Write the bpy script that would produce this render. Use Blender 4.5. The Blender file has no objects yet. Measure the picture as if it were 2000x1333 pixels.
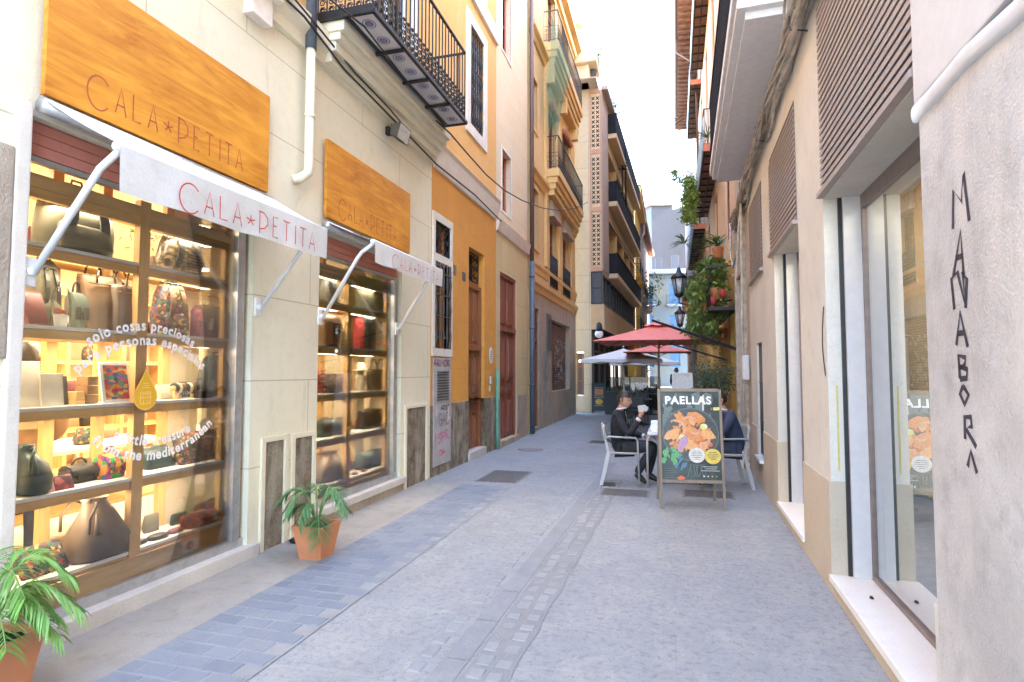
import bpy, bmesh, math, random
from mathutils import Vector, Matrix, noise
random.seed(7)
SC = bpy.context.scene
COL = SC.collection
# ------------------------------------------------------------------ camera
F_PX, VX, VY, CAM_H = 1125.0, 1312.0, 726.0, 1.55
PITCH = math.atan((VY - 666.5) / F_PX)
YAW = math.atan((VX - 1000) * math.cos(PITCH) / F_PX)
cd = bpy.data.cameras.new('camera'); cam = bpy.data.objects.new('camera', cd); COL.objects.link(cam)
cam.location = (0, 0, CAM_H); cam.rotation_euler = (math.pi / 2 + PITCH, 0, YAW)
cd.sensor_width = 36; cd.lens = 36 * F_PX / 2000; cd.clip_end = 600; cd.clip_start = .05
SC.camera = cam
# ------------------------------------------------------------------ world, sun, exposure
SUN_EL, SUN_AZ = math.radians(38), math.radians(80)      # azimuth from +Y towards +X
w = bpy.data.worlds.new('World'); SC.world = w; w.use_nodes = True
nt = w.node_tree; bg = nt.nodes['Background']
sky = nt.nodes.new('ShaderNodeTexSky'); sky.sky_type = 'NISHITA'; sky.sun_disc = False
sky.sun_elevation = SUN_EL; sky.sun_rotation = SUN_AZ; sky.dust_density = 2.0; sky.air_density = 1.0; sky.ozone_density = 1.0
nt.links.new(sky.outputs[0], bg.inputs[0]); bg.inputs[1].default_value = .15
sd = bpy.data.lights.new('sun', 'SUN'); sd.energy = 2.6; sd.angle = math.radians(.5); sd.color = (1, .95, .86)
sun = bpy.data.objects.new('sun', sd); COL.objects.link(sun)
_sv = Vector((math.sin(SUN_AZ) * math.cos(SUN_EL), math.cos(SUN_AZ) * math.cos(SUN_EL), math.sin(SUN_EL)))
sun.rotation_euler = (-_sv).to_track_quat('-Z', 'Y').to_euler()
sun.location = _sv * 40
vs = SC.view_settings; vs.view_transform = 'Standard'; vs.look = 'None'; vs.exposure = 4.3; vs.gamma = 1
cy = SC.cycles; cy.use_denoising = True; cy.max_bounces = 10; cy.diffuse_bounces = 5; cy.transparent_max_bounces = 16
cy.sample_clamp_indirect = 6; cy.caustics_reflective = False; cy.caustics_refractive = False
# ------------------------------------------------------------------ frames (metres): d = out of the wall, u = along the street, z = up
XL = -3.42
RA = math.atan(.02)
def FL(d, u, z): return (XL + d, u, z)
def FR(d, u, z): return (.98 - d * math.cos(RA) + u * math.sin(RA), u * math.cos(RA) + d * math.sin(RA), z)
def FW(x, y, z): return (x, y, z)
def FFRONT(Y0, x0=0, ang=0.):                      # a facade that faces the camera: d towards the viewer, u to the right
    c, s = math.cos(ang), math.sin(ang)
    return lambda d, u, z: (x0 + u * c + d * s, Y0 + u * s - d * c, z)
def FSIDE(x0, y0, slope, side=1):                  # a facade along the street: side=1 faces +X, -1 faces -X
    a = math.atan(slope); c, s = math.cos(a), math.sin(a)
    return lambda d, u, z: (x0 + s * u + side * c * d, y0 + c * u - side * s * d, z)
# ------------------------------------------------------------------ materials
MATS = {}
def _mix(nt, a, b, fac, mode='MIX'):
    m = nt.nodes.new('ShaderNodeMix'); m.data_type = 'RGBA'; m.blend_type = mode
    for s, v in ((6, a), (7, b)):
        if hasattr(v, 'links') or hasattr(v, 'is_linked'): nt.links.new(v, m.inputs[s])
        else: m.inputs[s].default_value = (*v[:3], 1)
    if hasattr(fac, 'is_linked'): nt.links.new(fac, m.inputs[0])
    else: m.inputs[0].default_value = fac
    return m.outputs[2]
def _noise(nt, co, scale, detail=5, rough=.6, dist=0.):
    n = nt.nodes.new('ShaderNodeTexNoise'); n.inputs['Scale'].default_value = scale
    n.inputs['Detail'].default_value = detail; n.inputs['Roughness'].default_value = rough; n.inputs['Distortion'].default_value = dist
    nt.links.new(co, n.inputs['Vector']); return n.outputs[0]
def _ramp(nt, v, lo, hi, a=0., b=1.):
    r = nt.nodes.new('ShaderNodeMapRange'); r.inputs[1].default_value = lo; r.inputs[2].default_value = hi
    r.inputs[3].default_value = a; r.inputs[4].default_value = b; nt.links.new(v, r.inputs[0]); return r.outputs[0]
def _co(nt, stretch=(1, 1, 1), rot=(0, 0, 0)):
    t = nt.nodes.new('ShaderNodeTexCoord'); m = nt.nodes.new('ShaderNodeMapping')
    m.inputs['Scale'].default_value = stretch; m.inputs['Rotation'].default_value = rot
    nt.links.new(t.outputs['Object'], m.inputs[0]); return m.outputs[0]
def newmat(name):
    m = bpy.data.materials.new(name); m.use_nodes = True; MATS[name] = m
    return m, m.node_tree, m.node_tree.nodes['Principled BSDF']
def rough_mat(name, c1, c2=None, c3=None, rough=.8, s1=1.2, s2=9, sg=90, bump=.15, stain=None, stretch=(1, 1, 1), metal=0, spec=.5, amt=1., bdist=.02, stainlo=.56):
    """large soft tone shifts c1>c2, blotches c3, fine grain as bump"""
    c2 = c2 or tuple(x * .86 for x in c1); c3 = c3 or tuple(x * .93 for x in c2)
    m, nt, p = newmat(name); co = _co(nt, stretch)
    a = _noise(nt, co, s1); b = _noise(nt, co, s2, 6, .7); g = _noise(nt, co, sg, 3)
    c = _mix(nt, c1, c2, _ramp(nt, a, .38, .66, 0, amt)); c = _mix(nt, c, c3, _ramp(nt, b, .5, .75, 0, .8 * amt))
    if stain:
        st = _noise(nt, _co(nt, (2.2, 2.2, .45)), 1.6, 6, .7, .4)
        c = _mix(nt, c, stain, _ramp(nt, st, stainlo, stainlo + .16, 0, .75))
    gg = _ramp(nt, g, .3, .7, .93, 1.05); cc = nt.nodes.new('ShaderNodeVectorMath'); cc.operation = 'SCALE'
    nt.links.new(c, cc.inputs[0]); nt.links.new(gg, cc.inputs['Scale'])
    nt.links.new(cc.outputs[0], p.inputs['Base Color'])
    p.inputs['Roughness'].default_value = rough; p.inputs['Metallic'].default_value = metal; p.inputs['Specular IOR Level'].default_value = spec
    if bump:
        mx = nt.nodes.new('ShaderNodeMath'); mx.operation = 'ADD'; nt.links.new(b, mx.inputs[0]); nt.links.new(g, mx.inputs[1])
        bp = nt.nodes.new('ShaderNodeBump'); bp.inputs['Strength'].default_value = bump; bp.inputs['Distance'].default_value = bdist
        nt.links.new(mx.outputs[0], bp.inputs['Height']); nt.links.new(bp.outputs[0], p.inputs['Normal'])
    return m
def flat_mat(name, c, rough=.5, metal=0., spec=.5, var=.12, scale=14):
    m, nt, p = newmat(name); co = _co(nt); n = _noise(nt, co, scale, 4)
    o = _mix(nt, tuple(min(1, x * (1 + var)) for x in c), tuple(x * (1 - var) for x in c), _ramp(nt, n, .35, .65))
    nt.links.new(o, p.inputs['Base Color']); p.inputs['Roughness'].default_value = rough
    p.inputs['Metallic'].default_value = metal; p.inputs['Specular IOR Level'].default_value = spec
    return m
def joint_mat(name, base, joint, bw, bh, mort=.012, axes='yz', rough=.85, bump=.35, off=.5, c2=None, c3=None, s1=1.1, stain=None, jf=.8, tint=.0, stainlo=.56):
    """plaster or stone scored into blocks (brick pattern on the wall's own plane)"""
    m = rough_mat(name, base, c2, c3, rough=rough, s1=s1, bump=0, stain=stain, stainlo=stainlo); nt = m.node_tree; p = nt.nodes['Principled BSDF']
    t = nt.nodes.new('ShaderNodeTexCoord'); s = nt.nodes.new('ShaderNodeSeparateXYZ'); c = nt.nodes.new('ShaderNodeCombineXYZ')
    nt.links.new(t.outputs['Object'], s.inputs[0])
    nt.links.new(s.outputs['XYZ'.index(axes[0].upper())], c.inputs[0]); nt.links.new(s.outputs['XYZ'.index(axes[1].upper())], c.inputs[1])
    b = nt.nodes.new('ShaderNodeTexBrick'); nt.links.new(c.outputs[0], b.inputs['Vector'])
    b.inputs['Scale'].default_value = 1; b.inputs['Mortar Size'].default_value = mort; b.inputs['Mortar Smooth'].default_value = .3
    b.inputs['Brick Width'].default_value = bw; b.inputs['Row Height'].default_value = bh; b.offset = off
    b.inputs['Color1'].default_value = (1, 1, 1, 1); b.inputs['Color2'].default_value = (1 - tint,) * 3 + (1,); b.inputs['Mortar'].default_value = (1, 1, 1, 1)
    src = p.inputs['Base Color'].links[0].from_socket
    o = _mix(nt, src, b.outputs['Color'], 1., 'MULTIPLY')
    f = _ramp(nt, b.outputs['Fac'], 0, 1, 0, jf); o = _mix(nt, o, joint, f); nt.links.new(o, p.inputs['Base Color'])
    g = _noise(nt, t.outputs['Object'], 60, 4); mx = nt.nodes.new('ShaderNodeMath'); mx.operation = 'MULTIPLY_ADD'
    nt.links.new(b.outputs['Fac'], mx.inputs[0]); mx.inputs[1].default_value = -1.2; nt.links.new(g, mx.inputs[2])
    bp = nt.nodes.new('ShaderNodeBump'); bp.inputs['Strength'].default_value = bump; bp.inputs['Distance'].default_value = .012
    nt.links.new(mx.outputs[0], bp.inputs['Height']); nt.links.new(bp.outputs[0], p.inputs['Normal'])
    return m
def wood_mat(name, c1, c2, axis='y', rough=.55, knots=True, scale=1., plank=.0, band=11):
    m, nt, p = newmat(name); k = {'x': (.12, 1, 1), 'y': (1, .12, 1), 'z': (1, 1, .12)}[axis]
    co = _co(nt, k); a = _noise(nt, co, 9 * scale, 6, .65, 1.2); b = _noise(nt, co, 60 * scale, 4, .6, .2); l = _noise(nt, _co(nt), 1.3, 2)
    c = _mix(nt, c1, c2, _ramp(nt, a, .36, .64)); c = _mix(nt, c, tuple(x * .72 for x in c2), _ramp(nt, b, .56, .74, 0, .45))
    c = _mix(nt, c, tuple(min(1, x * 1.12) for x in c1), _ramp(nt, l, .45, .7, 0, .5))
    if knots:
        v = nt.nodes.new('ShaderNodeTexVoronoi'); v.inputs['Scale'].default_value = 2.6 * scale; v.inputs['Randomness'].default_value = 1
        nt.links.new(_co(nt, tuple(.55 if x < 1 else 1.6 for x in k)), v.inputs['Vector'])
        c = _mix(nt, c, tuple(x * .3 for x in c2), _ramp(nt, v.outputs['Distance'], .09, .035, 0, .8))
    nt.links.new(c, p.inputs['Base Color']); p.inputs['Roughness'].default_value = rough
    bp = nt.nodes.new('ShaderNodeBump'); bp.inputs['Strength'].default_value = .12; bp.inputs['Distance'].default_value = .004
    nt.links.new(b, bp.inputs['Height']); nt.links.new(bp.outputs[0], p.inputs['Normal'])
    return m
def glass_mat(name, tint=(1, 1, 1), refl=1., ior=1.5, rough=0.):
    m = bpy.data.materials.new(name); m.use_nodes = True; nt = m.node_tree; nt.nodes.clear(); MATS[name] = m
    o = nt.nodes.new('ShaderNodeOutputMaterial'); mx = nt.nodes.new('ShaderNodeMixShader'); tr = nt.nodes.new('ShaderNodeBsdfTransparent')
    gl = nt.nodes.new('ShaderNodeBsdfGlossy'); fr = nt.nodes.new('ShaderNodeFresnel'); fr.inputs[0].default_value = ior
    gl.inputs['Roughness'].default_value = rough; tr.inputs[0].default_value = (*tint, 1)
    mu = nt.nodes.new('ShaderNodeMath'); mu.operation = 'MULTIPLY'; mu.inputs[1].default_value = refl; mu.use_clamp = True
    nt.links.new(fr.outputs[0], mu.inputs[0]); nt.links.new(mu.outputs[0], mx.inputs[0])
    nt.links.new(tr.outputs[0], mx.inputs[1]); nt.links.new(gl.outputs[0], mx.inputs[2]); nt.links.new(mx.outputs[0], o.inputs[0])
    return m
def emit_mat(name, c, s):
    m, nt, p = newmat(name); p.inputs['Base Color'].default_value = (*c, 1)
    p.inputs['Emission Color'].default_value = (*c, 1); p.inputs['Emission Strength'].default_value = s
    return m
def patch_mat(name, cols, scale=18, rough=.7, stretch=(1, 1, 1)):
    """woven or printed cloth: random patches out of a list of colours"""
    m, nt, p = newmat(name); v = nt.nodes.new('ShaderNodeTexVoronoi'); v.inputs['Scale'].default_value = scale
    nt.links.new(_co(nt, stretch), v.inputs['Vector'])
    s = nt.nodes.new('ShaderNodeSeparateColor'); nt.links.new(v.outputs['Color'], s.inputs[0])
    r = nt.nodes.new('ShaderNodeValToRGB'); r.color_ramp.interpolation = 'CONSTANT'
    while len(r.color_ramp.elements) < len(cols): r.color_ramp.elements.new(.5)
    for i, c in enumerate(cols): r.color_ramp.elements[i].position = i / len(cols); r.color_ramp.elements[i].color = (*c, 1)
    nt.links.new(s.outputs[0], r.inputs[0]); nt.links.new(r.outputs[0], p.inputs['Base Color']); p.inputs['Roughness'].default_value = rough
    return m
def leaf_mat(name, c1, c2, rough=.45):
    m, nt, p = newmat(name); n = _noise(nt, _co(nt), 7, 3)
    oi = nt.nodes.new('ShaderNodeNewGeometry'); r = _ramp(nt, oi.outputs['Random Per Island'], 0, 1, -.35, .35)
    ad = nt.nodes.new('ShaderNodeMath'); ad.operation = 'ADD'; ad.use_clamp = True; nt.links.new(n, ad.inputs[0]); nt.links.new(r, ad.inputs[1])
    nt.links.new(_mix(nt, c1, c2, ad.outputs[0]), p.inputs['Base Color']); p.inputs['Roughness'].default_value = rough
    p.inputs['Transmission Weight'].default_value = 0.; p.inputs['Subsurface Weight'].default_value = 0.
    return m
# ------------------------------------------------------------------ objects
def tag(o, label=None, cat=None, group=None, kind=None):
    if label: o['label'] = label
    if cat: o['category'] = cat
    if group: o['group'] = group
    if kind: o['kind'] = kind
    return o
def empty(name, loc, label, cat, group=None, rz=0., parent=None):
    o = bpy.data.objects.new(name, None); o.empty_display_size = .1; COL.objects.link(o); o.location = loc; o.rotation_euler = (0, 0, rz)
    return tag(o, label, cat, group)
def worldloc(o):
    v = Vector((0, 0, 0))
    while o: v = v + Vector(o.location); o = o.parent
    return v
def copy_tree(o, parent=None):
    c = o.copy(); COL.objects.link(c); c.parent = parent
    for ch in list(o.children): copy_tree(ch, c)
    return c
class MB:
    """collects faces; build() links them as ONE mesh object whose origin sits at its thing's base"""
    def __init__(s, T=FW): s.v = []; s.f = []; s.m = []; s.T = T; s.sm = []; s.mi = 0; s.smooth = False
    def add(s, p): s.v.append(s.T(*p)); return len(s.v) - 1
    def face(s, idx): s.f.append(tuple(idx)); s.m.append(s.mi); s.sm.append(s.smooth)
    def poly(s, pts): s.face([s.add(p) for p in pts])
    def box(s, a, b):
        (x0, y0, z0), (x1, y1, z1) = a, b
        i = [s.add(p) for p in ((x0, y0, z0), (x1, y0, z0), (x1, y1, z0), (x0, y1, z0), (x0, y0, z1), (x1, y0, z1), (x1, y1, z1), (x0, y1, z1))]
        for q in ((0, 3, 2, 1), (4, 5, 6, 7), (0, 1, 5, 4), (1, 2, 6, 5), (2, 3, 7, 6), (3, 0, 4, 7)): s.face([i[k] for k in q])
        return s
    def bevbox(s, a, b, r=.01):
        """box with chamfered edges"""
        lo = [min(p, q) for p, q in zip(a, b)]; hi = [max(p, q) for p, q in zip(a, b)]
        r = min([r] + [(h - l) * .45 for l, h in zip(lo, hi)]); bm = bmesh.new(); bmesh.ops.create_cube(bm, size=1)
        for v in bm.verts:
            for k in range(3): v.co[k] = (lo[k] + hi[k]) / 2 + v.co[k] * (hi[k] - lo[k])
        bmesh.ops.bevel(bm, geom=bm.edges[:], offset=r, segments=2, affect='EDGES', profile=.7)
        s.addbm(bm); bm.free(); return s
    def addbm(s, bm, M=None):
        bm.verts.ensure_lookup_table(); base = {}
        for v in bm.verts:
            p = (M @ v.co) if M else v.co; base[v.index] = s.add(tuple(p))
        bm.verts.index_update()
        for f in bm.faces: s.face([base[v.index] for v in f.verts])
    def beam(s, p, q, w, h, up=(0, 0, 1)):
        p, q = Vector(p), Vector(q); d = (q - p).normalized(); u = Vector(up); r = d.cross(u)
        if r.length < 1e-4: r = d.cross(Vector((1, 0, 0)))
        r.normalize(); u = r.cross(d).normalized(); r *= w / 2; u *= h / 2
        i = [s.add(tuple(x)) for x in (p - r - u, p + r - u, p + r + u, p - r + u, q - r - u, q + r - u, q + r + u, q - r + u)]
        for k in ((3, 2, 1, 0), (4, 5, 6, 7), (0, 1, 5, 4), (1, 2, 6, 5), (2, 3, 7, 6), (3, 0, 4, 7)): s.face([i[x] for x in k])
        return s
    def tube(s, pts, r, n=8, cap=True, closed=False):
        pts = [Vector(p) for p in pts]; rr = r if isinstance(r, (list, tuple)) else [r] * len(pts); sm = s.smooth; s.smooth = True
        rings = []; up = None
        for i, p in enumerate(pts):
            if closed: d = pts[(i + 1) % len(pts)] - pts[i - 1]
            else: d = pts[min(i + 1, len(pts) - 1)] - pts[max(i - 1, 0)]
            d = d.normalized() if d.length > 1e-9 else Vector((0, 0, 1))
            if up is None: up = Vector((0, 0, 1)) if abs(d.z) < .9 else Vector((1, 0, 0))
            a = d.cross(up); a = a.normalized() if a.length > 1e-6 else d.orthogonal().normalized(); b = a.cross(d).normalized(); up = b
            rings.append([s.add(tuple(p + (a * math.cos(t) + b * math.sin(t)) * rr[i])) for t in (2 * math.pi * k / n for k in range(n))])
        m = len(rings)
        for i in range(m if closed else m - 1):
            A, B = rings[i], rings[(i + 1) % m]
            for k in range(n): s.face((A[k], A[(k + 1) % n], B[(k + 1) % n], B[k]))
        if cap and not closed: s.face(rings[0][::-1]); s.face(rings[-1])
        s.smooth = sm; return s
    def lathe(s, c, prof, n=20, axis='z', squash=1.):
        sm = s.smooth; s.smooth = True; rings = []
        for r, h in prof:
            ring = []
            for k in range(n):
                t = 2 * math.pi * k / n; a, b = r * math.cos(t), r * math.sin(t) * squash
                p = {'z': (a, b, h), 'x': (h, a, b), 'y': (a, h, b)}[axis]; ring.append(s.add((c[0] + p[0], c[1] + p[1], c[2] + p[2])))
            rings.append(ring)
        for A, B in zip(rings, rings[1:]):
            for k in range(n): s.face((A[k], A[(k + 1) % n], B[(k + 1) % n], B[k]))
        s.face(rings[0][::-1]); s.face(rings[-1]); s.smooth = sm; return s
    def loft(s, rings, n=24, e=3., cap=True, wob=0., seed=0):
        """stack of superellipse rings: (cx, cy, z, half_x, half_y)"""
        sm = s.smooth; s.smooth = True; R = []
        for cx, cy_, z, hx, hy in rings:
            ring = []
            for k in range(n):
                t = 2 * math.pi * k / n; ct, st = math.cos(t), math.sin(t)
                x = math.copysign(abs(ct) ** (2 / e), ct) * hx; y = math.copysign(abs(st) ** (2 / e), st) * hy
                if wob:
                    q = noise.noise(Vector((x * 14 + seed, y * 14, z * 14))) * wob; x *= 1 + q / max(hx, .02); y *= 1 + q / max(hy, .02)
                ring.append(s.add((cx + x, cy_ + y, z)))
            R.append(ring)
        for A, B in zip(R, R[1:]):
            for k in range(n): s.face((A[k], A[(k + 1) % n], B[(k + 1) % n], B[k]))
        if cap: s.face(R[0][::-1]); s.face(R[-1])
        s.smooth = sm; return s
    def wall(s, u0, u1, z0, z1, holes=(), depth=.2, d=0.):
        us = sorted({u0, u1, *[h[0] for h in holes], *[h[1] for h in holes]}); zs = sorted({z0, z1, *[h[2] for h in holes], *[h[3] for h in holes]})
        us = [x for x in us if u0 <= x <= u1]; zs = [x for x in zs if z0 <= x <= z1]
        for a, b in zip(us, us[1:]):
            for c, e in zip(zs, zs[1:]):
                mu, mz = (a + b) / 2, (c + e) / 2
                if any(h[0] < mu < h[1] and h[2] < mz < h[3] for h in holes): continue
                s.poly([(d, a, c), (d, b, c), (d, b, e), (d, a, e)])
        for a, b, c, e in holes:
            s.poly([(d, a, c), (d, a, e), (d - depth, a, e), (d - depth, a, c)]); s.poly([(d, b, c), (d, b, e), (d - depth, b, e), (d - depth, b, c)])
            s.poly([(d, a, e), (d, b, e), (d - depth, b, e), (d - depth, a, e)]); s.poly([(d, a, c), (d, b, c), (d - depth, b, c), (d - depth, a, c)])
        return s
    def stroke(s, pts, w, d, th=.002):
        """a flat painted line on the (u, z) plane at distance d"""
        pts = [Vector(p) for p in pts]; L, R_ = [], []
        for i, p in enumerate(pts):
            t = (pts[min(i + 1, len(pts) - 1)] - pts[max(i - 1, 0)]); t = t.normalized() if t.length else Vector((1, 0))
            nn = Vector((-t.y, t.x)) * w / 2; L.append(s.add((d, *(p + nn)))); R_.append(s.add((d, *(p - nn))))
        for i in range(len(pts) - 1): s.face((L[i], L[i + 1], R_[i + 1], R_[i]))
        return s
    def build(s, name, mat, parent=None, label=None, cat=None, group=None, kind=None, origin=None, local=False):
        if origin is None: origin = worldloc(parent) if (parent and not local) else Vector((0, 0, 0))
        if parent is None and not local and s.v and cat:
            xs = [v[0] for v in s.v]; ys = [v[1] for v in s.v]; zs = [v[2] for v in s.v]
            origin = Vector(((min(xs) + max(xs)) / 2, (min(ys) + max(ys)) / 2, min(zs)))
        me = bpy.data.meshes.new(name); o_ = Vector(origin)
        me.from_pydata([tuple(Vector(v) - o_) for v in s.v], [], s.f)
        for m in (mat if isinstance(mat, (list, tuple)) else [mat]): me.materials.append(MATS[m] if isinstance(m, str) else m)
        for p, mi, sm in zip(me.polygons, s.m, s.sm): p.material_index = mi; p.use_smooth = sm
        me.update(); o = bpy.data.objects.new(name, me); COL.objects.link(o)
        if parent: o.parent = parent
        else: o.location = o_
        if sum(s.sm) and not all(s.sm):
            pass
        tag(o, label, cat, group, kind); o['_o'] = list(o_) if False else 0
        del o['_o']
        return o
def ray(px, py):
    Fv = Vector((-math.sin(YAW) * math.cos(PITCH), math.cos(YAW) * math.cos(PITCH), math.sin(PITCH))); Rv = Vector((math.cos(YAW), math.sin(YAW), 0)); Uv = Rv.cross(Fv)
    return Fv * F_PX + Rv * (px - 1000) + Uv * (666.5 - py)
def L(px, py, d=0.):
    r = ray(px, py); t = (XL + d) / r.x; return (r.y * t, CAM_H + r.z * t)
def onY(px, py, Y):
    r = ray(px, py); t = Y / r.y; return (r.x * t, Y, CAM_H + r.z * t)
def onZ(px, py, Z=0.):
    r = ray(px, py); t = (Z - CAM_H) / r.z; return (r.x * t, r.y * t, Z)
def text_mesh(mb, body, size, place, bold=0., spacing=1.):
    """letters as flat faces; place(x, y) gives the point in mb's frame"""
    cu = bpy.data.curves.new('t', 'FONT'); cu.body = body; cu.size = size; cu.offset = bold; cu.space_character = spacing; cu.resolution_u = 3
    o = bpy.data.objects.new('t', cu); COL.objects.link(o); dg = bpy.context.evaluated_depsgraph_get(); me = o.evaluated_get(dg).to_mesh()
    vs_ = [v.co.copy() for v in me.vertices]; fs = [tuple(p.vertices) for p in me.polygons]; wd = max([v.x for v in vs_] + [0])
    base = [mb.add(place(v.x, v.y)) for v in vs_] if place else []
    if place:
        for f in fs: mb.face([base[k] for k in f])
    o.evaluated_get(dg).to_mesh_clear(); bpy.data.objects.remove(o); bpy.data.curves.remove(cu)
    return wd
# ================================================================== materials used all over
rough_mat('cream', (.79, .735, .56), (.73, .66, .49), (.67, .59, .43), s1=.9, s2=7, bump=.10, sg=120)
joint_mat('cream_joint', (.80, .745, .575), (.42, .36, .25), 1.9, .735, mort=.006, axes='yz', c2=(.76, .70, .52), c3=(.71, .635, .47), s1=.8, jf=.75, bump=.3, stain=(.58, .50, .38), stainlo=.58)
joint_mat('orange_joint', (.74, .40, .12), (.50, .26, .08), 1.35, .52, mort=.008, c2=(.76, .45, .17), c3=(.69, .35, .10), s1=.7, jf=.35, bump=.25)
rough_mat('orange_low', (.72, .345, .075), (.66, .30, .06), (.60, .27, .07), s1=.8, s2=4, bump=.12, sg=90, stain=(.70, .45, .2), stainlo=.62)
joint_mat('orange_low_joint', (.76, .35, .06), (.50, .24, .06), 1.9, .8, mort=.006, c2=(.66, .30, .06), c3=(.60, .27, .07), s1=.8, jf=.4, stain=(.72, .46, .2), stainlo=.62)
joint_mat('peach_joint', (.74, .60, .40), (.55, .43, .28), 1.2, .42, mort=.01, c2=(.75, .63, .46), c3=(.68, .54, .36), s1=.9, jf=.4)
joint_mat('sand_joint', (.66, .53, .29), (.42, .33, .2), 1.7, .62, mort=.008, c2=(.62, .48, .25), c3=(.56, .44, .26), s1=.9, jf=.5, stain=(.5, .42, .3))
rough_mat('ochre', (.70, .49, .25), (.66, .45, .22), (.59, .39, .19), s1=.7, s2=5, bump=.1)
rough_mat('ochre_trim', (.70, .47, .20), (.64, .41, .16), (.56, .36, .15), s1=2, bump=.08)
rough_mat('white_trim', (.80, .74, .66), (.74, .67, .58), (.66, .58, .49), s1=1.5, bump=.12)
rough_mat('brown_stone', (.38, .29, .19), (.15, .105, .065), (.10, .075, .05), s1=5, s2=26, sg=55, bump=.9, bdist=.05, stain=(.56, .49, .38), stainlo=.5)
rough_mat('old_stone', (.48, .40, .31), (.38, .31, .24), (.30, .24, .19), s1=2, s2=12, sg=60, bump=.5, stain=(.26, .21, .17))
rough_mat('granite_sill', (.62, .57, .52), (.54, .5, .45), (.42, .37, .33), s1=4, s2=60, sg=150, bump=.08)
wood_mat('sign_wood', (.74, .33, .035), (.47, .15, .010), 'y', rough=.45)
wood_mat('case_wood', (.74, .47, .20), (.60, .35, .13), 'y', rough=.5, knots=False)
wood_mat('case_wood_v', (.74, .47, .20), (.60, .35, .13), 'z', rough=.5, knots=False)
wood_mat('plank_wood', (.68, .46, .24), (.52, .32, .14), 'y', rough=.6)
wood_mat('door_wood', (.34, .13, .055), (.21, .075, .03), 'z', rough=.38, knots=False)
wood_mat('door_wood_red', (.30, .085, .045), (.19, .05, .028), 'z', rough=.4, knots=False)
wood_mat('frame_brown', (.38, .15, .08), (.26, .09, .05), 'z', rough=.5, knots=False)
flat_mat('iron', (.018, .019, .022), rough=.45, spec=.4)
flat_mat('iron_rust', (.10, .085, .07), rough=.7)
flat_mat('alu', (.5, .49, .48), rough=.35, metal=.7)
flat_mat('white_paint', (.80, .80, .80), rough=.35, var=.03)
flat_mat('shelf_white', (.80, .80, .80), rough=.4, var=.03)
flat_mat('black', (.010, .010, .011), rough=.5)
flat_mat('dark_gap', (.02, .018, .016), rough=.8)
flat_mat('zinc_pipe', (.10, .115, .14), rough=.5)
flat_mat('brown_pipe', (.13, .075, .06), rough=.5)
flat_mat('cable', (.03, .028, .026), rough=.6)
flat_mat('cable_pale', (.42, .37, .31), rough=.8, var=.3, scale=8)
rough_mat('roller_red', (.56, .21, .15), (.5, .18, .13), s1=2, bump=.05)
rough_mat('canvas', (.70, .69, .65), (.64, .625, .58), (.58, .56, .51), s1=2, s2=8, bump=.1)
flat_mat('letter_red', (.60, .045, .035), rough=.6)
flat_mat('letter_burn', (.42, .10, .035), rough=.7)
glass_mat('shop_glass', (.99, .985, .97), refl=.85, ior=1.38)
glass_mat('window_glass', (.45, .47, .48), refl=1.6)
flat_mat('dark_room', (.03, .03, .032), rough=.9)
rough_mat('shop_wall', (.80, .72, .55), (.76, .67, .49), s1=2, bump=.02)
rough_mat('shop_floor', (.50, .46, .40), (.44, .4, .34), s1=2, bump=.05)
emit_mat('led_warm', (1, .58, .16), .16)
emit_mat('bulb_warm', (1, .7, .35), .5)
flat_mat('terracotta', (.58, .225, .10), rough=.75, var=.08, scale=5)
# ================================================================== setting: ground
def grid_sheet(x0, x1, y0, y1, z, nx=1, ny=1):
    m = MB()
    m.poly([(x0, y0, z), (x1, y0, z), (x1, y1, z), (x0, y1, z)]); return m
m, nt, p = newmat('concrete')
co = _co(nt); a = _noise(nt, co, .45, 5, .6, .6); b = _noise(nt, co, 3.2, 8, .72, .3); g = _noise(nt, co, 130, 3, .7); e = _noise(nt, _co(nt, (1, .25, 1)), 1.1, 6, .7, .5)
c = _mix(nt, (.315, .322, .325), (.255, .264, .275), _ramp(nt, a, .35, .65)); c = _mix(nt, c, (.34, .335, .325), _ramp(nt, b, .46, .62, 0, .8))
c = _mix(nt, c, (.17, .168, .165), _ramp(nt, e, .54, .72, 0, .45)); c = _mix(nt, c, (.12, .118, .12), _ramp(nt, g, .50, .70, 0, .6)); g2 = _noise(nt, co, 21, 9, .8, .4); c = _mix(nt, c, (.155, .155, .165), _ramp(nt, g2, .50, .62, 0, .7)); g3 = _noise(nt, _co(nt, (1, .6, 1), (0, 0, .5)), 8.5, 9, .8, .6); c = _mix(nt, c, (.42, .41, .395), _ramp(nt, g3, .55, .68, 0, .5))
vor = nt.nodes.new('ShaderNodeTexVoronoi'); vor.feature = 'DISTANCE_TO_EDGE'; vor.inputs['Scale'].default_value = .42
wn = nt.nodes.new('ShaderNodeTexNoise'); wn.inputs['Scale'].default_value = 2.2; wn.inputs['Detail'].default_value = 5; nt.links.new(co, wn.inputs['Vector'])
mxv = nt.nodes.new('ShaderNodeMix'); mxv.data_type = 'VECTOR'; mxv.inputs[0].default_value = .28; nt.links.new(co, mxv.inputs[4]); nt.links.new(wn.outputs['Color'], mxv.inputs[5])
nt.links.new(mxv.outputs[1], vor.inputs['Vector']); cr = _ramp(nt, vor.outputs['Distance'], .0055, .001); br = _noise(nt, co, 1.7, 2)
mm = nt.nodes.new('ShaderNodeMath'); mm.operation = 'MULTIPLY'; nt.links.new(cr, mm.inputs[0]); nt.links.new(_ramp(nt, br, .56, .66, 0, .5), mm.inputs[1])
c = _mix(nt, c, (.2, .195, .19), mm.outputs[0])
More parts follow.
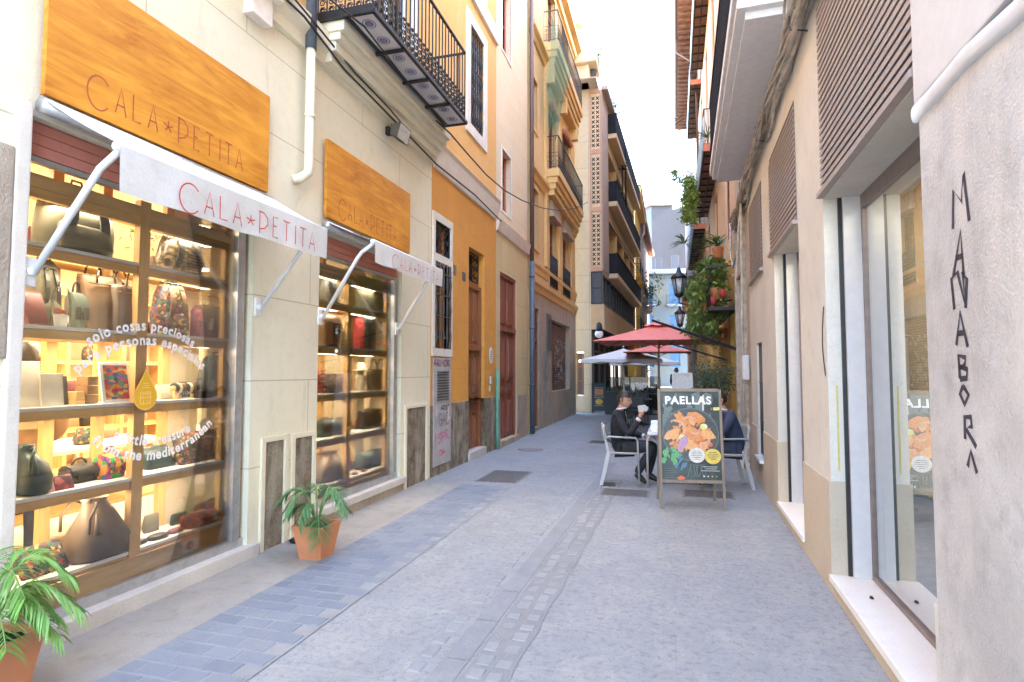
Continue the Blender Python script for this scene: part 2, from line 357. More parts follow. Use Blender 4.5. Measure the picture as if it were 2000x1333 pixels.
sp = nt.nodes.new('ShaderNodeTexVoronoi'); sp.inputs['Scale'].default_value = 3.1; nt.links.new(co, sp.inputs['Vector'])
c = _mix(nt, c, (.1, .095, .1), _ramp(nt, sp.outputs['Distance'], .03, .02, 0, .5))
bt = nt.nodes.new('ShaderNodeTexBrick'); bt.inputs['Scale'].default_value = 1; bt.inputs['Brick Width'].default_value = .9; bt.inputs['Row Height'].default_value = .45; bt.inputs['Mortar Size'].default_value = .006; bt.inputs['Mortar Smooth'].default_value = .6
nt.links.new(co, bt.inputs['Vector']); mj = nt.nodes.new('ShaderNodeMath'); mj.operation = 'MULTIPLY'; nt.links.new(bt.outputs['Fac'], mj.inputs[0]); nt.links.new(_ramp(nt, _noise(nt, co, 1.1, 4), .42, .62, .0, .32), mj.inputs[1])
c = _mix(nt, c, (.14, .138, .135), mj.outputs[0]); hl = _noise(nt, _co(nt, (.35, 2.2, 1), (0, 0, .3)), 2.4, 7, .75, .8); c = _mix(nt, c, (.38, .375, .36), _ramp(nt, hl, .56, .72, 0, .5))
nt.links.new(c, p.inputs['Base Color']); p.inputs['Roughness'].default_value = .68
ad = nt.nodes.new('ShaderNodeMath'); ad.operation = 'MULTIPLY_ADD'; nt.links.new(mm.outputs[0], ad.inputs[0]); ad.inputs[1].default_value = -2; nt.links.new(g, ad.inputs[2])
a2 = nt.nodes.new('ShaderNodeMath'); a2.operation = 'ADD'; nt.links.new(ad.outputs[0], a2.inputs[0]); nt.links.new(b, a2.inputs[1])
bp = nt.nodes.new('ShaderNodeBump'); bp.inputs['Strength'].default_value = .35; bp.inputs['Distance'].default_value = .012
nt.links.new(a2.outputs[0], bp.inputs['Height']); nt.links.new(bp.outputs[0], p.inputs['Normal'])
def paver_mat(name, ca, cb, cc_, wear=.5):
    m, nt, p = newmat(name); gi = nt.nodes.new('ShaderNodeNewGeometry'); co = _co(nt)
    c = _mix(nt, ca, cb, gi.outputs['Random Per Island']); n = _noise(nt, co, 2.1, 6, .7); g = _noise(nt, co, 90, 4, .7)
    c = _mix(nt, c, cc_, _ramp(nt, n, .48, .7, 0, wear)); c = _mix(nt, c, tuple(x * .6 for x in ca), _ramp(nt, g, .55, .75, 0, .5)); nt.links.new(c, p.inputs['Base Color'])
    p.inputs['Roughness'].default_value = .62; bp = nt.nodes.new('ShaderNodeBump'); bp.inputs['Strength'].default_value = .4; bp.inputs['Distance'].default_value = .006
    nt.links.new(g, bp.inputs['Height']); nt.links.new(bp.outputs[0], p.inputs['Normal'])
paver_mat('paver_blue', (.155, .175, .215), (.205, .225, .26), (.25, .26, .275))
paver_mat('cobble', (.25, .258, .265), (.29, .295, .30), (.22, .225, .235))
rough_mat('mortar', (.29, .29, .295), (.235, .235, .24), s1=3, bump=.3)
rough_mat('curb_strip', (.34, .315, .285), (.29, .265, .24), (.22, .2, .18), s1=1.5, s2=7, bump=.3, stain=(.26, .23, .2))
grid_sheet(-150, 150, -40, 400, 0).build('ground', 'concrete', kind='structure')
grid_sheet(XL, -2.80, -3, 7.6, .004).build('pavement', 'curb_strip', kind='structure')
mb = MB()                                             # blue-grey paver strip with its toothed right edge
mb.poly([(-2.80, -3, .005), (-2.07, -3, .005), (-2.07, 7.5, .005), (-2.80, 7.5, .005)]); mb.build('paving_bed', 'mortar', kind='structure')
mb = MB(); y = -2.6; r = 0
while y < 7.45:
    ln = .215; x = -2.80; row = r % 2; x += 0; first = True
    while True:
        w_ = .10 if (row and first) else .205
        if x + w_ > (-2.055 if row else -1.99): break
        z = .0085 + random.uniform(-.001, .001); g_ = .0055
        jx, jy = random.uniform(-.0015, .0015), random.uniform(-.0015, .0015)
        a0, a1, b0, b1 = x + g_ + jx, x + w_ - g_ + jx, y + g_ + jy, y + .122 - g_ + jy
        t = .004; zz = [z + random.uniform(-.001, .001) for _ in range(4)]
        i = [mb.add(q) for q in ((a0, b0, .004), (a1, b0, .004), (a1, b1, .004), (a0, b1, .004), (a0 + t, b0 + t, zz[0]), (a1 - t, b0 + t, zz[1]), (a1 - t, b1 - t, zz[2]), (a0 + t, b1 - t, zz[3]))]
        for q in ((4, 5, 6, 7), (0, 1, 5, 4), (1, 2, 6, 5), (2, 3, 7, 6), (3, 0, 4, 7)): mb.face([i[k] for k in q])
        x += w_; first = False
    y += .122; r += 1
mb.build('paving', 'paver_blue', kind='structure')
rough_mat('joint_dirt', (.225, .225, .225), (.26, .262, .265), (.18, .18, .18), s1=2, s2=8, bump=.4)
mb = MB()
for k in range(30): y0 = 1.9 + k * .216; gx_ = lambda y: -1.02 + .022 * (y - 3); mb.poly([(gx_(y0) - .03, y0, .0035), (gx_(y0) + .215 + .01 * math.sin(k * 2.), y0, .0035), (gx_(y0 + .216) + .215 + .01 * math.sin(k * 2. + 2), y0 + .216, .0035), (gx_(y0 + .216) - .03, y0 + .216, .0035)])
mb.build('paving_bed', 'joint_dirt', kind='structure')
mb = MB(); y = 2.0; r = 0                               # two rows of worn cobbles beside the centre channel
def gx(y): return -1.02 + .022 * (y - 3)
while y < 8.3:
    for x0, n_, sk in ((-.02, 2, .03), (-.33, 1, .15)):
        for k in range(n_):
            if random.random() < sk: continue
            h = random.uniform(.003, .009); a0 = gx(y) + x0 + k * .115 + random.uniform(-.01, .01); a1 = a0 + random.uniform(.085, .108); b0 = y + random.uniform(0, .02); b1 = b0 + random.uniform(.085, .15)
            t = .015; i = [mb.add(q) for q in ((a0, b0, -.002), (a1, b0, -.002), (a1, b1, -.002), (a0, b1, -.002), (a0 + t, b0 + t, h), (a1 - t, b0 + t * .7, h * .9), (a1 - t * .8, b1 - t, h), (a0 + t, b1 - t, h * .8))]
            for q in ((4, 5, 6, 7), (0, 1, 5, 4), (1, 2, 6, 5), (2, 3, 7, 6), (3, 0, 4, 7)): mb.face([i[k_] for k_ in q])
    y += random.uniform(.13, .17)
mb.build('paving', 'cobble', kind='structure')
rough_mat('channel', (.26, .265, .275), (.22, .225, .235), (.30, .295, .295), s1=2, bump=.3)
mb = MB()
for k in range(24):
    y0, y1 = -2 + k * .5, -2 + k * .5 + .492
    mb.poly([(gx(y0) - .19, y0, .003), (gx(y0) - .05, y0, .003), (gx(y1) - .05, y1, .003), (gx(y1) - .19, y1, .003)])
mb.build('path', 'channel', kind='structure')
# drain covers and manholes, each a thing
def cover(name, x, y, sx, sy, label, cat, mat='iron_rust', rz=0., rnd=False, slots=True):
    mb = MB(); 
    if rnd: mb.lathe((0, 0, 0), [(sx / 2, 0), (sx / 2, .006), (sx / 2 - .03, .007)], n=28)
    else: mb.bevbox((-sx / 2, -sy / 2, -.002), (sx / 2, sy / 2, .007), .003)
    t = mb.build(name, mat, label=label, cat=cat, local=True); t.location = (x, y, .001); t.rotation_euler.z = rz
    if slots and not rnd:
        mb = MB(); n_ = int(sy / .05)
        for k in range(n_): yy = -sy / 2 + .03 + k * (sy - .06) / max(1, n_ - 1); mb.box((-sx / 2 + .03, yy - .009, .0075), (sx / 2 - .03, yy + .009, .0085))
        mb.build('slot', 'dark_gap', t, local=True)
    return t
cover('drain_cover', -.86, 8.05, .2, .28, 'small square iron drain grate on the ground behind the chair of the man in black', 'drain cover', rz=.1)
flat_mat('iron_worn', (.215, .195, .185), rough=.6, var=.25, scale=20)
cover('manhole_cover', -2.40, 8.25, .62, .95, 'brown rectangular cover plate set in the ground before the meter cabinet', 'manhole cover', 'iron_worn')
cover('manhole_cover', -2.72, 11.2, .5, .5, 'round dark manhole cover near the foot of the first wooden door', 'manhole cover', 'iron_worn', rnd=True)
cover('manhole_cover', -.6, 7.55, .62, .42, 'brown patterned cover plate on the ground left of the paella board', 'manhole cover', 'iron_worn')
cover('manhole_cover', .42, 7.75, .62, .42, 'brown ribbed cover plate on the ground behind the paella board', 'manhole cover', 'iron_worn')
cover('manhole_cover', -1.5, 12.8, .55, .45, 'rectangular cover plate in mid street left of the tables', 'manhole cover', 'iron_worn')
# ================================================================== generic building pieces
def bld(name, loc, label): return empty(name, loc, label, 'building')
def body(parent, T, u0, u1, z0, z1, depth, mat, back=True, name='side_wall', top='roof', d0=-.3):
    """sides, back and roof behind a facade"""
    mb = MB(T); mb.poly([(0, u0, z0), (-depth, u0, z0), (-depth, u0, z1), (0, u0, z1)]); mb.poly([(0, u1, z0), (-depth, u1, z0), (-depth, u1, z1), (0, u1, z1)])
    mb.poly([(-depth, u0, z0), (-depth, u1, z0), (-depth, u1, z1), (-depth, u0, z1)]); mb.build(name, mat, parent)
    if top:
        mb = MB(T); mb.poly([(0, u0, z1 - .01), (0, u1, z1 - .01), (-depth, u1, z1 - .01), (-depth, u0, z1 - .01)]); mb.build(top, 'old_stone', parent)
def cornice(parent, T, u0, u1, prof, mat, name='cornice'):
    """prof: (d, z) outline swept along u"""
    mb = MB(T); a = [mb.add((d, u0, z)) for d, z in prof]; b = [mb.add((d, u1, z)) for d, z in prof]; n = len(prof)
    for k in range(n): mb.face((a[k], a[(k + 1) % n], b[(k + 1) % n], b[k]))
    mb.face(a[::-1]); mb.face(b); return mb.build(name, mat, parent)
def winpart(parent, T, u0, u1, z0, z1, rec=.14, frame='frame_brown', glass='window_glass', rails=1, stiles=1, surround=None, sw=.1, name='window', shutter=None, fw=.05, sd=.03, back=True):
    """frame in its reveal, panes behind; optional plaster surround"""
    mb = MB(T)
    for a, b, c, e in ((u0, u1, z0, z0 + fw), (u0, u1, z1 - fw, z1), (u0, u0 + fw, z0 + fw, z1 - fw), (u1 - fw, u1, z0 + fw, z1 - fw)): mb.box((-rec, a, c), (-rec + .05, b, e))
    for k in range(stiles): u = u0 + (u1 - u0) * (k + 1) / (stiles + 1); mb.box((-rec + .002, u - fw * .4, z0 + fw), (-rec + .045, u + fw * .4, z1 - fw))
    for k in range(rails): z = z0 + (z1 - z0) * (k + 1) / (rails + 1); mb.box((-rec + .006, u0 + fw, z - fw * .3), (-rec + .038, u1 - fw, z + fw * .3))
    w_ = mb.build(name, frame, parent)
    if shutter:
        mb = MB(T); n_ = int((z1 - z0 - 2 * fw) / .06)
        for k in range(n_):
            z = z0 + fw + .01 + k * .06
            for a, b in (((u0 + fw, (u0 + u1) / 2 - fw * .4), ((u0 + u1) / 2 + fw * .4, u1 - fw)) if stiles == 1 else ((u0 + fw, u1 - fw),)):
                i = [mb.add(q) for q in ((-rec + .035, a, z), (-rec + .035, b, z), (-rec + .01, b, z + .055), (-rec + .01, a, z + .055))]; mb.face(i)
        mb.build('shutter', shutter, w_)
    mb = MB(T); mb.box((-rec + .012, u0 + fw * .8, z0 + fw * .8), (-rec + .018, u1 - fw * .8, z1 - fw * .8)); mb.build('pane', glass, w_)
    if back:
        mb = MB(T); mb.poly([(-rec - .12, u0, z0), (-rec - .12, u1, z0), (-rec - .12, u1, z1), (-rec - .12, u0, z1)]); mb.build('window_backing', 'dark_room', w_)  # near-black sheet, the dark of the unlit room put into its colour
    if surround:
        mb = MB(T)
        for a, b, c, e in ((u0 - sw, u1 + sw, z1, z1 + sw), (u0 - sw, u1 + sw, z0 - sw, z0), (u0 - sw, u0, z0, z1), (u1, u1 + sw, z0, z1)): mb.bevbox((-.02, a, c), (sd, b, e), .008)
        mb.build('window_surround', surround, parent)
    return w_
def doorpart(parent, T, u0, u1, z0, z1, mat, zt=None, rec=.12, leaves=2, panels=((.06, .34), (.4, .46), (.52, .97)), grille=None, handle=True, transom=None, name='door'):
    """panelled timber door; zt = height where the leaves stop and the overdoor begins"""
    zt = zt or z1; mb = MB(T); f = .07
    for a, b, c, e in ((u0, u0 + f, z0, z1), (u1 - f, u1, z0, z1), (u0 + f, u1 - f, z1 - f, z1)): mb.box((-rec - .03, a, c), (-rec + .06, b, e))
    if zt < z1: mb.bevbox((-rec - .02, u0 + f, zt - .05), (-rec + .09, u1 - f, zt + .05), .012)
    dr = mb.build('door_frame' if False else name, mat, parent)
    L_ = [(u0 + f, (u0 + u1) / 2 - .004), ((u0 + u1) / 2 + .004, u1 - f)] if leaves == 2 else [(u0 + f, u1 - f)]
    for a, b in L_:
        mb = MB(T); h = zt - .05 - z0; st = .09 if leaves == 2 else .12
        mb.box((-rec - .03, a, z0), (-rec, b, zt - .05))
        for k, (p0, p1) in enumerate(panels):
            za, zb = z0 + h * p0, z0 + h * p1
            for q in ((a + .015, a + st * .7), (b - st * .7, b - .015)): mb.box((-rec, q[0], z0 + .004), (-rec + .018, q[1], zt - .054)) if k == 0 else None
            mb.bevbox((-rec - .01, a + st, za), (-rec + .03, b - st, zb), .022); 
            mb.bevbox((-rec - .01, a + st + .05, za + .05), (-rec + .045, b - st - .05, zb - .05), .012) if (b - a - 2 * st > .16 and zb - za > .2) else None
            mb.box((-rec, a + st * .7, zb + .008), (-rec + .02, b - st * .7, zb + .03))
        mb.build('leaf', mat, dr)
    if transom == 'panel':
        for a, b in L_:
            mb = MB(T); mb.box((-rec - .03, a, zt + .05), (-rec, b, z1 - f)); mb.bevbox((-rec - .01, a + .07, zt + .12), (-rec + .03, b - .07, z1 - f - .07), .02)
            mb.build('overdoor_panel', mat, dr)
    if handle:
        mb = MB(T); mb.tube([(-rec + .03, (u0 + u1) / 2 + .07, z0 + 1.02), (-rec + .07, (u0 + u1) / 2 + .07, z0 + 1.02), (-rec + .07, (u0 + u1) / 2 + .07, z0 + 1.16), (-rec + .03, (u0 + u1) / 2 + .07, z0 + 1.16)], .011); mb.build('handle', 'iron_rust', dr)
    return dr
def scroll(mb, d, cu, cz, r, turns=1.3, start=0., dirn=1, rad=.006, n=9, sides=4):
    pts = []
    for k in range(n + 1):
        t = start + dirn * 2 * math.pi * turns * k / n; rr = r * (1 - .72 * k / n); pts.append((d, cu + rr * math.cos(t), cz + rr * math.sin(t)))
    mb.tube(pts, rad, n=sides, cap=False)
def grille_scroll(parent, T, u0, u1, z0, z1, d, mat='iron', name='grille'):
    mb = MB(T); w_ = u1 - u0; h = z1 - z0
    for a, b in (((u0, z0), (u1, z0)), ((u1, z0), (u1, z1)), ((u1, z1), (u0, z1)), ((u0, z1), (u0, z0))): mb.beam((d, *a), (d, *b), .014, .014)
    nx = max(2, round(w_ / .17)); nz = max(2, round(h / .17)); sx, sz = w_ / nx, h / nz
    for i in range(nx):
        for j in range(nz):
            cu, cz = u0 + sx * (i + .5), z0 + sz * (j + .5); s_ = 1 if (i + j) % 2 else -1
            scroll(mb, d, cu - sx * .2, cz + sz * .1, sx * .26, dirn=s_, start=0); scroll(mb, d, cu + sx * .22, cz - sz * .12, sx * .24, dirn=-s_, start=math.pi)
            mb.tube([(d, cu - sx * .5, cz - sz * .5), (d, cu, cz + s_ * sz * .1), (d, cu + sx * .5, cz + sz * .5)], .006, n=4, cap=False)
    return mb.build(name, mat, parent)
def bars(parent, T, u0, u1, z0, z1, d, step=.11, r=.009, rails=3, twist=True, mat='iron', name='window_bars'):
    mb = MB(T); n_ = max(2, round((u1 - u0) / step))
    for k in range(n_ + 1):
        u = u0 + (u1 - u0) * k / n_
        if twist:
            pts = [(d, u, z0)]; rad = [r]; m_ = int((z1 - z0) / .1)
            for j in range(1, m_): z = z0 + (z1 - z0) * j / m_; pts.append((d, u, z)); rad.append(r * (1.9 if j % 4 == 2 else 1.))
            pts.append((d, u, z1)); rad.append(r); mb.tube(pts, rad, n=6)
        else: mb.tube([(d, u, z0), (d, u, z1)], r, n=6)
    for k in range(rails): z = z0 + (z1 - z0) * (k + .5) / rails if rails > 1 else z1; mb.beam((d, u0 - .03, z), (d, u1 + .03, z), .02, .014)
    return mb.build(name, mat, parent)
def balcony(parent, T, u0, u1, z, dep, h=.95, mat='ochre_trim', slab=.16, mould=((.0, .0), (.06, .10), (.12, .2)), ornate=True, step=.1, name='balcony', tiles=False, rail_mat='iron', panel=None, front_h=None, bars_low=.42):
    """z = floor level; slab below with stepped mould, railing above"""
    mb = MB(T); k0 = 0
    mb.bevbox((-.1, u0, z - slab * .45), (dep, u1, z), .012)
    zz = z - slab * .45; ins = .0
    for i in range(3):
        ins += dep * .13; t = slab * .34; mb.bevbox((-.1, u0 + ins * .6, zz - t), (dep - ins, u1 - ins * .6, zz + .002), .012); zz -= t
    bal = mb.build(name, mat, parent)
    mb = MB(T); e = .03; d = dep - e; a, b = u0 + e, u1 - e
    segs = [((0, a), (d, a)), ((d, a), (d, b)), ((d, b), (0, b))]
    for (d0, a0), (d1, a1) in segs:
        for zz, w_ in ((z + h, .032), (z + .07, .02)) + (((z + bars_low + .05, .014),) if ornate else ()): mb.beam((d0, a0, zz), (d1, a1, zz), w_, w_ * .6)
        ln = abs(d1 - d0) + abs(a1 - a0); n_ = max(1, round(ln / step))
        for k in range(n_ + 1):
            f = k / n_; dd, aa = d0 + (d1 - d0) * f, a0 + (a1 - a0) * f
            mb.tube([(dd, aa, z + .02), (dd, aa, z + h)], .0075, n=5, cap=False)
            if ornate and k < n_:
                f2 = (k + .5) / n_; dd, aa = d0 + (d1 - d0) * f2, a0 + (a1 - a0) * f2; ax = abs(a1 - a0) > abs(d1 - d0); s_ = step * .42
                for q, zc in ((1, z + .13), (-1, z + .24), (1, z + .35)):
                    pts = []
                    for j in range(8):
                        t = q * 2 * math.pi * 1.15 * j / 7; rr = s_ * (1 - .6 * j / 7); o1, o2 = rr * math.cos(t), rr * math.sin(t)
                        pts.append((dd, aa + o1, zc + o2) if ax else (dd + o1, aa, zc + o2))
                    mb.tube(pts, .006, n=4, cap=False)
    mb.build('railing', rail_mat, bal)
    return bal
# ================================================================== LEFT 1: cream shop building
HL = 11.0
B1 = bld('shop_building', (XL, 3, 0), 'cream plastered building with the two lit handbag shop windows on the left')
W1 = (2.30, 4.10, .10, 2.98); W2 = (5.05, 6.90, .17, 2.98)
mb = MB(FL); mb.wall(-3, 7.85, 0, 4.72, [W1, W2], .32); mb.build('wall', 'cream_joint', B1)
mb = MB(FL); DW1 = (6.05, 7.1, 5.22, 7.7); mb.wall(-3, 8.85, 4.72, HL, [DW1, (3.2, 4.1, 5.22, 7.6), (6.05, 7.1, 8.3, 10.3)], .2); mb.build('upper_wall', 'orange_joint', B1)
body(B1, FL, -3, 7.85, 0, HL, 9, 'cream')
cornice(B1, FL, -3, 7.9, [(-.02, 4.66), (.05, 4.68), (.06, 4.78), (.12, 4.84), (.13, 4.98), (.06, 5.04), (-.02, 5.08)], 'cream')
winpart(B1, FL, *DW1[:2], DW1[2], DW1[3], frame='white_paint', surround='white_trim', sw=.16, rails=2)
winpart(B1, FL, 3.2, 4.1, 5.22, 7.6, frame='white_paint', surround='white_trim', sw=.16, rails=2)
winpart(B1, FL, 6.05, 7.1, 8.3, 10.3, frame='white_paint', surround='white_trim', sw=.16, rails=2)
# recessed brown stone panels with a raised cream border (six of them along the base)
for a, b, zt in ((4.29, 4.54, .93), (4.70, 4.97, .92), (7.06, 7.68, 1.05), (1.2, 2.12, .95)):
    mb = MB(FL); i = [mb.add(q) for q in ((.004, a, .0), (.004, b, .0), (.004, b, zt), (.004, a, zt))]; mb.face(i); mb.build('stone_panel', 'brown_stone', B1)
    mb = MB(FL)
    for q in ((a - .055, a - .003, 0, zt + .05), (b + .003, b + .055, 0, zt + .05), (a - .003, b + .003, zt + .002, zt + .05)): mb.bevbox((-.01, q[0], q[2]), (.022, q[1], q[3]), .008)
    mb.build('panel_border', 'cream', B1)
mb = MB(FL); mb.bevbox((-.01, 1.15, 1.62), (.03, 2.22, 2.76), .01); mb.build('stone_panel', 'old_stone', B1)
# left pilaster edge next to window one
mb = MB(FL); mb.bevbox((-.02, 2.225, 0), (.035, 2.298, 3.03), .01); mb.build('jamb', 'white_trim', B1)
for W, nm in ((W1, 0), (W2, 1)):
    mb = MB(FL); mb.bevbox((-.3, W[0] + .002, .0 if nm == 0 else .1), (.05, W[1] + .09, W[2] + .008), .008)
    mb.build('sill', 'granite_sill', B1)
    if nm:
        mb = MB(FL); mb.box((-.05, W[0], 0), (.02, W[1] + .06, .0995)); mb.build('plinth', 'old_stone', B1)
# pilaster capital beside the pipe
mb = MB(FL); mb.bevbox((0, 3.75, 4.9), (.22, 4.28, 5.02), .01); mb.bevbox((0, 3.82, 4.80), (.16, 4.22, 4.90), .01); mb.bevbox((0, 3.9, 4.55), (.1, 4.15, 4.80), .01); mb.build('corbel', 'white_trim', B1)
def shop_window(parent, W, post_u, lbl):
    u0, u1, z0, z1 = W; zt = z1 - .24
    mb = MB(FL)                                       # aluminium frame on the inner line of the reveal
    f = .045; D0, D1 = -.09, -.04
    for a, b, c, e in ((u0, u1, z0, z0 + .075), (u0, u0 + f * .3, z0 + .075, zt), (u1 - .13, u1 - .05, z0 + .075, zt), (u0, u1 - .05, zt, zt + .03)): mb.bevbox((D0, a, c), (D1, b, e), .004)
    w_ = mb.build('shop_window', 'alu', parent)
    mb = MB(FL); mb.box((-.15, u1 - .048, z0), (-.10, u1 - .002, z1)); mb.build('guide_rail', 'black', w_)
    mb = MB(FL); mb.box((D0 + .012, u0 + .01, z0 + .07), (D0 + .02, u1 - .12, zt)); mb.build('pane', 'shop_glass', w_)
    mb = MB(FL)
    for k in range(3): mb.bevbox((-.13, u0 + .004, zt + .035 + k * .068), (-.045 - .006 * k, u1 - .05, zt + .035 + k * .068 + .064), .006)
    mb.build('rolled_shutter', 'roller_red', w_)
    return w_
SW1 = shop_window(B1, W1, 3.15, 0); SW2 = shop_window(B1, W2, 5.86, 1)
# ---- balcony over the second window (tiled underside in an iron frame)
rough_mat('tile_white', (.62, .60, .60), (.56, .54, .55), s1=3, bump=.03); flat_mat('tile_blue', (.13, .16, .30), rough=.5, var=.3, scale=30)
BZ, BD, BU0, BU1 = 5.10, .64, 4.93, 7.6
mb = MB(FL)
for dd, za, zb in ((.30, 4.98, 5.085), (.25, 4.90, 4.98), (.19, 4.80, 4.90), (.13, 4.70, 4.80)): mb.bevbox((-.02, BU0 + .02 + (.30 - dd) * .3, za), (dd, BU1 + .25 - (.30 - dd) * .5, zb), .012)
BAL = mb.build('balcony', 'cream', B1)
mb = MB(FL)
for a, b, c, e in ((0, BU0, BD, BU0), (0, BU1, BD, BU1), (BD, BU0, BD, BU1), (.34, BU0, .34, BU1)): mb.beam((a, b, BZ), (c, e, BZ), .04, .035)
for k in range(1, 4): u = BU0 + (BU1 - BU0) * k / 4; mb.beam((.2, u, BZ - .03), (BD, u, BZ - .03), .035, .03)
mb.beam((0, BU0, BZ + .045), (BD, BU0, BZ + .045), .012, .07); mb.build('iron_frame', 'iron', BAL)
mb = MB(FL); mb.box((0, BU0 + .02, BZ + .0), (BD - .02, BU1 - .02, BZ + .03)); mb.build('floor_tiles', 'tile_white', BAL)
mb = MB(FL)
for k in range(4):
    for j in range(2):
        for q in range(2):
            cu = BU0 + (BU1 - BU0) * (k + .27 + .46 * j) / 4; cd_ = .19 if q else .49
            for rr, rw in ((.078, .012), (.048, .016)):
                pts = [(cd_ + rr * math.cos(t) * .9, cu + rr * math.sin(t), BZ - .003) for t in (2 * math.pi * i / 12 for i in range(12))]
                for i in range(12): a, b = pts[i], pts[(i + 1) % 12]; s_ = (rr - rw) / rr; mb.poly([a, b, (cd_ + (b[0] - cd_) * s_, cu + (b[1] - cu) * s_, b[2]), (cd_ + (a[0] - cd_) * s_, cu + (a[1] - cu) * s_, a[2])])
            for i in range(6):
                t = math.pi * 2 * i / 6; c_, s_ = math.cos(t), math.sin(t); mb.poly([(cd_, cu, BZ - .003), (cd_ + .03 * c_ - .01 * s_, cu + .03 * s_ + .01 * c_, BZ - .003), (cd_ + .045 * c_, cu + .045 * s_, BZ - .003), (cd_ + .03 * c_ + .01 * s_, cu + .03 * s_ - .01 * c_, BZ - .003)])
mb.build('tile_pattern', 'tile_blue', BAL)
mb = MB(FL); e = .02; h = 1.0; z = BZ + .02
for (d0, a0), (d1, a1) in (((0, BU0 + e), (BD - e, BU0 + e)), ((BD - e, BU0 + e), (BD - e, BU1 - e)), ((BD - e, BU1 - e), (0, BU1 - e))):
    mb.beam((d0, a0, z + h), (d1, a1, z + h), .035, .02); mb.beam((d0, a0, z + .04), (d1, a1, z + .04), .02, .014); ln = abs(d1 - d0) + abs(a1 - a0); n_ = round(ln / .105)
    ax = abs(a1 - a0) > abs(d1 - d0)
    for k in range(n_ + 1):
        f = k / n_; dd, aa = d0 + (d1 - d0) * f, a0 + (a1 - a0) * f; mb.tube([(dd, aa, z), (dd, aa, z + h)], .0085, n=6, cap=False)
        if k < n_:
            dd, aa = d0 + (d1 - d0) * (f + .5 / n_), a0 + (a1 - a0) * (f + .5 / n_)
            for q, zc, s_ in ((1, z + .09, .04), (-1, z + .09, .026), (1, z + .17, .038), (-1, z + .25, .038), (1, z + .32, .03)):
                pts = []
                for j in range(9):
                    t = q * 2 * math.pi * 1.25 * j / 8 + (0 if q > 0 else math.pi); rr = s_ * (1 - .55 * j / 8); o1, o2 = rr * math.cos(t), rr * math.sin(t)
                    pts.append((dd, aa + o1, zc + o2) if ax else (dd + o1, aa, zc + o2))
                mb.tube(pts, .0062, n=4, cap=False)
mb.build('railing', 'iron', BAL)
# ---- rain pipe and spotlight
mb = MB(FL); mb.tube([(.10, 4.70, HL - 1), (.10, 4.70, 4.66)], .052, n=14); P = mb.build('rain_pipe', 'zinc_pipe', label='long rain pipe beside the iron balcony, dark above and cream below', cat='drainpipe')
mb = MB(FL); mb.tube([(.10, 4.70, 4.66), (.10, 4.70, 3.52), (.10, 4.69, 3.44), (.05, 4.64, 3.38), (.0, 4.6, 3.36)], .043, n=14); mb.tube([(.10, 4.70, 4.02), (.10, 4.70, 3.98)], .049, n=14); mb.build('lower_pipe', 'cream', P)
mb = MB(FL); u_, z_ = 6.42, 4.50
flat_mat('lamp_glass', (.55, .56, .52), rough=.2)
mb.bevbox((.0, u_ - .03, z_ + .02), (.05, u_ + .03, z_ + .12), .006); mb.beam((.03, u_, z_ + .05), (.17, u_, z_ + .03), .02, .08)
S = mb.build('spotlight', 'iron', label='black square floodlight on the cream wall below the iron balcony', cat='floodlight')
mb = MB(FL); i0 = [(.12, u_ - .12, z_ + .10), (.12, u_ + .12, z_ + .10), (.12, u_ + .12, z_ - .03), (.12, u_ - .12, z_ - .03)]; i1 = [(.27, u_ - .15, z_ + .10), (.27, u_ + .15, z_ + .10), (.22, u_ + .15, z_ - .09), (.22, u_ - .15, z_ - .09)]
a = [mb.add(q) for q in i0]; b = [mb.add(q) for q in i1]
for k in range(4): mb.face((a[k], a[(k + 1) % 4], b[(k + 1) % 4], b[k]))
mb.face(a); mb.build('housing', 'iron_rust', S)
mb = MB(FL); mb.poly([(.268, u_ - .14, z_ + .09), (.268, u_ + .14, z_ + .09), (.222, u_ + .14, z_ - .08), (.222, u_ - .14, z_ - .08)]); mb.build('lamp_glass', 'lamp_glass', S)
# ---- signs
def letters(mb, word, u, z, h, wd, d, sw, gap=.32, mirror=1):
    """tall thin hand-drawn capitals; u runs along the wall"""
    for ch in word:
        W_ = wd
        def S(pts, w_=W_): mb.stroke([(u + x * w_, z + y * h) for x, y in pts], sw, d)
        if ch == 'C':
            w_ = wd * 1.75; S([(.5 + .52 * math.cos(t), .42 + .62 * math.sin(t)) for t in (math.radians(40 + 280 * k / 16) for k in range(17))], w_); W_ = w_
        elif ch == 'A': S([(0, 0), (.45, 1), (.9, -.02)]); S([(.12, .33), (.78, .33)])
        elif ch == 'L': S([(.05, 1), (.08, 0), (.8, .02)])
        elif ch == '*':
            for k in range(5): t = math.radians(90 + 72 * k); S([(.5, .42), (.5 + .5 * math.cos(t), .42 + .24 * math.sin(t))])
        elif ch == 'P':
            w_ = wd * 1.25; S([(.1, -.05), (.1, 1.02)], w_); S([(.0, 1.02), (.5, 1.0), (.85, .8), (.88, .5), (.6, .28), (.12, .16)], w_); W_ = w_
        elif ch == 'E': S([(.7, 1), (.1, 1), (.1, 0), (.75, 0)]); S([(.1, .55), (.55, .55)])
        elif ch == 'T': S([(0, 1), (.9, 1)]); S([(.45, 1), (.45, 0)])
        elif ch == 'I': S([(.3, 1), (.3, 0)]); W_ = wd * .5
        u += W_ + wd * gap
    return u
def wood_sign(u0, u1, z0, z1, lu, lz, lh, lw, sw, label):
    mb = MB(FL); mb.bevbox((.03, u0, z0), (.065, u1, z1), .003); s = mb.build('wooden_sign', 'sign_wood', label=label, cat='sign', group='wooden signs over the shop windows')
    mb = MB(FL); letters(mb, 'CALA*PETITA', lu, lz, lh, lw, .0665, sw, gap=.42); mb.build('lettering', 'letter_burn', s)
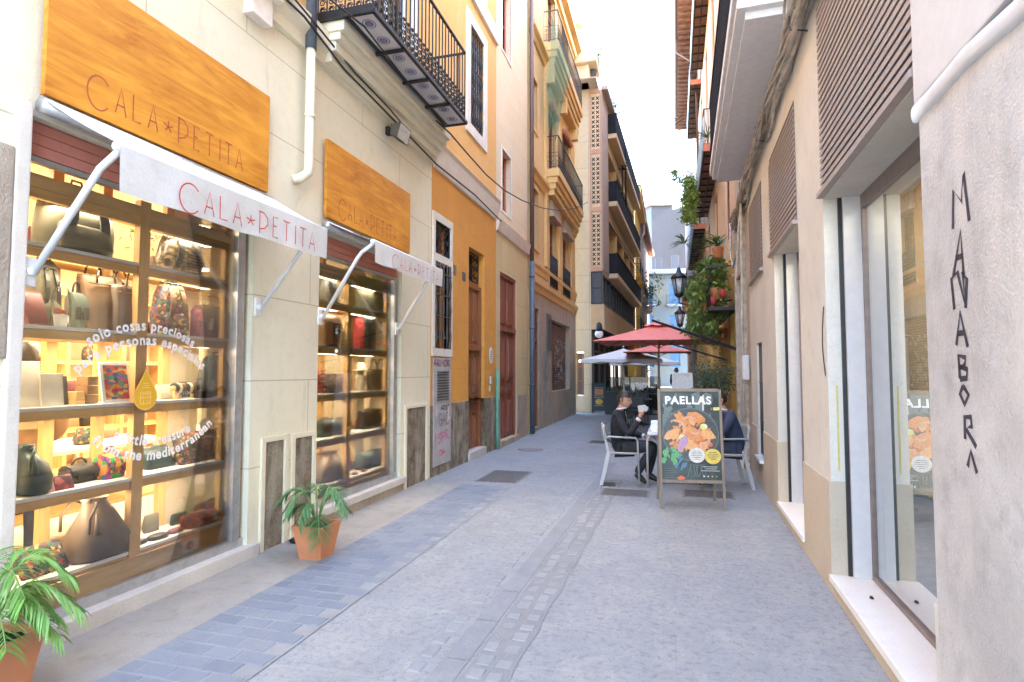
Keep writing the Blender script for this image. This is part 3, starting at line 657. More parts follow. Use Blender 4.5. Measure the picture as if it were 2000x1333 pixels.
wood_sign(2.33, 4.18, 3.10, 3.95, 2.57, 3.18, .17, .083, .010, 'large orange wooden sign board with carved letters over the left shop window')
wood_sign(5.06, 6.99, 3.12, 3.93, 5.28, 3.19, .18, .084, .012, 'large orange wooden sign board with carved letters over the right shop window')
# ---- awnings
def awning(u0, u1, zr, d1, zf, drop, label):
    root = empty('awning', (XL, (u0 + u1) / 2, zr), label, 'awning', 'white canvas awnings of the shop')
    mb = MB(FL); mb.tube([(.07, u0, zr), (.07, u1, zr)], .045, n=14); mb.build('roller_tube', 'alu', root)
    mb = MB(FL); n_ = 16; mb.smooth = True
    top = [[mb.add((.07 + (d1 - .07) * j / 5, u0 + (u1 - u0) * k / n_, zr + .04 + (zf - zr - .02) * j / 5 - .012 * math.sin(math.pi * j / 5) * (1 + .3 * math.sin(k)))) for k in range(n_ + 1)] for j in range(6)]
    for j in range(5):
        for k in range(n_): mb.face((top[j][k], top[j][k + 1], top[j + 1][k + 1], top[j + 1][k]))
    mb.build('canopy', 'canvas', root)
    mb = MB(FL); mb.tube([(d1, u0 - .01, zf), (d1, u1 + .01, zf)], .024, n=10); mb.build('front_bar', 'white_paint', root)
    mb = MB(FL); mb.smooth = True; n_ = 60; R_ = []
    for j in range(5):
        R_.append([mb.add((d1 + .026 + .005 * math.sin(k * .55 + j * .4) * j / 4 + .008 * math.sin(k * .17) * j / 4, u0 + (u1 - u0) * k / n_, zf + .005 - (drop + .003 * math.sin(k * .3)) * j / 4)) for k in range(n_ + 1)])
    for j in range(4):
        for k in range(n_): mb.face((R_[j][k], R_[j][k + 1], R_[j + 1][k + 1], R_[j + 1][k]))
    v = mb.build('valance', 'canvas', root)
    wd = (u1 - u0); mb = MB(FL); letters(mb, 'CALA*PETITA', u0 + wd * .195, zf - drop * .86, drop * .58, wd * .0455, d1 + .045,   .0095 * drop / .27, gap=.40); mb.build('lettering', 'letter_red', v)
    zb = zr - .93
    for u in (u0 + .02, u1 - .05):
        mb = MB(FL); mb.bevbox((0, u - .03, zb - .08), (.02, u + .03, zb + .08), .005); mb.tube([(.0, u, zb), (.05, u, zb)], .025)
        br = mb.build('wall_bracket', 'white_paint', root)
        mb = MB(FL); mb.tube([(.05, u, zb), (d1 - .18, u, zf - .16), (d1 - .13, u, zf - .10), (d1 - .02, u, zf - .03), (d1, u, zf)], .019, n=10); mb.build('arm', 'white_paint', root)
awning(2.31, 4.20, 3.03, .62, 2.735, .25, 'long white canvas awning with red lettering over the left shop window')
awning(5.04, 6.78, 3.03, .60, 2.83, .215, 'white canvas awning with red lettering over the right shop window')
# ================================================================== meter cabinet and barred window (between the shops and the orange house)
B2 = bld('orange_house', (XL, 9.5, 0), 'bright orange house with barred window and carved wooden door beyond the shops')
Z2 = 4.66; GW = (7.96, 8.58, 1.9, 3.84); MC = (7.93, 8.64, .14, 1.76); YD = (9.50, 10.38, .10, 3.76)
mb = MB(FL); mb.wall(7.85, 11.12, 1.05, Z2, [(GW[0], GW[1], GW[2], GW[3]), (MC[0], MC[1], 1.05, MC[3]), (YD[0], YD[1], 1.05, YD[3])], .28); mb.build('wall', 'orange_low_joint', B2)
mb = MB(FL); mb.wall(7.85, 11.12, 0, 1.05, [(MC[0], MC[1], MC[2], 1.05), (YD[0], YD[1], .1, 1.05)], .28, d=.012); mb.build('stone_base', 'brown_stone', B2)
mb = MB(FL); mb.poly([(0, 7.85, 1.05), (.012, 7.85, 1.05), (.012, 11.12, 1.05), (0, 11.12, 1.05)]); mb.build('base_ledge', 'cream', B2)
UW = (9.50, 10.26, 5.98, 7.82)
mb = MB(FL); mb.wall(8.85, 11.12, Z2 + .4, HL, [UW, (9.5, 10.26, 8.9, 10.6)], .2); mb.build('upper_wall', 'orange_joint', B2)
mb = MB(FL); mb.wall(7.85, 8.85, Z2, Z2 + .4, (), .1); mb.wall(8.85, 11.12, Z2, Z2 + .4, ()); mb.build('frieze', 'white_trim', B2)
body(B2, FL, 7.86, 11.11, 0, HL, 9, 'cream')
cornice(B2, FL, 7.9, 11.14, [(-.02, 4.62), (.03, 4.64), (.05, 4.72), (.09, 4.95), (.12, 5.0), (.04, 5.06), (-.02, 5.06)], 'white_trim')
cornice(B2, FL, 8.5, 11.14, [(-.02, 8.3), (.05, 8.32), (.07, 8.6), (-.02, 8.62)], 'white_trim', 'string_course')
mb = MB(FL)
for a, b, c, e in ((GW[0] - .09, GW[1] + .09, GW[3], GW[3] + .12), (GW[0] - .09, GW[1] + .09, GW[2] - .12, GW[2]), (GW[0] - .09, GW[0], GW[2], GW[3]), (GW[1], GW[1] + .09, GW[2], GW[3]), (GW[0], GW[1], 3.22, 3.34)): mb.bevbox((-.1, a, c), (.028, b, e), .008)
mb.build('window_surround', 'white_trim', B2)
g = winpart(B2, FL, GW[0], GW[1], GW[2], GW[3], rec=.2, frame='frame_brown')
bars(g, FL, GW[0] + .02, GW[1] - .02, GW[2], 3.22, .03, step=.13, r=.012, rails=4, mat='iron_rust')
grille_scroll(g, FL, GW[0] + .01, GW[1] - .01, 3.34, GW[3], .0)
# cabinet
flat_mat('cab_grey', (.44, .42, .42), rough=.5, var=.12, scale=5); flat_mat('louver', (.10, .10, .10), rough=.5)
mb = MB(FL); mb.bevbox((-.04, MC[0] + .01, MC[2]), (.02, MC[1] - .01, MC[3]), .006)
K = mb.build('meter_cabinet', 'cab_grey', label='grey steel meter cabinet covered in graffiti under the barred window', cat='utility cabinet')
mb = MB(FL)
for k in range(11): mb.beam((.026, MC[0] + .13, 1.12 + k * .042), (.026, MC[1] - .13, 1.12 + k * .042), .02, .022)
mb.build('vent', 'louver', K)
flat_mat('spray_pink', (.70, .16, .30), rough=.6); flat_mat('spray_black', (.03, .025, .03), rough=.6); flat_mat('spray_maroon', (.22, .03, .07), rough=.6); flat_mat('spray_white', (.75, .73, .72), rough=.6)
def strokes(name, T, mat, parent, lines, w_, d):
    mb = MB(T)
    for l in lines: mb.stroke(l, w_, d)
    return mb.build(name, mat, parent)
def glyph(ch, u, z, w_, h):
    G_ = {'A': [[(0, 0), (.5, 1), (1, 0)], [(.2, .4), (.8, .4)]], 'R': [[(0, 0), (.05, 1), (.8, .85), (.7, .5), (.05, .45), (1, 0)]], 'M': [[(0, 0), (.1, 1), (.5, .35), (.9, 1), (1, 0)]],
          'O': [[(.5 + .45 * math.cos(t), .5 + .5 * math.sin(t)) for t in (2 * math.pi * k / 12 for k in range(13))]], 'B': [[(.1, 0), (.05, 1), (.7, .9), (.65, .6), (.1, .52), (.85, .4), (.8, .08), (.1, 0)]],
          'G': [[(.9, .8), (.4, 1), (.05, .5), (.4, 0), (.95, .2), (.9, .5), (.55, .5)]], 'C': [[(.9, .85), (.4, 1), (.05, .5), (.4, 0), (.95, .15)]], 'S': [[(.9, .85), (.4, 1), (.1, .75), (.8, .35), (.5, 0), (.05, .15)]], 'W': [[(0, 1), (.25, 0), (.5, .7), (.75, 0), (1, 1)]], 'P': [[(.1, 0), (.05, 1), (.8, .85), (.7, .5), (.05, .45)]]}
    return [[(u + x * w_, z + y * h) for x, y in l] for l in G_[ch]]
ln = []
for k, ch in enumerate('ARMOR'): ln += glyph(ch, 7.92 + k * .135, 1.63, .11, .1)
strokes('graffiti', FL, 'spray_maroon', K, ln, .02, .023)
ln = []
for k, ch in enumerate('GAC'): ln += glyph(ch, 8.12 + k * .14, .72, .13, .2)
for k, ch in enumerate('AOSS'): ln += glyph(ch, 8.2 + k * .09, .96, .08, .07)
strokes('graffiti', FL, 'spray_black', K, ln, .014, .0235)
ln = []
for k, ch in enumerate('SPR'): ln += glyph(ch, 8.1 + k * .15, .46 + .02 * k, .14, .15)
ln += glyph('O', 8.15, .28, .12, .08) + glyph('A', 8.28, .28, .1, .08) + [[(8.0, .5), (8.02, .62)]]
strokes('graffiti', FL, 'spray_pink', K, ln, .024, .024)
strokes('graffiti', FL, 'spray_white', K, [[(8.03, .88), (8.04, 1.03)], [(8.5, .8), (8.52, 1.0)], [(8.45, .78), (8.57, .83)]], .026, .0245)
# door of the orange house
d_ = doorpart(B2, FL, YD[0], YD[1], YD[2] + .05, YD[3] - .62, 'door_wood', zt=1.98, transom='panel', panels=((.05, .33), (.37, .45), (.5, .96)))
mb = MB(FL); mb.bevbox((-.24, YD[0], YD[3] - .62), (-.12, YD[1], YD[3] - .55), .01); mb.build('lintel', 'door_wood', d_)
grille_scroll(d_, FL, YD[0] + .03, YD[1] - .03, YD[3] - .54, YD[3] - .02, -.12)
mb = MB(FL); mb.poly([(-.25, YD[0], YD[3] - .55), (-.25, YD[1], YD[3] - .55), (-.25, YD[1], YD[3]), (-.25, YD[0], YD[3])]); mb.build('fanlight', 'dark_room', d_)
mb = MB(FL); mb.bevbox((-.3, YD[0] - .04, 0), (.04, YD[1] + .04, .145), .01); mb.build('door_step', 'granite_sill', B2)
w_ = winpart(B2, FL, *UW[:2], UW[2], UW[3], frame='white_paint', surround='white_trim', sw=.2)
bars(w_, FL, UW[0] + .04, UW[1] - .04, UW[2] + .02, UW[3] - .02, -.02, step=.12, r=.014, rails=4, mat='iron')
winpart(B2, FL, 9.5, 10.26, 8.9, 10.6, frame='white_paint', surround='white_trim', sw=.2)
flat_mat('enamel_white', (.75, .74, .72), rough=.3); flat_mat('plate_brass', (.30, .25, .15), rough=.4, metal=.5)
mb = MB(FL); n_ = 20; pts = [(.012, 10.79 + .10 * math.cos(2 * math.pi * k / n_), 1.86 + .16 * math.sin(2 * math.pi * k / n_)) for k in range(n_)]; mb.poly(pts)
a = [mb.add(q) for q in pts]; b = [mb.add((0, q[1], q[2])) for q in pts]
for k in range(n_): mb.face((a[k], a[(k + 1) % n_], b[(k + 1) % n_], b[k]))
pl_ = mb.build('oval_plaque', 'enamel_white', label='small white oval plaque on the orange wall right of the carved door', cat='plaque')
mb = MB(FL)
for k in range(4): mb.stroke([(10.73, 1.93 - k * .045), (10.85, 1.93 - k * .045)], .012, .0135)
mb.build('lettering', 'louver', pl_)
mb = MB(FL); mb.bevbox((0, 10.66, 1.30), (.05, 10.76, 1.46), .01); mb.bevbox((.0, 10.665, 1.16), (.03, 10.72, 1.28), .006); mb.build('letter_box', 'alu', label='small grey metal letter box on the orange wall by the carved door', cat='letter box')
for a, b, c, e, n_, t in ((8.75, 8.87, 3.15, 3.30, 'number_plate', 'small grey number plate on the orange wall, nearer the barred window'), (9.17, 9.31, 3.10, 3.25, 'number_plate', 'small blue-grey number plate on the orange wall, next to the carved door')):
    mb = MB(FL); mb.bevbox((0, a, c), (.012, b, e), .003); o = mb.build(n_, 'louver' if a > 9 else 'plate_brass', label=t, cat='number plate')
# ================================================================== LEFT 3: sand house with red-brown windows
B3 = bld('sand_house', (XL, 12.4, 0), 'pale sand house with narrow red-brown windows and a tall dark red door')
D3 = (11.42, 12.72, .12, 3.64)
mb = MB(FL); mb.wall(11.12, 13.8, 0, 4.5, [D3], .25); mb.build('wall', 'sand_joint', B3)
wins = [(11.55, 12.24, 4.98, 6.30), (11.55, 12.24, 8.5, 10.1)]
mb = MB(FL); mb.wall(11.12, 13.8, 4.5, 13, [(a, b, c, e) for a, b, c, e in wins], .2); mb.build('upper_wall', 'peach_joint', B3)
body(B3, FL, 11.13, 13.79, 0, 13, 9, 'cream')
cornice(B3, FL, 11.12, 13.78, [(-.02, 4.42), (.04, 4.45), (.08, 4.6), (.1, 4.68), (.0, 4.74), (-.02, 4.74)], 'white_trim')
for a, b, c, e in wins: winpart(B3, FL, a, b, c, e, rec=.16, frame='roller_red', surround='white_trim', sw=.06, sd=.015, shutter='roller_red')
doorpart(B3, FL, *D3, 'door_wood_red', zt=2.45, transom='panel', panels=((.03, .36), (.42, .5), (.55, .96)), rec=.08)
mb = MB(FL); mb.bevbox((-.22, D3[0] - .05, 0), (.06, D3[1] + .05, .115), .01); mb.build('door_step', 'old_stone', B3)
for a, b in ((11.2, 11.40), (12.74, 13.6)): mb = MB(FL); mb.bevbox((-.01, a, 0), (.018, b, 1.0), .008); mb.build('stone_base', 'old_stone', B3)
for u, lbl in ((13.90, 'tall brown downpipe between the sand house and the balconied ochre house'),):
    mb = MB(FL); mb.tube([(.09, u, 12.6), (.09, u, 4.3)], .055, n=12); P = mb.build('downpipe', 'brown_pipe', label=lbl, cat='drainpipe')
    mb = MB(FL); mb.tube([(.09, u, 4.3), (.09, u, .02)], .065, n=12)
    for z in (1.2, 2.6, 3.9): mb.tube([(.09, u, z), (.09, u, z + .05)], .075, n=12)
    mb.build('lower_pipe', 'zinc_pipe', P)
mb = MB(FL); mb.tube([(.05, 11.06, 1.6), (.05, 11.06, .25), (.09, 11.02, .02)], .035, n=10); mb.build('green_pipe', flat_mat('pipe_green', (.12, .30, .20), rough=.5), label='thin green pipe low on the wall beside the dark red door', cat='drainpipe')
# ================================================================== LEFT 4: ochre house with moulded balconies
B4 = bld('ochre_house', (XL, 17.5, 0), 'ochre house with moulded balconies, green net and shuttered shopfront')
D4 = (14.3, 15.1, .1, 3.22); S4a = (15.85, 16.85, .95, 3.2); S4b = (18.1, 19.75, .95, 3.0)
mb = MB(FL); mb.wall(13.98, 21.2, 0, 3.85, [D4, (16.75, 19.9, .95, 3.1)], .25); mb.build('wall', 'old_stone', B4)
ups = [(14.35, 14.95, 4.85, 6.35), (16.4, 17.4, 4.1, 6.1), (18.5, 19.7, 4.1, 6.1), (14.2, 14.85, 8.0, 9.3), (16.2, 17.4, 7.35, 9.5), (18.5, 19.8, 7.35, 9.6), (16.2, 17.4, 11.1, 13.2), (18.5, 19.8, 11.1, 13.2)]
mb = MB(FL); mb.wall(13.98, 21.2, 3.85, 16.8, ups, .22); mb.build('upper_wall', 'ochre', B4)
body(B4, FL, 13.99, 21.19, 0, 16.8, 9, 'ochre')
for z, p_ in ((3.85, .1), (4.35, .06), (6.75, .14), (10.5, .16), (13.7, .3), (16.5, .35)):
    cornice(B4, FL, 13.98, 21.22, [(-.02, z - .22), (p_ * .3, z - .2), (p_ * .5, z - .08), (p_, z), (p_, z + .1), (.0, z + .16), (-.02, z + .16)], 'ochre_trim')
doorpart(B4, FL, *D4, 'door_wood', zt=2.4, transom='panel', leaves=1)
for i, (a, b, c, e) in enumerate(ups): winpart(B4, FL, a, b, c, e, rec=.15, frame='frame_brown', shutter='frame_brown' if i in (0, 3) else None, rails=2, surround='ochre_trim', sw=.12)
wood_mat('shutter_brown', (.22, .13, .10), (.15, .09, .07), 'y', knots=False, rough=.7)
# folding shutter shopfront covered in stickers
for a, b, lab in ((16.8, 17.7, 0), (17.75, 19.85, 1)):
    mb = MB(FL); zz = .97
    while zz < 3.05: mb.beam((-.16, a, zz), (-.16, b, zz), .03, .06); zz += .075
    s_ = mb.build('roller_shutter', 'shutter_brown', B4)
rough_mat('sticker', (.55, .54, .55), (.35, .35, .38), (.7, .68, .66), s1=6, s2=20, bump=.0)
mb = MB(FL)
for k in range(60):
    a, z = random.uniform(17.8, 19.6), random.uniform(1.1, 2.5); mb.poly([(-.127, a, z), (-.127, a + random.uniform(.06, .16), z + .01), (-.127, a + .12, z + random.uniform(.05, .12)), (-.127, a, z + .09)])
mb.build('stickers', 'sticker', B4)
flat_mat('spray_teal', (.18, .36, .42), rough=.6)
ln = [[(15.9 + .25 * math.sin(k * 1.3 + j), .3 + j * .5 + .12 * k) for k in range(6)] for j in range(4)]
strokes('graffiti', FL, 'spray_teal', B4, ln + [[(15.7, 2.0), (15.8, 1.5), (16.0, 1.9), (16.1, 1.4)]], .07, .006)
mb = MB(FL); mb.bevbox((0, 16.0, 2.15), (.04, 16.6, 3.2), .01)
for k in range(12): mb.beam((.045, 16.05, 2.25 + k * .075), (.045, 16.55, 2.25 + k * .075), .015, .03)
mb.build('louvred_box', 'louver', B4)
# french balconies with dark iron fronts
for a, b in ((16.35, 17.45), (18.45, 19.75)):
    mb = MB(FL); 
    for k in range(14): mb.tube([(.05, a + (b - a) * k / 13, 4.06), (.05, a + (b - a) * k / 13, 4.98)], .012, n=5)
    for z in (4.06, 4.5, 4.98): mb.beam((.05, a, z), (.05, b, z), .03, .02)
    for k in range(9): mb.beam((.045, a + .03, 4.12 + k * .1), (.045, b - .03, 4.12 + k * .1), .012, .03)
    mb.build('window_bars', 'iron', B4)
balcony(B4, FL, 15.85, 20.55, 7.33, .42, h=.95, mat='ochre_trim', slab=.5, step=.12)
balcony(B4, FL, 15.75, 20.4, 11.0, .44, h=.92, mat='ochre_trim', slab=.55, step=.12, rail_mat='iron_rust')
for u in (15.9, 17.9, 20.1):                           # pilasters and scroll brackets
    mb = MB(FL); mb.bevbox((-.02, u - .16, 4.5), (.08, u + .16, 10.4), .015); mb.bevbox((.0, u - .12, 9.8), (.3, u + .12, 10.4), .05); mb.build('pilaster', 'ochre_trim', B4)
for a, b, z in ((16.2, 17.4, 9.45), (18.5, 19.8, 9.55)):
    mb = MB(FL); mb.tube([(.08, a, z - .03), (.08, b, z - .03)], .09, n=12); mb.build('rolled_blind', 'roller_red', B4)
for a, b, z in ((16.3, 17.5, 6.15), (18.4, 19.8, 6.15)):
    mb = MB(FL); mb.bevbox((0, a, z), (.14, b, z + .42), .02); mb.bevbox((0, a - .05, z - .08), (.2, b + .05, z), .02); mb.build('window_hood', 'old_stone', B4)
# green debris net under the upper balcony
m, nt, p = newmat('net_green'); p.inputs['Base Color'].default_value = (.10, .32, .22, 1); p.inputs['Alpha'].default_value = .5; p.inputs['Roughness'].default_value = .8
mb = MB(FL); mb.smooth = True; R_ = []
for j in range(9):
    f = j / 8; R_.append([mb.add((.50 - .30 * f + .03 * math.sin(k * 1.7 + j), 14.4 + .9 * f + (3.0 - 2.0 * f) * k / 8, 10.9 - (2.4 + .35 * math.sin(k * .9)) * f)) for k in range(9)])
for j in range(8):
    for k in range(8): mb.face((R_[j][k], R_[j][k + 1], R_[j + 1][k + 1], R_[j + 1][k]))
mb.build('debris_net', 'net_green', label='green mesh net hanging under the upper balcony of the ochre house', cat='net')
def onX(px, py, X):
    r = ray(px, py); t = X / r.x; return (X, r.y * t, CAM_H + r.z * t)
# ================================================================== LEFT 5: stone corner tower with lattice strip and the modern balconied block behind it
joint_mat('stone_clad', (.62, .54, .41), (.30, .25, .19), 1.5, 1.05, mort=.012, axes='xz', off=0, c2=(.56, .48, .36), c3=(.5, .42, .31), s1=2, jf=.7, tint=.08)
rough_mat('lilac_panel', (.42, .34, .30), (.37, .30, .27), s1=2, bump=.05); rough_mat('rose_frame', (.55, .34, .24), (.48, .3, .21), s1=2)
flat_mat('breeze', (.66, .50, .33), rough=.8); flat_mat('navy_rail', (.022, .022, .026), rough=.9, spec=.1); flat_mat('glass_blue', (.08, .09, .11), rough=.15, spec=.6)
rough_mat('stone_band', (.58, .42, .25), (.5, .36, .22), s1=1, bump=.05)
T5 = FFRONT(22, -3.64); S5 = FSIDE(-2.5, 22, .035)
B5 = bld('stone_tower_block', (-3, 22, 0), 'stone clad corner block with a lattice strip and dark balconies behind the parasols')
mb = MB(T5); mb.wall(0, .70, 0, 12.6, [(.12, .40, .62, 2.3)], .15); mb.build('stone_wall', 'stone_clad', B5)
mb = MB(FW); mb.box((-3.42, 21.2, 12.6), (-2.6, 30, 12.65)); mb.build('roof', 'old_stone', B5)
mb = MB(T5); mb.wall(.70, 1.14, 5.4, 12.5, [], 0, d=-.03)
for a, b in ((.68, .73), (1.09, 1.14)): mb.box((-.02, a, 5.4), (.03, b, 12.5))
for z in (5.4, 7.72, 10.0, 12.4): mb.box((-.025, .73, z), (.025, 1.09, z + .16))
mb.build('lattice_frame', 'rose_frame', B5)
mb = MB(T5); zz = 5.6; lat = []
mb.poly([(-.02, .74, 5.58), (-.02, 1.08, 5.58), (-.02, 1.08, 12.4), (-.02, .74, 12.4)]); LT = mb.build('lattice', 'breeze', B5)
mb = MB(T5)
while zz < 12.2:
    if not any(abs(zz + .09 - (q + .08)) < .17 for q in (7.72, 10.0)):
        for uu in (.755, .925):
            c_, z_ = uu + .07, zz + .08
            for sgn in (1, -1): mb.beam((-.015, c_ - .055, z_ - .06 * sgn), (-.015, c_ + .055, z_ + .06 * sgn), .012, .035, up=(0, 0, 1))
    zz += .186
mb.build('lattice_openings', 'dark_gap', LT)
winpart(B5, T5, .70, 1.14, 4.12, 5.38, rec=.0, frame='iron', glass='glass_blue', stiles=0, rails=1)
mb = MB(T5); mb.bevbox((-.4, .68, 3.15), (.04, 1.2, 4.12), .03); mb.build('stone_band', 'stone_band', B5)
mb = MB(T5); mb.bevbox((-.6, -.25, 13.3), (.75, 1.05, 13.85), .05); mb.bevbox((-.6, -.1, 12.6), (.55, .75, 13.3), .05); mb.bevbox((-.5, -.1, 13.85), (.35, .72, 15.4), .03); mb.build('parapet', 'peach_joint', B5)
# long window with wood frame and lamp
ar = winpart(B5, T5, .14, .38, .66, 2.26, rec=.05, frame='frame_brown', glass='glass_blue', stiles=0, rails=2, fw=.04)
mb = MB(T5); mb.lathe((.06, .26, 1.95), [(.0, .05), (.03, .04), (.04, 0), (.03, -.04), (0, -.05)], n=10); mb.build('lamp', 'bulb_warm', B5)
# side facade
GH = 3.15
holes5 = [(1.7, 12.8, 5.55, 7.75), (1.7, 12.8, 8.55, 10.75), (1.7, 12.8, 11.4, 12.3)]
mb = MB(S5); mb.wall(0, 13.2, GH, 12.5, [(0.1, 12.9, 4.12, 5.30)] + holes5, .9); mb.build('side_wall', 'stone_band', B5)
mb = MB(S5)
for z0, z1 in ((5.45, 12.5),): mb.box((0.005, .02, z0), (.03, 1.65, z1))
mb.build('panel', 'lilac_panel', B5)
mb = MB(S5)
for k in range(14): mb.box((-.08, .1 + k * .985, 4.12), (0, .16 + k * .985, 5.3))
mb.box((-.06, .1, 4.12), (-.01, 12.9, 4.2)); mb.box((-.06, .1, 5.22), (-.01, 12.9, 5.3)); W_ = mb.build('window', 'iron', B5)
mb = MB(S5); mb.box((-.09, .1, 4.12), (-.085, 12.9, 5.3)); mb.build('pane', 'glass_blue', W_)
for (a, b, c, e) in holes5:
    mb = MB(S5); mb.poly([(-.9, a, c), (-.9, b, c), (-.9, b, e), (-.9, a, e)]); mb.build('back_wall', 'ochre', B5)
    for k in range(4):
        uu = a + .8 + k * 2.8; mb = MB(S5); mb.box((-.89, uu, c), (-.87, uu + 1.3, e - .1)); mb.build('window', 'glass_blue', B5)
    for k in range(1, 4): mb = MB(S5); mb.box((-.88, a + k * 2.8 - .08, c), (.0, a + k * 2.8 + .08, e)); mb.build('balcony_divider', 'ochre', B5)
    mb = MB(S5); mb.bevbox((-.85, a - .05, c - .2), (.38, b + .05, c), .02); bb = mb.build('balcony', 'stone_band', B5)
    mb = MB(S5)
    for uu in (a, b): mb.box((0, uu - .02, c), (.36, uu + .02, c + .85))
    n_ = 64
    for k in range(n_): uu = a + (b - a) * k / n_; mb.box((.335, uu, c + .03), (.355, uu + (b - a) / n_ * .72, c + .84))
    mb.beam((.35, a, c + .87), (.35, b, c + .87), .05, .03); mb.build('railing', 'navy_rail', bb)
mb = MB(S5); mb.box((0, 0, 12.5), (.25, 13.2, 12.65)); mb.build('roof_edge', 'lilac_panel', B5)
# ground floor of the block: dark recessed restaurant front
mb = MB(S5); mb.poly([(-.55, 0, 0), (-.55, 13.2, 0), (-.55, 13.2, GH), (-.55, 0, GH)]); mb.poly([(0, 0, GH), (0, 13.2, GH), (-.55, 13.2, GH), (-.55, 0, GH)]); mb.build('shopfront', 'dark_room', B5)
mb = MB(S5)
for k in range(9): mb.box((-.5, .4 + k * 1.5, 0), (-.42, .5 + k * 1.5, GH)); 
mb.box((-.5, .4, 2.3), (-.43, 12.6, 2.38)); fr_ = mb.build('shopfront_frame', 'iron_rust', B5)
mb = MB(S5); mb.box((-.54, 6, .8), (-.52, 7.4, 2.2)); mb.box((-.54, 9, .8), (-.52, 10.4, 2.2)); mb.build('lit_window', emit_mat('window_glow', (.8, .75, .7), .12), B5)
# white cloth bundle / lamp over the restaurant corner
mb = MB(FW); q = onY(1170, 648, 21.6); mb.lathe(q, [(.02, .35), (.1, .3), (.13, .1), (.12, 0)], n=12); lan = mb.build('wall_lamp', 'iron', label='black lamp with white globe on the corner of the stone clad block', cat='lamp')
mb = MB(FW); mb.lathe((q[0], q[1], q[2] - .1), [(.03, .16), (.13, .1), (.17, 0), (.12, -.1), (.03, -.14)], n=14); mb.build('globe', 'white_paint', lan)
# ================================================================== beyond: yellow house, tiled-eave house, blue house, tall grey block
rough_mat('yellow_paint', (.78, .49, .10), (.70, .42, .08), s1=.5, s2=3, bump=.1); rough_mat('grey_render', (.062, .060, .067), (.052, .050, .057), (.042, .040, .047), s1=.12, s2=.8, bump=.1, stain=(.048, .047, .052))
rough_mat('pale_blue', (.075, .115, .15), (.115, .125, .095), (.065, .10, .135), s1=.35, s2=1.5, bump=.05); rough_mat('white_render', (.16, .17, .185), (.13, .14, .16), s1=.2, s2=1, bump=.05)
flat_mat('blue_paint', (.04, .12, .24), rough=.6); rough_mat('roof_tile', (.40, .20, .13), (.30, .15, .10), s1=2, s2=6); rough_mat('brown_wall', (.30, .22, .18), (.22, .16, .14), s1=.5)
S6 = FSIDE(-2.12, 35.2, .0)
B6 = bld('yellow_house', (-2.2, 38, 0), 'narrow yellow house at the far end of the left row of buildings')
mb = MB(S6); mb.wall(0, 7.5, 0, 12.6, [(1, 2.2, 4, 6), (4, 5.2, 4, 6), (1, 2.2, 7.6, 9.6), (4, 5.2, 7.6, 9.6)], .3); mb.poly([(0, 0, 0), (-2, 0, 0), (-2, 0, 12.6), (0, 0, 12.6)]); mb.build('wall', 'yellow_paint', B6)
for a, c in ((1, 4), (4, 4), (1, 7.6), (4, 7.6)): winpart(B6, S6, a, a + 1.2, c, c + 2, rec=.1); balcony(B6, S6, a - .3, a + 1.5, c - .05, .35, mat='yellow_paint', ornate=False, step=.2)
mb = MB(S6); mb.bevbox((-2, -.1, 12.4), (.45, 7.6, 12.75), .03); mb.build('eaves', 'ochre_trim', B6)
mb = MB(S6)
for k in range(30): mb.tube([(.5, k * .25, 12.75), (-1.9, k * .25, 13.3)], .1, n=6)
mb.build('roof', 'roof_tile', B6)
mb = MB(S6); mb.tube([(.3, 7.4, 12.3), (.32, 7.4, 11.6), (.08, 7.4, 11.2), (.08, 7.4, .1)], .07, n=8); mb.build('gutter_pipe', 'cable_pale', B6)
S7 = FSIDE(-2.35, 43, .012)
B7 = bld('tiled_eave_house', (-2.35, 50, 0), 'brownish house with tiled eaves and plant filled balconies past the yellow house')
mb = MB(S7); mb.wall(0, 17, 0, 13.4, [(1.5 + 3.6 * k, 2.7 + 3.6 * k, z, z + 2) for k in range(4) for z in (4, 7.3)], .3); mb.poly([(0, 0, 0), (-2, 0, 0), (-2, 0, 13.4), (0, 0, 13.4)]); mb.build('wall', 'brown_wall', B7)
for k in range(4):
    for z in (4, 7.3): winpart(B7, S7, 1.5 + 3.6 * k, 2.7 + 3.6 * k, z, z + 2, rec=.1); balcony(B7, S7, 1 + 3.6 * k, 3.2 + 3.6 * k, z - .05, .5, mat='old_stone', ornate=False, step=.25)
mb = MB(S7)
for k in range(40): mb.tube([(.55, k * .43, 13.3), (-1.5, k * .43, 14.2)], .17, n=6)
mb.build('roof', 'roof_tile', B7)
T8 = FFRONT(60, -4.6, math.radians(8))
B8 = bld('blue_house', (-1, 60, 0), 'pale blue and yellow house with blue shutters closing the end of the street')
h8 = [(1.9 + 2.6 * k, 2.9 + 2.6 * k, z, z + 2.1) for k in range(4) for z in (2.0, 5.2, 8.4)]
mb = MB(T8); mb.wall(0, 11, 0, 11.6, h8, .2); mb.build('wall', 'pale_blue', B8)
mb = MB(T8); mb.bevbox((-6, -.1, 11.5), (.45, 11.1, 11.95), .05); mb.bevbox((-1, -.1, 0), (.02, 0, 11.5), .02); mb.build('roof_edge', flat_mat('eave_blue', (.20, .25, .34)), B8)
for k, (a, b, c, e) in enumerate(h8): winpart(B8, T8, a, b, c, e, rec=.08, frame='blue_paint', glass='blue_paint', shutter='blue_paint'); balcony(B8, T8, a - .3, b + .3, c - .02, .4, mat='eave_blue', ornate=False, step=.25, rail_mat='navy_rail') if k % 3 else None
for k, uu in enumerate((3.4, 5.1, 6.6, 7.6)):
    mb = MB(T8); mb.bevbox((-2.5, uu, 11.9), (-1.9, uu + .7, 13.6 + .2 * (k % 2)), .04); mb.build('chimney', 'grey_render', B8)
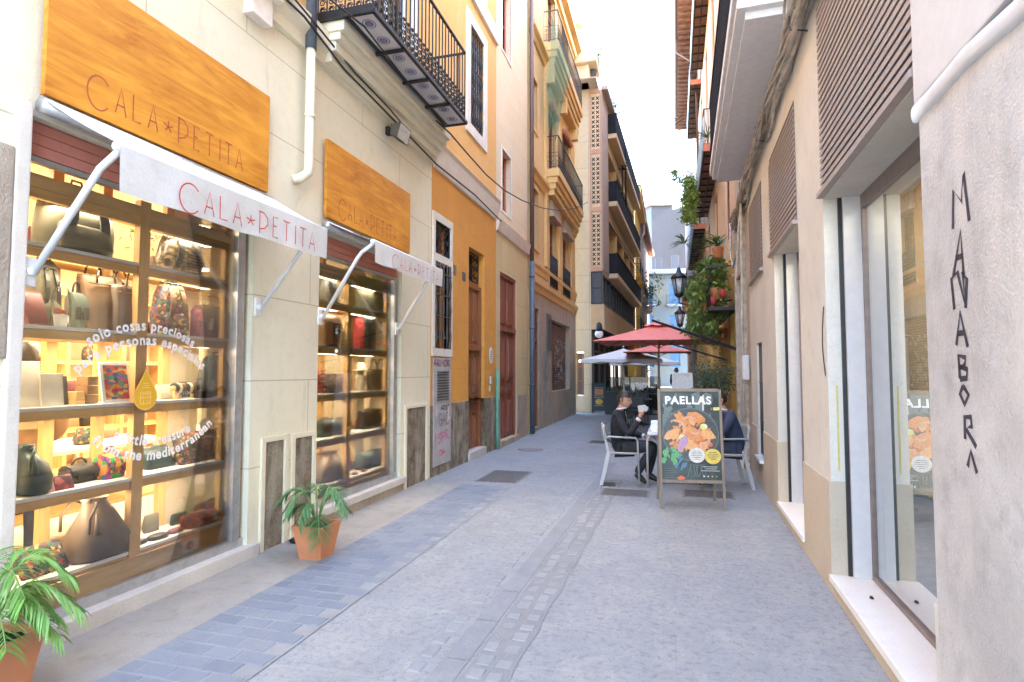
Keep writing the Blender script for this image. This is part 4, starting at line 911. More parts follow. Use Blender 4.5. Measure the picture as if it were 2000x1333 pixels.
T9 = FFRONT(84, -2.5, math.radians(12)); T9b = FFRONT(84, -2.5, math.radians(-62))
B9 = bld('grey_block', (0, 84, 0), 'tall block with bare grey party wall rising over the blue house')
hgt = 25.3
mb = MB(T9); mb.wall(0, 7.2, 0, hgt - 2.4, []); mb.wall(0, 3.0, hgt - 2.4, hgt, []); mb.poly([(0, 3.0, hgt - 2.4), (0, 7.2, hgt - 2.4), (0, 7.2, hgt + 1.2), (0, 5.2, hgt + .1), (0, 3.0, hgt - .6)]); mb.build('party_wall', 'grey_render', B9)
mb = MB(T9b); hs = [(-2.6 + .0, -1.6, z, z + 1.6) for z in (8, 12, 16, 20.5)] + [(-5.5, -4.7, z, z + 1.6) for z in (8, 12, 16, 20.5)]
mb.wall(-8, 0, 0, hgt, hs, .2); mb.build('wall', 'white_render', B9)
for a, b, c, e in hs: winpart(B9, T9b, a, b, c, e, rec=.1, frame='blue_paint')
mb = MB(T9); mb.box((-.1, -.2, hgt), (.3, 3.0, hgt + .25)); mb.build('roof_edge', 'roof_tile', B9)
mb = MB(T9b); mb.box((-.1, -8, hgt), (.4, .1, hgt + .25)); mb.build('roof_edge', 'roof_tile', B9)
mb = MB(T9); mb.tube([(-1, 3.9, hgt - 1), (-1, 3.9, hgt + 2.6)], .05, n=5); mb.build('mast', 'iron', B9)
T10 = FFRONT(78, 1.9, math.radians(5)); mb = MB(T10); mb.wall(0, 8, 0, 27, []); mb.build('apartment_block', 'grey_render', label='second bare grey block at the far right behind the vine', cat='building')
# ================================================================== RIGHT 1: cream shop front with louvre panels

B10 = bld('louvred_shop', FR(0, 5, 0), 'pale shop building with slatted louvre panels above its windows on the right')
rough_mat('pale_plaster', (.66, .62, .55), (.58, .545, .475), (.52, .485, .42), s1=.8, s2=5, bump=.08, stain=(.60, .54, .47), stainlo=.6)
rough_mat('base_stone', (.54, .455, .35), (.48, .40, .305), (.40, .335, .255), s1=2, s2=50, sg=160, bump=.12)
rough_mat('marble_sill', (.84, .80, .745), (.78, .735, .68), s1=2, bump=.02, rough=.35)
m_ = rough_mat('marble_wall', (.56, .53, .51), (.42, .395, .385), (.31, .29, .285), rough=.45, s1=2.4, s2=9, sg=90, bump=.3, stain=(.60, .545, .50), stainlo=.47)
flat_mat('louvre', (.34, .28, .25), rough=.45, var=.05); flat_mat('louvre_side', (.06, .045, .05), rough=.5); flat_mat('bronze', (.20, .155, .14), rough=.45, metal=.2)
flat_mat('white_jamb', (.58, .56, .56), rough=.6, var=.04)
HR = 13.0; ZS = 2.79
RH = [(2.72, 4.56, .10, ZS), (5.5, 6.93, .10, 2.85), (8.14, 8.72, .38, 1.94)]
mb = MB(FR); mb.wall(-3, 9.45, 0, 4.6, RH, .45); mb.build('wall', 'pale_plaster', B10)
mb = MB(FR); mb.wall(-3, 10.3, 4.6, HR, [(6.3, 7.6, 4.75, 7.2), (8.4, 9.4, 4.75, 7.2), (2.5, 3.8, 5.2, 7.2)], .2); mb.build('upper_wall', 'pale_plaster', B10)
body(B10, FR, -3, 10.3, 0, HR, 9, 'pale_plaster')
for a, b, c, e in ((6.3, 7.6, 4.75, 7.2), (8.4, 9.4, 4.75, 7.2), (2.5, 3.8, 5.2, 7.2)): winpart(B10, FR, a, b, c, e, frame='frame_brown')
for a, b in ((4.56, 5.5), (6.93, 8.1), (8.76, 9.45)):
    mb = MB(FR); mb.bevbox((-.45, a - .004, 0), (.014, b - .002, .78), .006); mb.build('stone_base', 'base_stone', B10)
mb = MB(FR); mb.bevbox((-.1, 8.1, 0), (.013, 8.76, .36), .005); mb.build('stone_base', 'base_stone', B10)
mb = MB(FR); mb.bevbox((-.45, 2.72, 0), (.01, 4.558, .085), .003); mb.build('stone_base', 'base_stone', B10); mb = MB(FR); mb.bevbox((-.45, 5.502, 0), (.01, 6.928, .085), .003); mb.build('stone_base', 'base_stone', B10)
def right_window(u0, u1, z0, z1, mull):
    mb = MB(FR); mb.bevbox((-.44, u0 + .003, z0 - .01), (.03, u1 - .002, z0 + .035), .004); mb.build('sill', 'marble_sill', B10)
    zb = z0 + .036
    for a, b in ((u1 - .022, u1 - .003), (u0 + .003, u0 + .022)): mb = MB(FR); mb.box((-.115, a, zb), (-.09, b, z1)); mb.build('guide_rail', 'black', B10)
    for a, b in ((u1 - .047, u1 - .003), (u0 + .003, u0 + .05)): mb = MB(FR); mb.box((-.30, a, zb), (-.116, b, z1 - .002)); mb.build('jamb', 'white_jamb', B10)
    mb = MB(FR); f = .026; D0, D1 = -.27, -.225; a0, a1 = u0 + .052, u1 - .049
    for a, b, c, e in ((a0, a1, zb, zb + f * 1.3), (a0, a1, z1 - .1, z1), (a0, a0 + f, zb + f * 1.3, z1 - .1), (a1 - f, a1, zb + f * 1.3, z1 - .1)): mb.bevbox((D0, a, c), (D1, b, e), .004)
    w_ = mb.build('shop_window', 'bronze', B10)
    mb = MB(FR); mb.box((-.25, a0 + f * .8, zb + f), (-.242, a1 - f * .8, z1 - .09)); mb.build('pane', glass_mat('front_glass', (.93, .95, .93), refl=.8, ior=1.5), w_)
    return zb
right_window(2.72, 4.56, .10, ZS, 0); right_window(5.5, 6.93, .10, 2.85, 0)
# interior behind the right windows: pale panels, greenish frosted strip low down, blinds
rough_mat('room_pale', (.62, .56, .46), (.54, .48, .39), s1=1, bump=.0); flat_mat('frost', (.50, .64, .60), rough=.25, var=.04)
for a, b in ((2.55, 4.75), (5.3, 7.1)):
    mb = MB(FR); mb.poly([(-1.9, a, .02), (-1.9, b, .02), (-1.9, b, 3), (-1.9, a, 3)]); mb.poly([(-.46, a, .02), (-1.9, a, .02), (-1.9, a, 3), (-.46, a, 3)]); mb.poly([(-.46, b, .02), (-1.9, b, .02), (-1.9, b, 3), (-.46, b, 3)]); mb.poly([(-.46, a, 3), (-.46, b, 3), (-1.9, b, 3), (-1.9, a, 3)]); mb.poly([(-.46, a, .05), (-.46, b, .05), (-1.9, b, .05), (-1.9, a, .05)])
    mb.build('display_room', 'room_pale', B10)
mb = MB(FR); mb.box((-.30, 2.8, .15), (-.295, 4.46, .86)); mb.build('frosted_film', 'frost', B10)
mb = MB(FR)
for k in range(8): mb.bevbox((-.62 - .02 * (k % 2), 3.5 + k * .13, .16), (-.60 - .02 * (k % 2), 3.5 + k * .13 + .12, 2.66), .004)
mb.build('window_backing', 'room_pale', B10)  # pale pleated curtain
def louvres(u0, u1, z0, z1, label_group=None):
    mb = MB(FR); mb.box((-.02, u0 + .03, z0 + .02), (.005, u1 - .03, z1)); P = mb.build('louvre_panel', 'louvre_side', B10)
    mb = MB(FR); n_ = int((z1 - z0) / .052)
    for k in range(n_): z = z0 + k * .052; mb.box((.008, u0, z), (.015, u1, z + .031))
    mb.bevbox((-.02, u0 + .0, z0 - .045), (.046, u1, z0 - .008), .003); mb.build('slats', 'louvre', P)
louvres(2.74, 4.55, 2.84, 4.25); louvres(5.52, 7.12, 2.90, 3.98); louvres(7.85, 9.3, 2.88, 4.0)
for u, sy in ((3.6, 1.2), (6.2, .9)):
    l = bpy.data.lights.new('room_fill', 'AREA'); l.shape = 'RECTANGLE'; l.size = .8; l.size_y = sy; l.energy = 7; l.color = (1, .88, .7); o = bpy.data.objects.new('room_fill', l); COL.objects.link(o); o.location = FR(-1.1, u, 2.95)  # added fill lights that brighten the display rooms, no fitting behind them
# barred slot window
mb = MB(FR); mb.bevbox((-.1, 8.12, .355), (.06, 8.74, .395), .004); mb.build('sill', 'marble_sill', B10)
winpart(B10, FR, 8.14, 8.72, .40, 1.94, rec=.14, frame='iron_rust', stiles=0, rails=2)
mb = MB(FR)
for k in range(5): mb.tube([(-.03, 8.2 + k * .115, .42), (-.03, 8.2 + k * .115, 1.93)], .008, n=5)
for z in (.9, 1.4): mb.beam((-.03, 8.15, z), (-.03, 8.71, z), .014, .014)
mb.build('window_bars', 'iron_rust', B10)
# near marble pier with its curved moulding
mb = MB(FR); mb.bevbox((-.45, -3, 0), (.035, 2.70, 2.60), .012); PR = mb.build('marble_pier', 'marble_wall', B10)
mb = MB(FR); mb.bevbox((-.44, 2.66, 0), (.03, 2.74, .62), .006); mb.build('stone_base', 'pale_plaster', B10)
mb = MB(FR); n_ = 30; A = []
for k in range(n_ + 1):
    u = 2.72 - 4.6 * k / n_; z = 2.63 + (0 if u > 2.5 else -.01) - .03 * max(0, 2.5 - u) + (.012 * math.sin(u * 9)); r = .034
    A.append([mb.add((.036 + .018 * math.sin(t) ** .7 if 0 < t < math.pi else .034, u, z - .038 * math.cos(t))) for t in (math.pi * j / 6 for j in range(7))])
mb.smooth = True
for p_, q_ in zip(A, A[1:]):
    for j in range(6): mb.face((p_[j], p_[j + 1], q_[j + 1], q_[j]))
mb.face(A[0]); mb.build('moulding', 'white_jamb', B10)
mb = MB(FR); mb.bevbox((-.4, -3, 2.66), (.045, 2.715, 4.6), .01); mb.build('plaster_pier', 'white_jamb', B10)
mb = MB(FR); mb.loft([(-.12, 4.15, .137, .012, .022), (-.12, 4.15, .145, .008, .018)], e=2, wob=.01); mb.build('dead_leaf', 'black', label='small dark dead leaf lying on the white marble sill at right', cat='leaf')
# graffiti word running down the marble
def Rp(px, py, d=.0365):
    r = ray(px, py); c, s = math.cos(RA), math.sin(RA); nx, ny = -c, s      # outward normal of the right wall
    # plane: (P - (.98,0)) . n = d
    t = (d + .98 * nx - 0) / (r.x * nx + r.y * ny) if False else (d + (.98) * nx) / (r.x * nx + r.y * ny)
    P = (r.x * t - .98, r.y * t); return (P[0] * s + P[1] * c, CAM_H + r.z * t)
M_ = [[(1861, 448), (1862, 372), (1878, 395), (1882, 338), (1893, 432)],
      [(1862, 540), (1876, 452), (1882, 538)], [(1866, 505), (1880, 500)],
      [(1864, 605), (1858, 545), (1870, 532), (1884, 590), (1880, 532), (1888, 545), (1886, 602)],
      [(1868, 675), (1875, 610), (1890, 678)], [(1870, 652), (1884, 650)],
      [(1875, 740), (1872, 695), (1886, 699), (1884, 714), (1875, 716), (1889, 722), (1888, 739), (1875, 741)],
      [(1881, 754), (1875, 770), (1884, 790), (1892, 772), (1881, 754)],
      [(1885, 858), (1884, 815), (1896, 815), (1898, 834), (1887, 838), (1907, 874)],
      [(1890, 912), (1896, 882), (1908, 925)]]
soft = newmat('spray_soft'); nt = soft[1]; soft[2].inputs['Base Color'].default_value = (.045, .035, .05, 1); soft[2].inputs['Alpha'].default_value = .9
mb = MB(FR)
for l in M_: mb.stroke([Rp(*q) for q in l], .021, .0368)
mb.build('graffiti', 'spray_soft', B10)
flat_mat('spray_yellow', (.55, .48, .14), rough=.6)
mb = MB(FR); mb.box((-.06, 4.5575, .85), (-.048, 4.5595, 1.45)); mb.build('graffiti', 'spray_yellow', B10)
mb = MB(FR); mb.stroke([(4.62 + .07 * math.sin(math.pi * k / 10) , 2.02 - .05 * k - .0) for k in range(11)], .03, .003); mb.build('graffiti', 'spray_black', B10)
# right balcony: white moulded underside, dark railing
mb = MB(FR); ub0, ub1, zb = 5.25, 10.1, 4.72
for ins, za, zc in ((0, zb + .12, zb + .24), (.035, zb + .04, zb + .125), (.11, zb - .03, zb + .045)): mb.bevbox((-.1, ub0 + ins, za), (.52 - ins, ub1 - ins, zc), .012)
BR = mb.build('balcony', flat_mat('balcony_white', (.72, .70, .69), rough=.7, var=.05), B10)
mb = MB(FR); z = zb + .25; h = 1.05
for (d0, a0), (d1, a1) in (((0, ub0 + .03), (.49, ub0 + .03)), ((.49, ub0 + .03), (.49, ub1 - .03)), ((.49, ub1 - .03), (0, ub1 - .03))):
    mb.beam((d0, a0, z + h), (d1, a1, z + h), .04, .025); mb.beam((d0, a0, z + .08), (d1, a1, z + .08), .02, .014); ln = abs(d1 - d0) + abs(a1 - a0); n_ = round(ln / .09)
    for k in range(n_ + 1):
        f = k / n_; dd, aa = d0 + (d1 - d0) * f, a0 + (a1 - a0) * f; mb.tube([(dd, aa, z), (dd, aa, z + .25), (dd, aa, z + .33), (dd, aa, z + .4), (dd, aa, z + h)], [.011, .011, .022, .011, .011], n=6, cap=False)
mb.build('railing', 'navy_rail', BR)
mb = MB(FR); mb.box((.03, ub0 + .06, z + .1), (.46, ub0 + .065, z + .9)); mb.build('screen', flat_mat('blue_cloth', (.05, .07, .14), rough=.8), BR)
# cable bundle along the right wall
random.seed(3); mb = MB(FR)
for k in range(9):
    dz = random.uniform(-.10, .10); dd = random.uniform(.03, .12); pts = []; uu = -2.8
    while uu < 11.5: pts.append((dd + .02 * math.sin(uu * 3 + k), uu, 4.36 + dz + .05 * math.sin(uu * 2.1 + k * 1.7) + .03 * math.sin(uu * 5 + k) - (.10 if uu > 9 else 0) + (.12 if uu < 4 else 0))); uu += .35
    mb.tube(pts, random.choice((.011, .016, .022)), n=6)
cb = mb.build('cable_bundle', 'cable_pale', label='thick bundle of dusty pale cables along the right wall under the white balcony', cat='cables')
for u in (4.9, 7.2, 9.3): mb = MB(FR); mb.tube([(.0, u, 4.25), (.13, u, 4.28), (.13, u, 4.44), (.0, u, 4.48)], .007, n=5); mb.build('cable_clip', 'cable', cb)
mb = MB(FR); pts = [(.1, 5.2 + .12 * math.cos(t), 4.62 + .12 * math.sin(t)) for t in (2 * math.pi * k / 16 for k in range(40))]; mb.tube(pts, .012, n=5); mb.build('cable_coil', 'cable_pale', cb)
# ================================================================== RIGHT 2: dark door house
B11 = bld('dark_door_house', FR(0, 10.5, 0), 'narrow house with very dark wooden door and grilled transom on the right')
rough_mat('old_plaster', (.50, .42, .33), (.42, .35, .27), (.33, .27, .21), s1=1.5, s2=7, bump=.4, stain=(.58, .48, .36))
DD = (10.05, 11.35, .16, 4.15)
mb = MB(FR); mb.wall(9.45, 11.6, 0, 5.6, [DD], .3); mb.build('wall', 'old_plaster', B11)
mb = MB(FR); mb.wall(10.3, 11.6, 5.6, 14, []); mb.poly([(0, 11.6, 0), (-9, 11.6, 0), (-9, 11.6, 14), (0, 11.6, 14)]); mb.build('side_wall', 'old_plaster', B11)
mb = MB(FR)
for a, b, c, e in ((9.9, 10.02, .1, 4.3), (11.38, 11.52, .1, 4.3), (9.9, 11.52, 4.18, 4.34)): mb.bevbox((-.02, a, c), (.05, b, e), .012)
mb.build('door_surround', 'cable_pale', B11)
flat_mat('dark_wood', (.045, .022, .016), rough=.45)
dd_ = doorpart(B11, FR, DD[0], DD[1], DD[2], 3.25, 'dark_wood', rec=.12, panels=((.04, .3), (.36, .7), (.74, .96)))
mb = MB(FR); mb.box((-.13, DD[0], 3.25), (.02, DD[1], 3.36)); mb.build('lintel', 'old_stone', B11)
mb = MB(FR)
for k in range(16): mb.beam((-.05, DD[0] + .05 + k * .08, 3.37), (-.05, DD[0] + .05 + k * .08, 4.12), .01, .01)
for k in range(9): mb.beam((-.05, DD[0], 3.4 + k * .08), (-.05, DD[1], 3.4 + k * .08), .01, .01)
gr_ = mb.build('transom_grille', 'iron_rust', B11)
mb = MB(FR); mb.poly([(-.12, DD[0], 3.36), (-.12, DD[1], 3.36), (-.12, DD[1], 4.15), (-.12, DD[0], 4.15)]); mb.build('transom_pane', 'dark_room', B11)
mb = MB(FR); mb.bevbox((-.28, 9.95, 0), (.14, 11.45, .16), .02); mb.build('door_step', 'marble_sill', B11)
mb = MB(FR); mb.tube([(.08, 9.62, 4.3), (.10, 9.62, 2.2), (.10, 9.62, .05)], .02, n=6); mb.build('conduit', 'cable_pale', B11)
mb = MB(FR); mb.tube([(.10, 11.5, 4.4), (.14, 11.1, 3.7), (.14, 10.6, 3.35), (.12, 10.1, 3.5), (.08, 9.7, 4.2)], .018, n=6); mb.tube([(.08, 9.66, 4.3), (.16, 9.9, 3.0), (.10, 9.7, 2.7)], .014, n=6); mb.build('loose_cable', 'cable_pale', B11)
mb = MB(FR); mb.bevbox((0.015, 9.52, 1.42), (.12, 9.68, 1.80), .03); mb.build('intercom', 'white_jamb', label='pale grey intercom box on the wall beside the dark door', cat='intercom')
# ================================================================== RIGHT 3: orange house with tiled-soffit balconies
S12 = FSIDE(1.30, 11.7, .006, -1)
B12 = bld('orange_plant_house', (1.4, 18, 0), 'orange house with brown tiled balcony undersides and hanging plants on the right')
rough_mat('orange_right', (.80, .47, .11), (.74, .41, .09), (.55, .28, .1), s1=.7, s2=3, bump=.15, stain=(.45, .25, .1)); rough_mat('salmon_right', (.64, .44, .27), (.58, .40, .24), s1=.8, bump=.1)
mb = MB(S12); mb.wall(0, 24, 0, 4.2, [(1.2, 2.4, .1, 3), (4.2, 5.4, .1, 3), (7, 9, .1, 3)], .3); mb.poly([(0, 0, 0), (-3, 0, 0), (-3, 0, 4.2), (0, 0, 4.2)]); mb.build('wall', 'orange_right', B12)
h12 = [(2 + 3.6 * k, 3.1 + 3.6 * k, z, z + 2.1) for k in range(6) for z in (4.6, 7.7, 11, 14.0)]
mb = MB(S12); mb.wall(0, 24, 4.2, 16.4, h12, .25); mb.build('upper_wall', 'salmon_right', B12)
body(B12, S12, 0, 24, 0, 16.4, 8, 'salmon_right')
for a, b, c, e in h12: winpart(B12, S12, a, b, c, e, rec=.1, frame='frame_brown', shutter='frame_brown')
for a, b in ((1.2, 2.4), (4.2, 5.4), (7, 9)): winpart(B12, S12, a, b, .1, 3, rec=.2, frame='dark_wood')
flat_mat('soffit_tile', (.24, .13, .095), rough=.8, var=.2, scale=5); flat_mat('fascia_green', (.27, .33, .32), rough=.6); flat_mat('brick_end', (.50, .17, .09), rough=.8)
for a, b, z in ((3.6, 10.5, 7.35), (12, 22, 7.35), (4.5, 12.3, 13.9), (13.4, 19.5, 13.9)):
    mb = MB(S12); mb.box((0, a, z - .04), (.44, b, z + .06)); bb = mb.build('balcony', 'soffit_tile', B12)
    mb = MB(S12); n_ = round((b - a) / .62)
    for k in range(n_ + 1): u = a + (b - a) * k / n_; mb.beam((0, u, z - .07), (.44, u, z - .07), .035, .04)
    for d in (.2, .42): mb.beam((d, a, z - .08), (d, b, z - .08), .035, .04)
    mb.build('iron_frame', 'iron', bb)
    mb = MB(S12); mb.box((.445, a, z - .1), (.47, b, z + .75)); mb.build('blind', 'fascia_green', bb)
    mb = MB(S12)
    for u in (a, b): mb.beam((.0, u, z + .95), (.44, u, z + .95), .03, .02); [mb.beam((.06 + .09 * k, u, z), (.06 + .09 * k, u, z + .95), .012, .012) for k in range(5)]
    mb.beam((.43, a, z + .95), (.43, b, z + .95), .03, .02); mb.build('railing', 'iron', bb)
    mb = MB(S12); mb.box((0, a - .02, z - .16), (.46, a - .001, z + .05)); mb.build('end_tiles', 'brick_end', bb)
mb = MB(S12); mb.bevbox((-.2, 2.5, 16.2), (.95, 24, 16.45), .02)
for k in range(50): mb.box((0, 2.6 + k * .43, 16.08), (.9, 2.72 + k * .43, 16.2))
mb.build('eaves', 'soffit_tile', B12)
mb = MB(S12); mb.tube([(.98, 2.5, 16.3), (.98, 24, 16.3)], .09, n=8); mb.tube([(.98, 14, 16.3), (1.0, 14, 15.6), (.2, 14.1, 15.0), (.1, 14.1, 5)], .05, n=6); mb.build('gutter', 'brown_pipe', B12)
mb = MB(S12); mb.bevbox((0, 3.4, 2.55), (.75, 6.2, 2.62), .01); mb.bevbox((.7, 3.4, 2.3), (.76, 6.2, 2.62), .01); mb.build('small_canopy', 'rose_frame', B12)
S13 = FSIDE(1.45, 35.8, .0, -1)
B13 = bld('dim_house', (1.5, 42, 0), 'brown house beyond the orange one on the right with signs at street level')
mb = MB(S13); mb.wall(0, 22, 0, 19, [(1 + 3 * k, 2.2 + 3 * k, z, z + 2) for k in range(6) for z in (3.8, 6.9)], .25); mb.build('wall', 'brown_wall', B13)  # upper wall raised out of view to block sky light from the blue house
for k in range(6):
    for z in (3.8, 6.9): winpart(B13, S13, 1 + 3 * k, 2.2 + 3 * k, z, z + 2, rec=.1); balcony(B13, S13, .6 + 3 * k, 2.6 + 3 * k, z - .04, .5, mat='old_stone', ornate=False, step=.2)
# ================================================================== shop interior, display cases and goods
flat_mat('leather_black', (0.021, 0.02, 0.021), rough=.42); flat_mat('leather_teal', (0.03, 0.06, 0.069), rough=.4); flat_mat('leather_taupe', (0.162, 0.114, 0.081), rough=.5, scale=6)
flat_mat('leather_brown', (0.156, 0.087, 0.048), rough=.5); flat_mat('leather_maroon', (0.156, 0.033, 0.042), rough=.45); flat_mat('leather_tan', (0.264, 0.15, 0.072), rough=.55)
flat_mat('canvas_olive', (0.126, 0.12, 0.087), rough=.85, scale=9); flat_mat('canvas_grey', (0.12, 0.129, 0.126), rough=.85); flat_mat('canvas_green', (0.096, 0.126, 0.105), rough=.8)
flat_mat('paper', (.66, .62, .52), rough=.8, var=.05); flat_mat('pink_card', (.62, .34, .32), rough=.7); flat_mat('cloth_red', (.38, .035, .04), rough=.85); flat_mat('cloth_cream', (.55, .48, .36), rough=.85)
patch_mat('woven_dark', [(.04, .03, .03), (.30, .04, .04), (.05, .12, .07), (.03, .03, .04), (.45, .28, .08), (.10, .05, .05), (.05, .08, .14)], 55)
patch_mat('woven_bright', [(.60, .08, .04), (.05, .32, .10), (.70, .50, .05), (.06, .08, .22), (.60, .25, .05), (.3, .04, .2)], 30)
patch_mat('woven_maroon', [(.12, .02, .03), (.20, .03, .05), (.05, .02, .03), (.30, .08, .08), (.09, .03, .07)], 28)
patch_mat('foil_dark', [(.05, .04, .035), (.12, .095, .06), (.03, .025, .02), (.20, .15, .08)], 26, rough=.3, stretch=(1, 1, 2.2))
patch_mat('print_art', [(.62, .10, .05), (.70, .30, .04), (.08, .30, .20), (.06, .16, .36), (.72, .48, .10), (.5, .05, .1)], 26, rough=.5, stretch=(1, 1, 1.8))
def room(parent, u0, u1, dep, z1, name):
    mb = MB(FL); a = -.47
    mb.poly([(-dep, u0, .06), (-dep, u1, .06), (-dep, u1, z1), (-dep, u0, z1)]); mb.poly([(a, u0, .06), (-dep, u0, .06), (-dep, u0, z1), (a, u0, z1)]); mb.poly([(a, u1, .06), (-dep, u1, .06), (-dep, u1, z1), (a, u1, z1)]); mb.poly([(a, u0, z1), (a, u1, z1), (-dep, u1, z1), (-dep, u0, z1)])
    mb.build(name, 'shop_wall', parent)
    mb = MB(FL); mb.poly([(0, u0, .065), (0, u1, .065), (-dep, u1, .065), (-dep, u0, .065)]); mb.build('shop_floor', 'shop_floor', parent)
room(B1, 1.2, 7.7, 4.6, 3.02, 'room_wall')
mb = MB(FL)                                             # inner face of the street wall
for a, b in ((1.2, 2.29), (4.12, 5.04), (6.92, 7.7)): mb.box((-.46, a, .06), (-.33, b, 3.02))
mb.build('inner_wall', 'shop_wall', B1)
def arealamp(name, T, d, u, z, sx, sy, e, parent, col=(1, .84, .58)):
    l = bpy.data.lights.new(name, 'AREA'); l.shape = 'RECTANGLE'; l.size = sx; l.size_y = sy; l.energy = e; l.color = col
    o = bpy.data.objects.new(name, l); COL.objects.link(o); o.location = Vector(T(d, u, z)) - worldloc(parent); o.parent = parent; return o
for k, (d, u) in enumerate(((-1.4, 2.6), (-1.4, 4.6), (-1.4, 6.3), (-3.2, 2.4), (-3.2, 4.4), (-3.2, 6.4))):
    lp = empty('ceiling_lamp', FL(d, u, 3.0), 'flush warm ceiling lamp inside the handbag shop', 'ceiling lamp', 'ceiling lamps of the shop')
    mb = MB(FL); mb.box((d - .3, u - .06, 2.985), (d + .3, u + .06, 3.01)); mb.build('diffuser', 'led_warm', lp)
    arealamp('lamp_light', FL, d, u, 2.975, .9, .6, 5.5, lp)
def case(W, post, zs, label, back, gain=1.):
    u0, u1 = W[0] + .02, W[1] - .13; root = empty('display_case', FL(0, (u0 + u1) / 2, .1), label, 'display case', 'wooden display cases of the shop windows')
    mb = MB(FL); mb.bevbox((-.17, post, .16), (-.115, post + .085, 2.74), .004); mb.build('post', 'case_wood_v', root)
    for u in (u0 - .005, u1 - .045):
        mb = MB(FL); mb.bevbox((-.17, u, .16), (-.125, u + .045, 2.74), .004); mb.build('post', 'case_wood_v', root)
    for u in (post + .0, u1 - .32, u0 + .45):
        mb = MB(FL); mb.bevbox((-.50, u, .1), (-.455, u + .07, 2.9), .004); mb.build('rear_post', 'case_wood_v', root)
    mb = MB(FL); mb.bevbox((-.49, u0, 2.62), (-.12, u1, 2.70), .004); mb.bevbox((-.16, u0, 2.56), (-.125, u1, 2.619), .003); mb.build('top_beam', 'case_wood', root)
    if back:
        mb = MB(FL); mb.box((-.53, u1 - .25, .1), (-.51, u1 + .1, 2.9)); mb.build('back_panel', 'shop_wall', root)
    for k, z in enumerate(zs):
        for a, b in ((u0, post - .002), (post + .087, u1)):
            mb = MB(FL); mb.bevbox((-.47, a, z - .022), (-.118, b, z), .003); s = mb.build('shelf', 'shelf_white', root)
            mb = MB(FL); mb.bevbox((-.165, a, z - .078), (-.13, b, z - .023), .003); mb.bevbox((-.455, a, z - .078), (-.42, b, z - .023), .003); mb.build('beam', 'case_wood', s)
            if z > .5: mb = MB(FL); mb.box((-.415, a + .04, z - .036), (-.40, b - .04, z - .024)); mb.build('light_strip', 'led_warm', s)
    mb = MB(FL); mb.box((-.415, u0 + .04, 2.604), (-.40, u1 - .04, 2.616)); mb.build('light_strip', 'led_warm', root)
    for u in ((u0 + post) / 2, (post + u1) / 2):
        for z in [2.6] + [q - .05 for q in zs if q > .5]: arealamp('strip_light', FL, -.21, u, z - .03, .05, (post - u0) * .8, .34 * gain, root)
    return root
C1 = case(W1, 3.115, [2.30, 1.82, 1.34, .83, .34], 'wooden display case with white shelves in the left shop window', True)
C2 = case(W2, 5.80, [2.31, 1.82, 1.31, .83, .34], 'wooden display case with white shelves in the right shop window', True, 2.)
mb = MB(FL); mb.bevbox((-.13, 2.32, .175), (-.095, 3.96, .30), .003); PK = mb.build('kick_board', 'plank_wood', C1)
mb = MB(FL); mb.bevbox((-.13, 5.07, .24), (-.095, 6.76, .29), .003); mb.build('kick_board', 'plank_wood', C2)
# small portrait card stuck low on the glass
mb = MB(FL); mb.box((-.088, 3.53, .20), (-.086, 3.68, .29)); cdv = mb.build('sticker', 'white_paint', label='small white sticker with a dark haired head low on the left shop window', cat='sticker')
mb = MB(FL); mb.poly([(-.0855, 3.60 + .03 * math.cos(t), .245 + .032 * math.sin(t)) for t in (2 * math.pi * k / 14 for k in range(14))]); mb.build('drawing', 'black', cdv)
mb = MB(FL); mb.poly([(-.085, 3.605 + .016 * math.cos(t), .24 + .02 * math.sin(t)) for t in (2 * math.pi * k / 12 for k in range(12))]); mb.build('face_drawing', 'pink_card', cdv)
# lettering on the glass
DG = -.068
flat_mat('sticker_white', (.85, .83, .80), rough=.6, var=.02)
def arc_text(body, cx, cz, R_, a0, a1, size, up=1, name='window_lettering', label=None):
    mb = MB(FL); ws = [text_mesh(mb, c, size, None) if c != ' ' else size * .28 for c in body]; sp = size * .11; tot = sum(ws) + sp * (len(ws) - 1); k = abs(a1 - a0) * R_ / tot; pos = 0
    for c, w_ in zip(body, ws):
        mid = (pos + w_ / 2) / tot; a = math.radians(0) + (a0 + (a1 - a0) * mid)
        if c != ' ':
            ct, st = math.cos(a), math.sin(a)
            if up > 0: X, Z = (st, -ct), (ct, st)
            else: X, Z = (-st, ct), (-ct, -st)
            text_mesh(mb, c, size, lambda x, y, X=X, Z=Z, w_=w_, ct=ct, st=st: (DG, cx + R_ * ct + (x - w_ / 2) * k * X[0] + y * Z[0], cz + R_ * st + (x - w_ / 2) * k * X[1] + y * Z[1]), bold=.003)
        pos += w_ + sp
    return mb.build(name, 'sticker_white', label=label, cat='lettering', group='white lettering on the left shop window')
R_ = math.radians
def fitarc(p0, p1, p2):
    (x1, y1), (x2, y2), (x3, y3) = p0, p1, p2; A = x1 * (y2 - y3) - y1 * (x2 - x3) + x2 * y3 - x3 * y2
    B = (x1**2 + y1**2) * (y3 - y2) + (x2**2 + y2**2) * (y1 - y3) + (x3**2 + y3**2) * (y2 - y1); C_ = (x1**2 + y1**2) * (x2 - x3) + (x2**2 + y2**2) * (x3 - x1) + (x3**2 + y3**2) * (x1 - x2)
    cx, cy_ = -B / (2 * A), -C_ / (2 * A); return cx, cy_, math.hypot(x1 - cx, y1 - cy_), math.atan2(y1 - cy_, x1 - cx), math.atan2(y3 - cy_, x3 - cx)
def gl(px, py): return L(px, py, DG)
